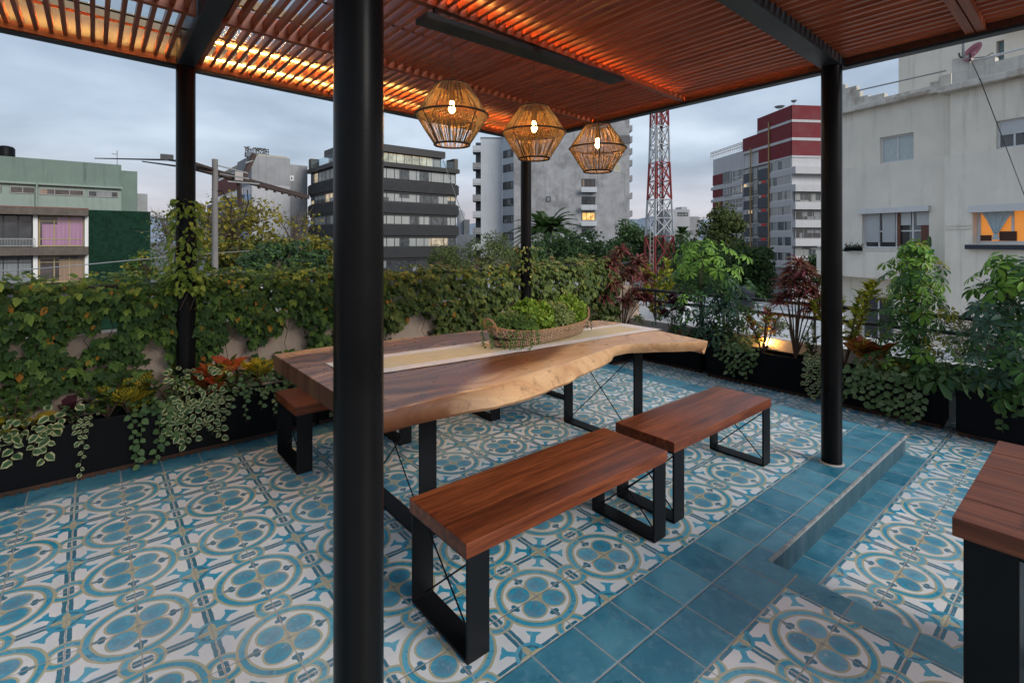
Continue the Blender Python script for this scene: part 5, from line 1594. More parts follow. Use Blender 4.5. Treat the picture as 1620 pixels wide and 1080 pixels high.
for yy in (304, 325, 346, 366):
    h = h_at(398, yy)
    fpart(t, 'balcony', F2, [(b0 + .3 * (b0 > 0), b1 - .3 * (b1 > 0), -.9, .02, h - 1.5, h - .3)], mblue)
    window(t, F2, min(b0, b1) + .6, max(b0, b1) - .6, h - .25, h + 1.1, 'fr_white', 'gl_flat', 7, .1, -.02)
ph = F2.hit(398, 245)[1]
fpart(t, 'penthouse', F2, [(b0 * .9 + .5 * (b0 == .02), b1, 1.0, FD - .2, h_at(398, 262) + .01, ph + .3)], surf('pale_ochre', (0.36, 0.34, 0.27), .9, 0, .15, .8))
window(t, F2, min(b0, b1) + 1, max(b0, b1) - 1, ph - 2.1, ph - .4, 'fr_dark', 'gl_brown', 4, .2, .98)
sg = thing('rooftop_sign', 'dark sign scaffold on the grey roof beside the brick flank', 'sign', F.P(2, 3, ht))
q0, q1 = F.a(394), F.a(431)
fpart(sg, 'sign_box', F, [(q0, q1, 2, 3, ht + .02, F.hit(398, 238)[1])], surf('sign_box_grey', (0.12, .14, .16), .7))
k = MB(); hb_, hu_ = F.hit(398, 238)[1] + .02, F.hit(398, 229)[1]
for i in range(46):
    a = q0 + .1 + (q1 - q0 - .2) * rng.random(); h = hb_ + (hu_ - hb_) * rng.random()
    k.bar(F.P(a - rng.uniform(.1, .4), 2.3, h), F.P(a + rng.uniform(.1, .4), 2.3, min(hu_, max(hb_, h + rng.uniform(-.8, .8)))), .14, .1)
for i in range(10):
    a = q0 + (q1 - q0) * i / 9; k.bar(F.P(a, 2.35, hb_), F.P(a, 2.35, hu_ - .25 * (i % 3)), .08, .08)
k.build('lattice', M['fr_dark'], sg)

# --- black office building
M['slate_band'] = surf('slate_cladding', (0.011, 0.0135, 0.0165), 0.7, 0, 0.35, 1.3, 0.4, 9)
M['office_dark'] = surf('office_dark_trim', (0.008, 0.009, 0.010), 0.5)
FA, FB = Fac(547, 70, 50.3), Fac(547, 70, -39.7)
t = thing('office_building', 'black clad office building with five lit glass floors', 'building', FA.P(9, 6, GZ))
LA = FA.a(726); LBx = FB.a(487)
DEP = abs(LBx)
HA = lambda y: FA.hit(611, y)[1]
bands = [(HA(285), HA(301)), (HA(320.5), HA(336.5)), (HA(356.5), HA(372)), (HA(392.5), HA(408))]
tops = HA(256)
strips = [(HA(264), HA(282), 'gl_office'), (HA(302), HA(318.5), 'gl_office'), (HA(338.5), HA(355), 'gl_office'), (HA(375), HA(391), 'gl_office'), (HA(411), HA(440), 'gl_dark')]
core = MB(); FA.box(core, .6, LA - .3, .6, DEP - .5, GZ, tops - .1); core.build('core', M['office_dark'], t)
for i, (lo_, hi_) in enumerate([(a, b) if a < b else (b, a) for a, b in bands]):
    k = MB(); FA.box(k, 0, LA, 0, DEP, lo_, hi_); k.build('parapet', M['slate_band'], t)
    k = MB(); FA.box(k, .15, LA - .15, .15, DEP - .15, hi_ + .002, hi_ + .18); k.build('sill', M['office_dark'], t)
    k = MB(); FA.box(k, .25, LA - .2, .25, DEP - .2, lo_ - .32, lo_ - .002); k.build('soffit', M['office_dark'], t)
k = MB(); FA.box(k, -.1, LA + .1, -.1, DEP + .1, HA(263), tops); k.build('terrace_slab', M['office_dark'], t)
WT = [1.2, 1.5, 1.4, 2.9, 1.6, 1.5, 2.7, 1.5, 1.2]
for (h1, h0, g) in [(max(a, b), min(a, b), g) for a, b, g in strips]:
    window(t, FA, .35, LA - .35, h0, h1, 'fr_dark', g, 12, .13, .42, (), [1.3, .9, 1.4, 2.2] + WT)
    sg_ = 1 if LBx > 0 else -1
    window(t, FB, min(sg_ * .35, LBx - sg_ * .35), max(sg_ * .35, LBx - sg_ * .35), h0, h1, 'fr_dark', g, 9, .13, .42)
# set back top floor with lit windows and glass balustrade
tt, tb = HA(224.5), HA(236)
s0, s1, e0, e1 = 2.2, LA - 2.0, 2.2, DEP - 3.2
k = MB(); FA.box(k, s0 - .5, s1 + .5, e0 - .5, e1 + .5, tb, tt); k.build('roof', M['office_dark'], t)
k = MB(); FA.box(k, s0 + .4, s1 - .4, e0 + .4, e1, tops + .01, tb - .01); k.build('penthouse', M['office_dark'], t)
window(t, FA, s0, s1, tops + .15, tb - .02, 'fr_dark', 'gl_office_lit', 11, .12, e0 + .1)
window(t, FB, min(sg_ * e0, sg_ * e1), max(sg_ * e0, sg_ * e1), tops + .15, tb - .02, 'fr_dark', 'gl_office_lit', 6, .12, s0 + .1)
mg, ntg, b = new_mat('balustrade_glass')
trn = ntg.nodes.new('ShaderNodeBsdfTransparent'); trn.inputs[0].default_value = (.82, .88, .9, 1)
gg = ntg.nodes.new('ShaderNodeBsdfGlossy'); gg.inputs['Roughness'].default_value = .05; gg.inputs[0].default_value = (.7, .8, .85, 1)
mxg = ntg.nodes.new('ShaderNodeMixShader'); mxg.inputs[0].default_value = .07
ntg.links.new(trn.outputs[0], mxg.inputs[1]); ntg.links.new(gg.outputs[0], mxg.inputs[2]); ntg.links.new(mxg.outputs[0], ntg.nodes['Material Output'].inputs[0])
k = MB(); FA.box(k, 0.3, LA - .9, .12, .15, tops + .01, tops + 1.15); FA.box(k, .12, .15, .3, DEP - 1.4, tops + .01, tops + 1.15); k.build('balustrade', mg, t)
mbs = surf('bronze_screen', (.07, .065, .055), .6)
k = MB(); FA.box(k, LA - .8, LA - .1, .1, 2.5, tops + .01, tops + 1.7); k.build('terrace_screen', mbs, t)
k = MB(); FA.box(k, .1, 1.4, DEP - 1.3, DEP - .1, tops + .01, tops + 1.7); k.build('terrace_screen', mbs, t)

# --- raw concrete tower
M['raw_conc'] = surf('raw_concrete', (0.33, 0.335, 0.345), 0.95, 0, 0.24, 0.7, 0.4, 8, 0.7, alt=(0.21, 0.21, 0.215))
M['white_conc'] = surf('pale_tower_render', (0.50, 0.53, 0.56), 0.9, 0, 0.08, 0.5, 0.2, 8, 0.35)
F = Fac(813, 88, 88)
t = thing('tower_block', 'tall raw concrete tower with one column of small balconies', 'building', F.P(8, 6, GZ))
A = lambda x: F.a(x)
Hh = lambda y: F.hit(813, y)[1]
topG = Hh(182)
fpart(t, 'wall', F, [(A(813), A(996), 0, 14, GZ, topG)], 'raw_conc')
fpart(t, 'parapet', F, [(A(960), A(996) + .05, -.08, 14.1, Hh(226), Hh(213))], surf('dark_band', (0.13, .13, .135), .95, 0, .3, .8))
fpart(t, 'wall', F, [(A(760), A(795), 3.0, 16, GZ, Hh(213.5))], 'white_conc')
fpart(t, 'roof_kerb', F, [(A(760) - .1, A(795) + .1, 2.9, 16, Hh(213.5) + .001, Hh(212))], 'grey_conc')
# window flank between the two walls, running inwards
p0, p1 = F.P(A(795), 3.0, 0), F.P(A(813), 0.02, 0)
G3 = Fac(0, 1, 0, p0); G3.e = (p1 - p0).normalized(); nn = Vector((-G3.e.y, G3.e.x, 0)); G3.n = nn if nn.dot(CAM - p0) > 0 else -nn
wl = (p1 - p0).length
fpart(t, 'flank', G3, [(0, wl - .02, .02, 3.0, GZ, Hh(205))], 'white_conc')
for yt in (236, 259, 287, 314, 341, 368, 395):
    h1 = G3.hit(813, yt - 4)[1] if False else Hh(yt - 1); h0 = Hh(yt + 11)
    window(t, G3, .25, wl - .2, h0, h1, 'fr_dark', 'gl_dark', 4, .09, 0.0)
for i, yt in enumerate((222, 250, 276, 302, 329, 356, 382)):   # stacked balconies on the left edge
    h = Hh(yt + 14)
    fpart(t, 'balcony', F, [(A(746.5), A(760) - .02, 3.0, 6.2, h, h + .25), (A(746.5), A(760) - .02, 2.95, 3.05, h + .26, h + 1.15)], 'grey_conc' if i % 2 else 'white_conc')
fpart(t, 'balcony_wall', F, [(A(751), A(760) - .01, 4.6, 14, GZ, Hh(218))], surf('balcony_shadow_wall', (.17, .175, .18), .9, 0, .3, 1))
for (yt, lit) in ((283, 'gl_brown'), (311, 'gl_dark'), (336, 'gl_amber'), (362, 'gl_dark')):
    q = rect(F, 920.5, yt, 941.5, yt + 13)
    window(t, F, *q, 'fr_dark', lit, 3, .1, -.02)
    fpart(t, 'balcony', F, [(q[0] - .2, q[1] + .2, -.75, -.02, q[2] - .95, q[2] - .72), (q[0] - .2, q[1] + .2, -.75, -.68, q[2] - .71, q[2] - .05)], 'white_conc')
q = rect(F, 971, 259, 981, 272); window(t, F, *q, 'fr_white', surf('yellow_blind', (.42, .40, .28), .8), 1, .1, -.02)
q = rect(F, 864, 311, 871, 319); window(t, F, *q, 'fr_dark', 'gl_dark', 1, .1, -.02)
for i, yt in enumerate((196, 214, 233, 252, 277, 305, 334)):   # planted balconies on the right flank
    h = Hh(yt + 8)
    fpart(t, 'balcony', F, [(A(996) + .02, A(1003), 1.0, 4.0, h, h + .22), (A(1003) - .1, A(1003), 1.0, 4.0, h + .225, h + 1.1), (A(996) + .02, A(1003) - .11, 1.0, 1.06, h + .225, h + 1.0)], 'grey_conc')
# far low blocks
F = Fac(1090, 170, 85)
t = thing('far_building', 'small pale block on the horizon right of the lattice mast', 'building', F.P(0, 5, GZ))
fpart(t, 'wall', F, [(F.a(1060), F.a(1091), 0, 14, GZ, F.hit(1090, 331)[1])], 'grey_conc_l')
fpart(t, 'wall', F, [(F.a(1091) + .05, F.a(1112), 3, 14, GZ, F.hit(1090, 342)[1])], 'grey_conc')
fpart(t, 'roof_box', F, [(F.a(1080), F.a(1089), 1, 6, F.hit(1090, 331)[1] + .02, F.hit(1090, 327)[1])], 'grey_conc_l')
q = rect(F, 1072, 336, 1088, 342); window(t, F, *q, 'fr_dark', 'gl_dark', 3, .2, -.02)
F = Fac(735, 120, 85)
t = thing('far_building', 'low pale building with a round tank between the office and the tower', 'building', F.P(0, 5, GZ))
fpart(t, 'wall', F, [(F.a(722), F.a(752), 0, 14, GZ, F.hit(735, 371)[1])], 'grey_conc_l')
fpart(t, 'roof_box', F, [(F.a(734), F.a(743), 1, 6, F.hit(735, 371)[1] + .02, F.hit(735, 347)[1])], 'fr_grey')
c = F.P(F.a(729), 3, F.hit(735, 371)[1]); k = MB(); k.lathe(c, [(1.0, 0), (1.0, 5.2), (.5, 6.0)], 16); k.build('roof_tank', M['grey_conc_l'], t, smooth=True)

# --- red and white apartment tower
M['ox_red'] = surf('oxblood_render', (0.17, 0.022, 0.028), 0.85, 0, 0.12, 0.6, 0.1, 8, 0.15)
M['white_band'] = surf('white_band_render', (0.50, 0.50, 0.51), 0.85, 0, 0.07, 0.8, 0.1, 8, 0.35)
FL, FR = Fac(1253, 80, -6.7), Fac(1253, 80, 83.3)
t = thing('apartment_tower', 'red and white apartment tower with lit balconies on its upper floors', 'building', FR.P(3, 8, GZ))
HL = lambda y: FL.hit(1253, y)[1]
lx = lambda x: FL.a(x)
e1 = FR.a(1322)
def two(name, y0, y1, out, mat, xl=1198, inset=0.0):
    h1, h0 = HL(y0), HL(y1)
    a = lx(xl)
    fpart(t, name, FL, [(min(0, a), max(0, a), -out, 14, h0, h1)], mat)
    fpart(t, name, FR, [(0.0 if out == 0 else 0.01, e1, -out, .5, h0, h1)], mat) if True else None
k = MB(); al = lx(1198)
FL.box(k, min(.3, al + .3), max(al - .3, -.3), .3, 22, GZ, HL(167)); k.build('core', M['fr_grey'], t)
def band(name, y0, y1, mat, xl=1198, out=0.0, dp=.29):
    h1, h0 = HL(y0), HL(y1); a = lx(xl)
    k = MB(); FL.box(k, min(0, a), max(0, a), -out, dp, h0, h1); FR.box(k, 0 if out == 0 else -out, e1, -out + (.001), dp, h0, h1); k.build(name, M[mat], t)
band('red_wall', 166, 189, 'ox_red'); band('white_stripe', 189, 193, 'white_band', 1198, .06)
band('red_wall', 193, 217.5, 'ox_red', 1175); band('white_stripe', 217.5, 222, 'white_band', 1175, .06)
band('red_wall', 222, 246, 'ox_red', 1200)
band('white_stripe', 246, 249, 'white_band', 1174, .08)
# left wing steps down
for (x0, x1, yt, nm) in ((1175, 1198, 188, 'wing'), (1126, 1174.5, 222, 'wing')):
    pa, pb = lx(x0), lx(x1)
    h = FL.hit(x1, {188: 214, 222: 238}[yt])[1]
    k = MB(); FL.box(k, min(pa, pb), max(pa, pb) - .02, .3, 16, GZ, h); k.build(nm, M['white_band'], t)
h = FL.hit(1174, 236)[1]
pa, pb = lx(1122), lx(1174)
k = MB(); 
for q in np.linspace(min(pa, pb), max(pa, pb), 20): FL.box(k, q - .06, q + .06, .3, .42, h, h + 1.3)
for z in (0.55, 1.0, 1.3): FL.box(k, min(pa, pb), max(pa, pb), .28, .44, h + z, h + z + .12)
k.build('roof_railing', M['fr_white'], t)
# the left facade: floors of windows, blue panels, red squares
fl_y = [266, 291, 315.5, 340, 365, 390, 414]
rows_ = [(yb) for yb in fl_y]
M['panel_blue'] = surf('dark_blue_panel', (0.03, 0.038, 0.055), 0.5, 0, .2, 1)
M['panel_red'] = surf('signal_red_panel', (0.50, 0.025, 0.02), 0.6)
for i, yb in enumerate(rows_):
    h1, h0 = HL(yb - 14.5), HL(yb)
    c1, c0 = HL(yb), HL(yb + 10)
    gm = 'gl_flat'
    def seg(xa, xb):
        a_, b_ = lx(xa), lx(xb); return min(a_, b_), max(a_, b_)
    window(t, FL, *seg(1219, 1252), h0, h1 + .2, 'fr_white', gm, 3, .12, .05)
    fpart(t, 'spandrel', FL, [(*seg(1217, 1253), -.04, .29, c0, c1 - .005)], 'white_band')
    a_, b_ = seg(1199, 1216)
    fpart(t, 'blue_panel', FL, [(a_, b_, .0, .29, c0 + .1, h0 + .9)], 'panel_blue')
    window(t, FL, a_ + (b_ - a_) * .0, b_, h0 + .92, h1, 'fr_grey', gm, 3, .1, .05)
    m_ = a_ + (b_ - a_) * .42
    if i: fpart(t, 'red_panel', FL, [(m_ - .55, m_ + .75, -.03, .1, h0 + .95, h1 - .05)], 'panel_red')
    window(t, FL, *seg(1190, 1198), c0 + .4, h1, 'fr_grey', 'gl_dark', 1, .1, .1, (.5,))
    window(t, FL, *seg(1175, 1189), h0 + .8, h1, 'fr_white', gm, 3, .1, .2)
    fpart(t, 'blue_panel', FL, [(*seg(1175, 1189), .15, .29, c0 + .2, h0 + .78)], 'panel_blue')
    if i < 5:
        window(t, FL, *seg(1157, 1173), c0 + .6, h1 + .6, 'fr_white', gm, 3, .14, .22, (.4,))
        window(t, FL, *seg(1142, 1155), c0 + .9, h1 + .6, 'fr_grey', 'gl_dark', 3, .1, .22, (.4,))
        fpart(t, 'red_panel', FL, [(*seg(1126, 1141), .2, .29, c0 + .9, h1 + .5)], 'ox_red')
        fpart(t, 'spandrel', FL, [(*seg(1124, 1174), .1, .29, c0 - .1, c0 + .5)], 'white_band')
for x_ in (1188.5, 1217.5):
    k = MB(); k.tube([FL.P(lx(x_), -.15, GZ), FL.P(lx(x_), -.15, HL(214 if x_ < 1200 else 180))], .14, 6); k.build('gas_pipe', surf('ochre_pipe', (.38, .24, .1), .6), t)
# the right facade: white balconies, two lit floors
for i, yb in enumerate([266, 294, 322, 350.5, 379.5, 407]):
    hb0, hb1 = HL(yb + 9.5), HL(yb - 2)
    g = ['gl_amber', 'gl_amber', 'gl_flat', 'gl_dark', 'gl_dark', 'gl_flat'][i]
    fpart(t, 'balcony', FR, [(-.05, e1, -.9, -.02, hb0, hb1)] if i < 5 else [(-.05, e1, -.5, -.02, hb0, hb1)], 'white_band')
    window(t, FR, .3, e1, hb1 + .02, HL(yb - 17), 'fr_grey', g, 5, .1, .25 if i < 2 else -.3)
fpart(t, 'spandrel', FR, [(0.01, e1, .02, .28, GZ, HL(249))], 'white_band')
for x_, y_, s_ in ((1216, 176, .9), (1238, 169, .5)):
    c = FL.P(lx(x_), 2, HL(166) - (0 if True else 0))
    d = thing('satellite_dish', 'small grey dish on the red roof, %s' % ('the bigger of the pair' if s_ > .6 else 'the smaller of the pair'), 'satellite dish', c)
    k = MB(); k.tube([c, c + Vector((0, 0, .9))], .06, 6); k.build('mast', M['fr_grey'], d)
    k = MB(); k.lathe(c + Vector((0, 0, 1.0)), [(.05, 0), (s_ * .6, .12), (s_ * .95, .38), (s_ * .9, .40), (s_ * .5, .18)], 16, caps=False)
    o = k.build('reflector', M['fr_grey'], d, smooth=True)

# --- cream house on the right
M['cream'] = surf('cream_render', (0.78, 0.72, 0.615), 0.92, 0, 0.08, 1.1, 0.35, 30, 0.42)
M['cream_low'] = surf('cream_render_grey', (0.76, 0.71, 0.62), 0.92, 0, 0.09, 0.9, 0.35, 30, 0.36)
M['stain'] = surf('stained_parapet', (0.62, 0.585, 0.52), 0.95, 0, 0.2, 2.2, 0.4, 30, 0.55, alt=(0.36, 0.29, 0.22))
def wall_holes(F, par, name, a0, a1, h0, h1, holes, mat, depth=0.3, d0=0.0):
    As = sorted(set([a0, a1] + [q for h in holes for q in h[:2]])); Hs = sorted(set([h0, h1] + [q for h in holes for q in h[2:]]))
    k = MB()
    flip = (F.e.cross(-F.n)).z < 0
    def qd(p): k.add(p if not flip else p[::-1], [(0, 1, 2, 3)])
    for i in range(len(As) - 1):
        for j in range(len(Hs) - 1):
            ca, ch = (As[i] + As[i + 1]) / 2, (Hs[j] + Hs[j + 1]) / 2
            if any(q[0] < ca < q[1] and q[2] < ch < q[3] for q in holes): continue
            qd([F.P(As[i], d0, Hs[j]), F.P(As[i + 1], d0, Hs[j]), F.P(As[i + 1], d0, Hs[j + 1]), F.P(As[i], d0, Hs[j + 1])])
    for b0, b1, c0, c1 in holes:
        e_ = d0 + depth
        qd([F.P(b0, d0, c0), F.P(b0, e_, c0), F.P(b1, e_, c0), F.P(b1, d0, c0)][::-1])
        qd([F.P(b0, d0, c1), F.P(b1, d0, c1), F.P(b1, e_, c1), F.P(b0, e_, c1)][::-1])
        qd([F.P(b0, d0, c0), F.P(b0, d0, c1), F.P(b0, e_, c1), F.P(b0, e_, c0)][::-1])
        qd([F.P(b1, d0, c0), F.P(b1, e_, c0), F.P(b1, e_, c1), F.P(b1, d0, c1)][::-1])
    e_ = d0 + depth
    qd([F.P(a0, d0, h0), F.P(a0, d0, h1), F.P(a0, e_, h1), F.P(a0, e_, h0)]); qd([F.P(a1, d0, h0), F.P(a1, e_, h0), F.P(a1, e_, h1), F.P(a1, d0, h1)])
    qd([F.P(a0, d0, h1), F.P(a1, d0, h1), F.P(a1, e_, h1), F.P(a0, e_, h1)])
    return k.build(name, M[mat] if isinstance(mat, str) else mat, par)
F1 = Fac(1400, 22, -25)
a15 = F1.a(1500)
F2c = F1.shifted(0.45)
t = thing('cream_house', 'cream plastered house with stepped parapet and a lit orange window', 'house', F1.P(F1.a(1440), 2, GZ))
aL = F1.a(1312)
aS = F2c.a(1503)
aR = F2c.a(1700)
lo, hi = (lambda a, b: (min(a, b), max(a, b)))(aL, a15)
W1 = rect(F1, 1392, 218, 1445.5, 258); W2 = rect(F1, 1365, 334, 1471, 394); W6 = rect(F1, 1363, 467, 1415, 548)
hseam1 = F1.hit(1338, 267)[1]; hc1 = F1.hit(1400, 167)[1]
hb1 = F1.hit(1338, 400)[1]
W1 = (W1[0], W1[1], max(W1[2], hseam1 + .02), W1[3])
a15 = a15 + (.5 if a15 > aL else -.5)
wall_holes(F1, t, 'wall', min(aL, a15), max(aL, a15), hseam1, hc1, [W1], 'cream')
lowholes = [q for q in (W2, W6)]
wall_holes(F1, t, 'wall', min(aL, a15), max(aL, a15), GZ, hseam1 - .003, lowholes, 'cream_low', .36, -0.06)
body = MB(); F1.box(body, min(aL, a15), max(aL, a15), .4, 7, GZ, hc1 - .05); body.build('body', M['fr_dark'], t)
fpart(t, 'cornice', F1, [(min(aL, a15), max(aL, a15) , -.3, 6.9, hc1 + .002, hc1 + .2)], 'stain', .02)
# stepped parapet, left part
steps = [(1312, 1338, 137), (1338, 1356, 138), (1356, 1361.5, 145), (1361.5, 1374, 152), (1374, 1400, 150.5), (1400, 1472, 145.5), (1472, 1486, 129.5), (1486, 1506, 119)]
k = MB()
for x0, x1, y in steps:
    a_, b_ = sorted((F1.a(x0), F1.a(x1))); hh = F1.hit((x0 + x1) / 2, y)[1]
    F1.box(k, a_, b_, -.05, .2, hc1 + .2, hh)
k.build('parapet', M['stain'], t)
k = MB(); k.tube([F1.P(F1.a(1356), -.02, F1.hit(1356, 144)[1]), F1.P(F1.a(1498), -.02, F1.hit(1498, 112)[1])], .03, 8); k.build('handrail', M['fr_grey'], t, smooth=True)
mcur = surf('pale_curtain', (0.46, 0.52, 0.52), .9, 0, .12, 9)
mbl = surf('pale_blind', (0.52, 0.54, 0.55), .8, 0, .05, 3)
window(t, F1, *W1, 'fr_white', mcur, 2, .07, .16)
ww = window(t, F1, *W2, 'fr_white', 'gl_dark', 4, .08, .16, (.45,), [1.6, 1.5, 1.7, 1.5])
bw = (W2[1] - W2[0])
fb = (W2[1] - F1.a(1365)) if abs(W2[1] - F1.a(1365)) < .5 else 0
def sub(x0, x1, y0, y1): 
    q = rect(F1, x0, y0, x1, y1); return q
for (x0, x1) in ((1367, 1389), (1394, 1414)):
    q = sub(x0, x1, 338, 383); k = MB(); F1.box(k, q[0], q[1], .10, .14, q[2], q[3])
    for z in np.linspace(q[2], q[3], 24): F1.box(k, q[0], q[1], .085, .099, z, z + .03)
    k.build('blind', mbl, t)
for (x0, x1) in ((1420, 1439), (1448, 1469)):
    q = sub(x0, x1, 336, 356); k = MB(); F1.box(k, q[0], q[1], .10, .12, q[2], q[3]); k.build('curtain', mbl, t)
q = sub(1418, 1423, 337, 394); k = MB(); F1.box(k, q[0], q[1], .06, .13, q[2], q[3]); q = sub(1455, 1469, 356, 393); F1.box(k, q[0], q[1], .10, .13, q[2], q[3]); k.build('shutter', surf('brown_door', (.13, .05, .03), .6), t)
q = sub(1362, 1474, 331, 334); fpart(t, 'window_hood', F1, [(q[0], q[1], -.25, -.061, q[2], q[3])], 'fr_white')
window(t, F1, *W6, 'fr_white', 'gl_dark', 2, .07, .12)
# balcony
ba, bb_ = sorted((F1.a(1312), F1.a(1497)))
hbt, hbb = F1.hit(1420, 399)[1], F1.hit(1420, 440)[1]
fpart(t, 'balcony', F1, [(ba, bb_, -.95, -.85, hbb, hbt), (ba, bb_, -.849, -.061, hbb, hbb + .16)], 'cream_low', .01)
k = MB(); k.tube([F1.P(ba, -.9, hbt + .22), F1.P(bb_, -.9, hbt + .22)], .025, 8)
for q in np.linspace(ba + .4, bb_ - .1, 4): k.tube([F1.P(q, -.9, hbt), F1.P(q, -.9, hbt + .22)], .02, 8)
k.build('balcony_rail', M['fr_white'], t)
hy = F1.hit(1400, 522)[1]
k = MB(); k.tube([F1.P(ba, -1.3, hy), F1.P(F1.a(1500), -1.3, hy)], .03, 8); k.tube([F1.P(ba, -1.3, hy - .45), F1.P(F1.a(1500), -1.3, hy - .45)], .03, 8)
for q in np.linspace(ba + .4, bb_ - .1, 6): k.tube([F1.P(q, -1.3, hy - .9), F1.P(q, -1.3, hy)], .025, 8)
k.build('porch_rail', M['fr_white'], t)
# right, projecting part
W3 = rect(F2c, 1576, 192, 1660, 236); W4 = rect(F2c, 1540, 330, 1665, 386); W5 = rect(F2c, 1537, 481, 1600, 503)
hs2 = F2c.hit(1500, 247)[1]; hc2 = F2c.hit(1508, 146)[1]
s0, s1 = sorted((aS, aR))
wall_holes(F2c, t, 'wall', s0, s1, hs2, hc2, [W3] if W3[2] > hs2 else [(W3[0], W3[1], hs2 + .02, W3[3])], 'cream')
p0_, p1_ = sorted((F2c.a(1496), aR))
wall_holes(F2c, t, 'wall', p0_, p1_, GZ, hs2 - .003, [W4, W5], 'cream_low', .36, -.07)
body = MB(); F2c.box(body, s0, s1, .4, 7, GZ, hc2 - .05); body.build('body', M['fr_dark'], t)
fpart(t, 'cornice', F2c, [(*sorted((F2c.a(1490), aR)), -.35, 6.9, hc2 + .002, hc2 + .24)], 'stain', .02)
k = MB()
for x0, x1, y in ((1507, 1535, 95), (1535, 1575, 101), (1575, 1700, 98)):
    a_, b_ = sorted((F2c.a(x0), F2c.a(x1))); F2c.box(k, a_, b_, -.05, .22, hc2 + .24, F2c.hit(x0, y)[1])
k.build('parapet', M['stain'], t)
k = MB(); k.tube([F2c.P(F2c.a(1537), -.02, F2c.hit(1537, 98)[1]), F2c.P(F2c.a(1690), -.02, F2c.hit(1537, 98)[1])], .045, 8); k.build('handrail', M['fr_white'], t, smooth=True)
W3u = (W3[0], W3[1], max(W3[2], hs2 + .02), W3[3])
window(t, F2c, *W3u, 'fr_white', 'gl_dark', 3, .07, .16)
q = (W3u[0] + .08, W3u[1] - .08, W3u[2] + (W3u[3] - W3u[2]) * .48, W3u[3] - .07); fpart(t, 'blind', F2c, [(q[0], q[1], .10, .13, q[2], q[3])], mbl)
window(t, F2c, *W4, 'fr_white', glow('orange_room', (1.0, 0.36, 0.06), 0.19), 2, .10, .34, (), [1, .9])
# drawn curtain in the lit window
k = MB()
cx0, ch1 = F2c.hit(1545, 333); cx1 = F2c.a(1604); cm, cb = F2c.hit(1571, 372)
NS_ = 16
for i in range(NS_):
    f0, f1 = i / NS_, (i + 1) / NS_
    def tp(f_): return F2c.P(cx0 + (cx1 - cx0) * f_, .20 + .02 * math.sin(f_ * 40), ch1)
    def bt(f_): return F2c.P(cm + (cx1 - cx0) * .12 * (f_ - .5), .20 + .015 * math.sin(f_ * 40), cb + .05)
    def md(f_): return F2c.P((cx0 + (cx1 - cx0) * f_) * .58 + cm * .42, .20 + .02 * math.sin(f_ * 40), (ch1 + cb) / 2 + .07 + .12 * abs(f_ - .5))
    k.quad(tp(f0), tp(f1), md(f1), md(f0)); k.quad(md(f0), md(f1), bt(f1), bt(f0))
for i in range(NS_ // 2):
    f0, f1 = i / 8, (i + 1) / 8
    k.quad(F2c.P(cm - .06 + .12 * f0, .19, cb + .05), F2c.P(cm - .06 + .12 * f1, .19, cb + .05), F2c.P(cm - .12 + .24 * f1, .19, cb - .16), F2c.P(cm - .12 + .24 * f0, .19, cb - .16))
k.build('curtain', surf('blue_voile', (0.42, 0.52, 0.56), .9, 0, .1, 20), t)
q = rect(F2c, 1575, 366, 1602, 381); r_ = rect(F2c, 1545, 372, 1562, 381)
fpart(t, 'furniture', F2c, [(q[0], q[1], .27, .32, q[2], q[3]), (r_[0], r_[1], .27, .32, r_[2], r_[3])], surf('dark_furniture', (.06, .025, .012), .7))
q = rect(F2c, 1532, 387, 1700, 396); fpart(t, 'sill', F2c, [(q[0], q[1], -.28, -.071, q[2], q[3])], surf('navy_sill', (.02, .025, .04), .6), .01)
q = rect(F2c, 1536, 326, 1700, 330); fpart(t, 'window_hood', F2c, [(q[0], q[1], -.22, -.071, q[2], q[3])], 'fr_white')
q = rect(F2c, 1497, 355, 1537, 357); fpart(t, 'moulding', F2c, [(q[0], q[1], -.11, -.071, q[2], q[3]), (q[0], q[1], -.11, -.071, q[2] - .12, q[3] - .12)], 'cream_low')
window(t, F2c, *W5, 'fr_white', 'gl_dark', 2, .07, .1)
q = rect(F2c, 1533, 477.5, 1610, 481); fpart(t, 'window_hood', F2c, [(q[0], q[1], -.2, -.071, q[2], q[3])], 'fr_white')
# rear block
F3 = F1.shifted(-4.5)
t3 = thing('rear_house', 'taller cream house block rising behind the stepped parapet', 'house', F3.P(F3.a(1520), 3, GZ))
r0, r1 = sorted((F3.a(1421.5), F3.a(1760)))
Wr = rect(F3, 1576, 66, 1588.5, 105)
wall_holes(F3, t3, 'wall', r0, r1, GZ, F3.hit(1421, -40)[1], [Wr], 'cream', .3)
body = MB(); F3.box(body, r0, r1, .4, 8, GZ, F3.hit(1421, -40)[1] - .05); body.build('body', M['cream_low'], t3)
window(t3, F3, *Wr, 'fr_grey', surf('teal_pane', (.08, .16, .17), .2), 1, .05, .2, (.33, .66))
q = rect(F3, 1574, 104, 1591, 107); fpart(t3, 'sill', F3, [(q[0], q[1], -.12, -.001, q[2] - .02, q[3] - .02)], surf('clay_sill', (.2, .1, .07), .9))
hr_, _ = F3.hit(1600, 40)
k = MB(); q0, q1 = sorted((F3.a(1585), F3.a(1760)))
F3.box(k, q0, q1, -.7, -.001, F3.hit(1600, 43)[1], F3.hit(1600, 41)[1]); k.build('eave', M['stain'], t3)
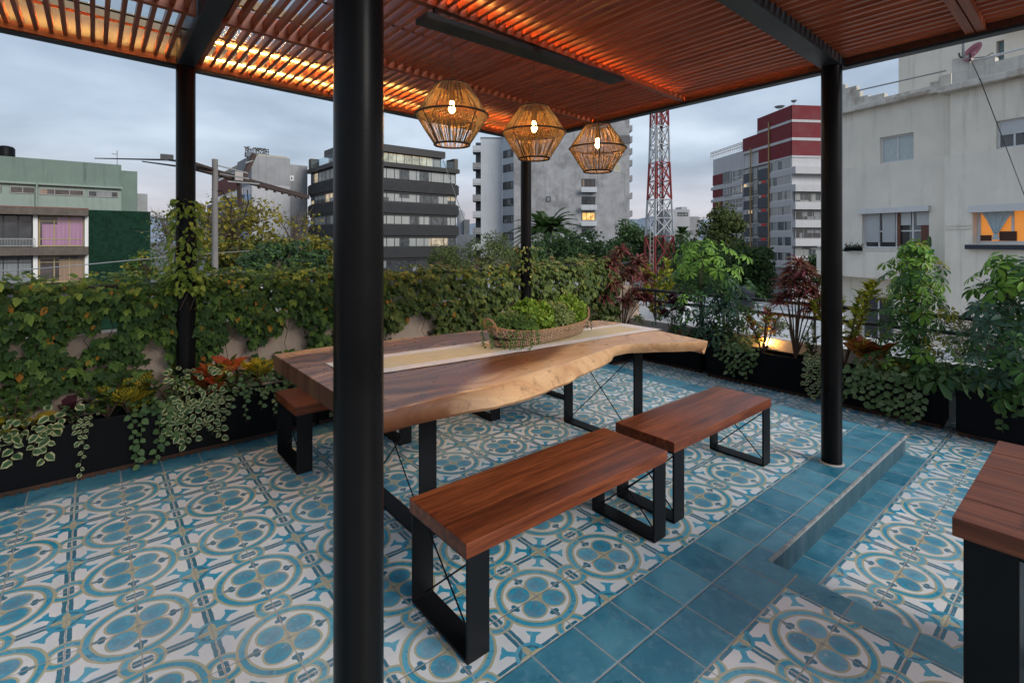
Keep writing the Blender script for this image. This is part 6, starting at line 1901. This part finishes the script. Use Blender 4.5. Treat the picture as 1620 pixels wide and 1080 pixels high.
# dish, mast, cable
dz = zof(F2c.P(F2c.a(1535), 0, 0))
c = px(1535, 97, dz - .1)
d = thing('satellite_dish', 'faded pink dish on the stepped parapet of the cream house', 'satellite dish', c)
k = MB(); k.tube([c, c + Vector((0, 0, .28))], .03, 8); k.build('mast', M['fr_dark'], d)
k = MB(); k.lathe((0, 0, 0), [(.03, 0), (.22, .03), (.36, .10), (.37, .115), (.22, .05)], 24, caps=False)
o = k.build('reflector', surf('faded_pink', (.36, .10, .13), .5), d, smooth=True)
o.data.transform(Matrix.Translation(wloc(d)))
o.data.transform(Matrix.Translation(px(1542, 84, dz - .1) - wloc(d)) @ Matrix.Rotation(YAW - math.radians(90), 4, 'Z') @ Matrix.Rotation(math.radians(-62), 4, 'Y'))
k = MB(); k.tube([px(1541, 92, dz - .1), px(1560, 90, dz - .2), px(1570, 84, dz - .2), px(1573, 88, dz - .2), px(1562, 91, dz - .2)], .018, 6); k.build('arm', M['fr_dark'], d)
c = px(1524, 92, dz)
d = thing('roof_mast', 'thin grey mast standing beside the pink dish', 'mast', c)
k = MB(); k.tube([c, px(1524.5, 45, dz)], .05, 8); k.build('tube', M['fr_grey'], d)
k = MB(); k.tube([px(1517, 84, dz), px(1518, 89, dz), px(1522, 92, dz)], .03, 6); k.build('bracket', M['fr_dark'], d)
k = MB(); k.tube([px(1538, 99, dz - .3), px(1552, 130, dz - .6), px(1575, 190, dz - 1.2), px(1600, 255, dz - 1.8), px(1650, 385, dz - 2.6)], .014, 5)
tag(k.build('cable', M['black'], loc=px(1538, 99, dz)), 'thin black cable slanting down across the cream house', 'cable')
# pots on the balcony rail
c = F1.P(F1.a(1486), -.7, hbb + .16); hp = hbt + .02
d = thing('potted_cactus', 'small cactus in a bright green pot on the balcony', 'potted plant', F1.P(F1.a(1486), -.7, hp))
k = MB(); c = F1.P(F1.a(1486), -.72, hbt - .06); k.lathe(c, [(.12, 0), (.17, .22)], 16); k.build('pot', surf('green_pot', (.05, .28, .05), .4), d, smooth=True)
k = MB(); k.lathe(c + Vector((0, 0, .18)), [(.05, 0), (.075, .2), (.07, .45), (.03, .55)], 10); k.build('cactus', surf('cactus_green', (.05, .10, .03), .8), d, smooth=True)
c = F1.P(F1.a(1374), -1.05, hbt + .05)
d = thing('window_box', 'dark trough of small cacti hanging on the balcony rail', 'potted plant', c)
al_, bl_ = sorted((F1.a(1361), F1.a(1386)))
fpart(d, 'trough', F1, [(al_, bl_, -1.15, -.97, hbt + .04, hbt + .2)], 'planter')
n = 60; P = np.array([tuple(F1.P(rng.uniform(al_, bl_), -1.06, hbt + .2)) for _ in range(n)]); leaf_mesh('foliage', P, rdir(n, 0.2, 1), rng.uniform(.1, .32, n), [LM['ti'], LM['scheff']], d, 'blade', mat_idx=rng.integers(0, 2, n))
c = F1.P(F1.a(1349), -.5, hbt)
d = thing('balcony_plant', 'little spiky green plant on the balcony next to the right hand column', 'potted plant', c)
leaf_mesh('foliage', np.tile(np.array(c), (26, 1)), rdir(26, 0.1, 1), rng.uniform(.15, .3, 26), [LM['scheff']], d, 'blade', wscale=2)

# --- low roofs beyond the open side
roofm = surf('pale_roof', (0.40, 0.41, 0.42), 0.9, 0, 0.15, 0.9, 0.2, 20, 0.0, alt=(0.30, 0.29, 0.28))
def quad_house(lab, pts, h, kerb, mat, name='low_house'):
    c = sum((Vector(p) for p in pts), Vector()) / len(pts)
    t = thing(name, lab, 'house', Vector((c.x, c.y, GZ)))
    k = MB(); k.poly_prism([(p.x, p.y) for p in pts], GZ, h); k.build('wall', M['white_paint'], t)
    k = MB(); k.poly_prism([(p.x, p.y) for p in [c + (q - c) * .985 for q in pts]], h + .002, h + .02); k.build('roof', mat, t)
    k = MB()
    for i in range(len(pts)):
        a, b = pts[i], pts[(i + 1) % len(pts)]
        k.bar(Vector((a.x, a.y, h + kerb / 2)), Vector((b.x, b.y, h + kerb / 2)), .14, kerb)
    k.build('parapet', M['white_paint'], t)
    return t
def gp(x, z): 
    p = px(x, HORY, z); return Vector((p.x, p.y, 0))
quad_house('flat pale roof just beyond the railing, below the black tank', [gp(1060, 11), gp(1335, 9), gp(1330, 19.5), gp(1095, 25)], -1.55, .28, roofm)
quad_house('flat roof behind the black tank with a reddish floor', [gp(1000, 26), gp(1180, 26.5), gp(1160, 36), gp(1005, 36)], -1.9, .5, surf('red_roof', (.22, .09, .07), .9, 0, .3, 1))
quad_house('low white house in front of the cream house', [gp(1340, 9), gp(1650, 6.5), gp(1640, 14), gp(1345, 18)], -2.3, .3, roofm)
c = ground_hit(1180, 486, -1.52)
d = thing('water_tank', 'black plastic water tank with a lid on the flat pale roof', 'water tank', c)
zz = zof(c); s_ = zz / FPX
k = MB(); k.lathe(c, [(12.5 * s_, 0), (12.8 * s_, 8 * s_), (12.3 * s_, 8.6 * s_), (12.8 * s_, 9.4 * s_), (12.8 * s_, 17 * s_), (12.3 * s_, 17.6 * s_), (12.8 * s_, 18.4 * s_), (12.6 * s_, 25 * s_), (8 * s_, 29 * s_)], 28); k.build('tank_body', surf('tank_black', (.018, .022, .03), .45), d, smooth=True)
k = MB(); k.lathe(c + Vector((0, 0, 29 * s_)), [(7.6 * s_, 0), (7.6 * s_, 2.5 * s_), (6.5 * s_, 3.2 * s_)], 24); k.build('lid', surf('tank_lid', (.05, .07, .09), .5), d, smooth=True)
k = MB(); p_ = c + RT * (-22 * s_)
k.tube([c + RT * 12 * s_ + Vector((0, 0, .1)), c + RT * 40 * s_ + Vector((0, 0, .1))], .03, 6); k.build('pipe', M['fr_white'], d)

# --- lattice mast
tz_ = 48.0
mast = thing('lattice_mast', 'red and white steel lattice radio mast with a cable ladder', 'radio mast', px(1043, HORY, tz_) * 1.0)
mast.location.z = GZ
M['mast_red'] = surf('mast_red_paint', (0.27, 0.040, 0.036), .7, 0, .2, 2)
M['mast_white'] = surf('mast_white_paint', (0.44, 0.455, 0.47), .7, 0, .1, 2)
mc = Vector((mast.location.x, mast.location.y, 0))
hy_ = lambda y: CAM.z + (HORY - y) * tz_ / FPX
zs = [(470, 21), (374, 17), (316, 14.6), (258, 12.4), (201, 11), (165, 10.4), (100, 9.8), (40, 9.2)]
def hw(z):
    ys = [hy_(y) for y, _ in zs]; ws = [w * tz_ / FPX for _, w in zs]
    return float(np.interp(z, ys, ws))
sec = [(GZ, hy_(374), 'mast_red'), (hy_(374), hy_(316), 'mast_white'), (hy_(316), hy_(258), 'mast_red'), (hy_(258), hy_(201), 'mast_white'), (hy_(201), hy_(150), 'mast_red'), (hy_(150), hy_(90), 'mast_white'), (hy_(90), hy_(40), 'mast_red')]
rotm = math.radians(12)
def mcorner(i, z):
    w = hw(z); a = rotm + math.pi / 4 + i * math.pi / 2
    return mc + RT * (w * 1.30 * math.cos(a)) + FW * (w * 1.30 * math.sin(a)) + Vector((0, 0, z))
for z0, z1, mt in sec:
    k = MB(); nb = max(2, int(round((z1 - z0) / (2.2 * hw((z0 + z1) / 2)))))
    for i in range(4):
        k.bar(mcorner(i, z0), mcorner(i, z1), .16, .16)
        for j in range(nb):
            a, b = z0 + (z1 - z0) * j / nb, z0 + (z1 - z0) * (j + 1) / nb
            i2 = (i + 1) % 4
            k.bar(mcorner(i, a), mcorner(i2, b), .085, .085); k.bar(mcorner(i2, a), mcorner(i, b), .085, .085)
            k.bar(mcorner(i, b), mcorner(i2, b), .07, .07)
    k.build('lattice_section', M[mt], mast)
k = MB()
for o_ in (-.32, -.16, .12, .3):
    k.tube([mc + RT * o_ + FW * .1 + Vector((0, 0, GZ)), mc + RT * o_ * .8 + FW * .1 + Vector((0, 0, hy_(60)))], .055, 6)
k.build('feeder_cable', M['fr_dark'], mast)
k = MB()
la = [mcorner(2, z) - RT * .45 for z in (GZ, hy_(374), hy_(258), hy_(60))]; lb = [p + RT * .32 for p in la]
k.tube(la, .03, 5); k.tube(lb, .03, 5)
for z in np.arange(GZ, hy_(60), .42):
    u_ = (z - GZ) / (hy_(60) - GZ)
    q = np.interp(z, [p.z for p in la], range(4)); i = min(2, int(q)); p = la[i].lerp(la[i + 1], q - i); k.bar(p, p + RT * .32, .025, .025)
k.build('ladder', M['mast_white'], mast)

# --- utility pole with a long cross arm
pz = 12.9
pb = px(340, HORY, pz); pb.z = GZ
t = thing('utility_pole', 'grey utility pole with a long dark cross arm and insulators', 'utility pole', pb)
k = MB(); top_ = px(340, 252, pz); k.tube([Vector((pb.x, pb.y, GZ)), top_], [.10, .068], 12); k.build('pole', surf('pole_grey', (.17, .16, .155), .9, 0, .2, 3), t, smooth=True)
M['rust_arm'] = surf('rusty_arm', (.055, .035, .028), .85, 0, .4, 8)
A0, A1 = px(303, 263, 12.0), px(487, 312, 20.4)
k = MB(); k.bar(A0, A1, .13, .15); k.bar(px(338, 268, pz), px(303, 257, 11.6), .05, .06); k.build('cross_arm', M['rust_arm'], t)
k = MB(); k.bar(px(384, 284, 14.0), px(402, 244, 14.3), .13, .10); k.bar(px(378, 290, 14.0), px(380, 328, 14.0), .09, .09); k.build('brace', M['rust_arm'], t)
k = MB()
q = px(377, 277, 13.9); k.box(q.x - .1, q.x + .1, q.y - .1, q.y + .1, q.z - .16, q.z + .08); k.build('junction_box', surf('pale_box', (.35, .32, .3), .8), t)
for f_ in (0.45, 0.52, 0.6, 0.68, 0.76, 0.84, 0.92):
    p = A0.lerp(A1, f_); k = MB(); k.lathe(p + Vector((0, 0, -.14)), [(.03, 0), (.06, .02), (.05, .06), (.03, .075)], 10); k.build('insulator', surf('brown_glaze', (.09, .04, .03), .3) if 'glz' not in M else M['glz'], t, smooth=True)
k = MB()
for (x0, y0, x1, y1, z0, z1) in ((330, 272, 394, 283, 13, 13.8), (345, 262, 392, 274, 12.9, 13.6), (360, 287, 410, 291, 13.2, 13.9), (388, 258, 400, 254, 14, 14.2)):
    k.bar(px(x0, y0, z0), px(x1, y1, z1), .03, .03)
k.build('spreader', M['fr_grey'], t)
k = MB(); k.tube([px(335, 300, pz), px(352, 303, pz), px(366, 325, pz), px(365, 350, pz), px(385, 348, 13.5), px(393, 322, 14), px(391, 300, 14)], .014, 6); k.build('wire_loop', M['black'], t)
# long thin aerial arms to its left
c = px(262, 251, 11.5)
t = thing('aerial_arm', 'two thin horizontal aerial arms pointing left from the left column', 'antenna', c)
k = MB(); k.tube([px(150, 250.5, 12.6), px(265, 253, 11.4), px(300, 257, 11.2)], [.012, .022, .028], 8); k.tube([px(225, 255.5, 12), px(303, 266, 11.6)], [.014, .026], 8); k.build('arm', M['fr_dark'], t)
k = MB(); q = px(264, 251, 11.4); k.box(q.x - .12, q.x + .12, q.y - .06, q.y + .06, q.z - .04, q.z + .09); k.build('clamp', M['fr_dark'], t)
k = MB(); k.tube([px(-60, 432, 9), px(60, 425, 10.5), px(140, 418, 12), px(290, 404, 15), px(420, 395, 19)], .012, 5)
tag(k.build('cable', M['fr_grey'], loc=px(140, 418, 12)), 'pale cable sagging in front of the green mosaic wall', 'cable')
k = MB(); k.tube([px(700, 250, 40), px(728, 330, 42), px(740, 362, 43)], .03, 5)
tag(k.build('cable', M['fr_grey'], loc=px(728, 330, 42)), 'thin cable hanging between the office building and the tower', 'cable')

# ------------------------------------------------------------------ trees
LM['t_yel'] = leaf_mat('autumn_tree_leaf', [(0.09, 0.10, 0.02), (0.16, 0.16, 0.025), (0.25, 0.21, 0.03), (0.33, 0.23, 0.03)], rough=.6)
LM['t_olive'] = leaf_mat('olive_tree_leaf', [(0.05, 0.07, 0.02), (0.08, 0.105, 0.028), (0.12, 0.145, 0.04)], rough=.6)
LM['t_dark'] = leaf_mat('dark_tree_leaf', [(0.028, 0.06, 0.022), (0.055, 0.105, 0.034), (0.095, 0.16, 0.05)], rough=.55)
LM['t_blue'] = leaf_mat('blue_green_tree_leaf', [(0.03, 0.06, 0.035), (0.045, 0.085, 0.045), (0.065, 0.11, 0.055)], rough=.55)
LM['t_green'] = leaf_mat('green_tree_leaf', [(0.04, 0.085, 0.022), (0.065, 0.13, 0.03), (0.105, 0.18, 0.04)], rough=.55)
LM['t_willow'] = leaf_mat('pale_tree_leaf', [(0.07, 0.095, 0.03), (0.11, 0.14, 0.045), (0.17, 0.19, 0.07)], rough=.6)
LM['white_fl'] = leaf_mat('white_petal', [(0.5, 0.45, 0.44), (0.62, 0.58, 0.56)], rough=.7)
def tree(name, lab, x, ytop, ybot, hwpx, z, mat, n, leaf, clumps=34, gap=0.3, depth=None, tpl='quad', bare=0, cat='tree', mats2=None, p2=0.0, base=None, droop=.15, csz=0.30):
    s_ = z / FPX
    c = px(x, (ytop + ybot) / 2, z)
    rz = (ybot - ytop) * s_ / 2; rx = hwpx * s_; rd = rx if depth is None else depth
    bz = GZ if base is None else base
    t = thing(name, lab, cat, Vector((c.x, c.y, bz)), 'street trees beyond the terrace' if cat == 'tree' else None)
    cd = rdir(clumps, -0.9, 1.0) * (rng.uniform(0.15, 1.0, (clumps, 1)) ** 0.45)
    cc = np.array(c) + (cd[:, 0:1] * rx * .85) * np.array(RT)[None] + (cd[:, 1:2] * rd * .85) * np.array(FW)[None] + cd[:, 2:3] * rz * .85 * np.array([0, 0, 1.0])[None]
    cs = rng.uniform(0.6, 1.25, clumps) * csz * min(rx, rz * 1.3)
    ci = rng.choice(clumps, n, p=cs ** 2 / (cs ** 2).sum())
    od = rdir(n); rr_ = rng.uniform(0.25, 1.05, n) ** .5
    P = cc[ci] + od * (cs[ci] * rr_)[:, None] * np.array([1.15, 1.15, .8])
    if gap:
        nz = np.array([mnoise.noise((p[0] * 1.3 / csz / 2, p[1] * 1.3 / csz / 2, p[2] * 1.6 / csz / 2)) for p in P])
        P = P[nz > gap - .55]; od = od[nz > gap - .55]; ci = ci[nz > gap - .55]
    m_ = len(P)
    tone = rng.random(clumps)[ci]
    D = od * .7 + rng.normal(0, .5, (m_, 3)) + np.array([0, 0, -.1])
    rnd = np.clip(0.5 * tone + 0.5 * rng.random(m_), 0, 1)
    mi = None
    ml = [mat]
    if mats2 is not None: ml = [mat, mats2]; mi = (rng.random(m_) < p2).astype(int)
    leaf_mesh('crown', P, D, leaf * rng.uniform(.6, 1.25, m_), ml, t, tpl, up=od + np.array([0, 0, 0.5]), droop=droop, rnd=rnd, mat_idx=mi, roll=0.9)
    k = MB()
    r0 = max(.05, rx * .07)
    tb = Vector((c.x, c.y, bz)); tm = Vector(c) - Vector((0, 0, rz * .5))
    k.tube([tb, tb.lerp(tm, .5) + RT * rx * .06, tm, Vector(c)], [r0, r0 * .85, r0 * .7, r0 * .35], 8)
    for i in range(min(clumps, 20 + bare)):
        e_ = Vector(cc[i % clumps]); b_ = tm.lerp(Vector(c), rng.random())
        mid = b_.lerp(e_, .5) + Vector((0, 0, rz * .08))
        k.tube([b_, mid, e_], [r0 * .4, r0 * .25, r0 * .08], 5)
        for q in range(3 if bare else 1):
            f_ = mid.lerp(e_, rng.uniform(.3, 1)); g_ = f_ + Vector(rdir(1, .0, 1)[0]) * cs[i % clumps] * (1.9 if bare else 1.0)
            k.tube([f_, f_.lerp(g_, .5) + Vector(rng.normal(0, .05, 3)), g_], [r0 * .14, r0 * .1, r0 * .03], 4)
    k.build('trunk', M['bark'], t)
    return t
tree('street_tree', 'thin autumn tree with bare twigs just right of the left column', 365, 300, 440, 85, 21, LM['t_yel'], 3800, .17, 60, .48, bare=20, csz=.24)
tree('street_tree', 'small yellowing tree behind the utility pole, lower than its neighbours', 400, 372, 440, 70, 19, LM['t_yel'], 4200, .15, 44, .36, mats2=LM['t_olive'], p2=.5)
tree('street_tree', 'sparse olive tree in front of the dark green mosaic wall', 232, 395, 445, 36, 27, LM['t_green'], 1500, .16, 26, .45, mats2=LM['t_yel'], p2=.3)
tree('street_tree', 'twiggy nearly leafless tree right of the mint green building', 268, 305, 420, 38, 33, LM['t_olive'], 700, .17, 30, .5, bare=40, csz=.3)
tree('street_tree', 'bushy blue green tree low above the creeper, left of the front column', 448, 374, 452, 76, 17, LM['t_blue'], 7500, .12, 70, .42, csz=.2, mats2=LM['t_green'], p2=.4)
tree('street_tree', 'nearly bare twiggy tree in front of the black office building', 462, 310, 440, 48, 24, LM['t_yel'], 650, .15, 36, .5, bare=44, csz=.28)
tree('street_tree', 'yellow tree hidden partly by the front column', 512, 372, 440, 42, 21, LM['t_yel'], 2600, .14, 30, .35, mats2=LM['t_olive'], p2=.4)
tree('street_tree', 'low olive tree in front of the office building right of the front column', 708, 388, 446, 44, 17, LM['t_willow'], 4200, .10, 40, .3, mats2=LM['t_olive'], p2=.5, tpl='lance')
tree('street_tree', 'pale feathery tree left of the far column', 778, 370, 446, 46, 18, LM['t_willow'], 4200, .11, 40, .38, tpl='lance')
tree('street_tree', 'dense dark green tree right of the far column below the palm', 902, 366, 450, 74, 30, LM['t_dark'], 8200, .21, 52, .22)
tree('street_tree', 'dark round tree left of the red dracaena', 832, 388, 448, 40, 27, LM['t_dark'], 3200, .18, 30, .25)
tree('street_tree', 'dark green tree between the concrete tower and the lattice mast', 975, 376, 450, 44, 33, LM['t_green'], 3800, .2, 30, .25, mats2=LM['t_dark'], p2=.6)
tree('street_tree', 'dark green tree mass behind the lattice mast', 1005, 346, 450, 46, 56, LM['t_dark'], 5200, .34, 36, .2)
tree('street_tree', 'dark green tree right behind the lattice mast', 1072, 362, 450, 40, 62, LM['t_dark'], 3800, .34, 34, .2)
tree('street_tree', 'round brownish green tree in front of the red apartment tower', 1147, 321, 420, 45, 46, LM['t_olive'], 5600, .27, 46, .3)
tree('street_tree', 'big dark green tree behind the black water tank', 1182, 378, 476, 48, 30, LM['t_dark'], 7800, .2, 44, .2, mats2=LM['t_green'], p2=.35)
tree('street_tree', 'green tree behind the tall umbrella plant', 1112, 384, 470, 58, 34, LM['t_green'], 6500, .22, 44, .22, mats2=LM['t_dark'], p2=.4)
tree('street_tree', 'small dark tree at the foot of the red apartment tower', 1292, 402, 450, 28, 40, LM['t_dark'], 1800, .22, 20, .25)
tree('bougainvillea', 'straggly white flowering bougainvillea behind the right hand railing', 1548, 490, 590, 74, 9.5, LM['t_olive'], 3000, .055, 60, .35, cat='shrub', mats2=LM['white_fl'], p2=.32, base=-2.3, bare=20, csz=.2)
tree('roof_shrub', 'pale shrub on the low roof beside the black water tank', 1225, 498, 540, 34, 15, LM['t_willow'], 700, .07, 20, .4, cat='shrub', base=-1.55, bare=6)
def palm(lab, x, y, z, spread, nf, trunk_to=GZ):
    c = px(x, y, z); s_ = z / FPX
    t = thing('palm_tree', lab, 'palm', Vector((c.x, c.y, trunk_to)), 'palms beyond the terrace')
    k = MB(); k.tube([Vector((c.x, c.y, trunk_to)), c], [.28, .24], 10); k.build('trunk', M['bark'], t)
    P, D, L, U = [], [], [], []
    for i in range(nf):
        a = 2 * math.pi * i / nf * 2.4 + rng.uniform(-.2, .2); el = rng.uniform(-.1, 1.25)
        d = np.array([math.cos(a) * math.cos(el), math.sin(a) * math.cos(el), math.sin(el)])
        Lf = spread * s_ * rng.uniform(.8, 1.1)
        side = np.cross(d, [0, 0, 1.0]); side /= np.linalg.norm(side) + 1e-6
        for q in np.linspace(.12, 1, 26):
            p = np.array(c) + d * Lf * q + np.array([0, 0, -.42 * Lf * q * q])
            tg = d + np.array([0, 0, -.84 * q])
            for sg in (-1, 1):
                P.append(p); D.append(tg * .75 + side * sg * .85 + np.array([0, 0, .18])); L.append(Lf * .26 * (1.05 - .6 * q)); U.append([0, 0, 1.0])
    leaf_mesh('fronds', P, D, L, [LM['t_dark'], LM['t_green']], t, 'blade', up=np.array(U), droop=.1, wscale=1.3, mat_idx=(rng.random(len(P)) < .75).astype(int), roll=.2)
palm('palm crown in front of the concrete tower, beside the far column', 866, 366, 40, 66, 46)
palm('small palm right of the lattice mast', 1079, 372, 66, 26, 26)
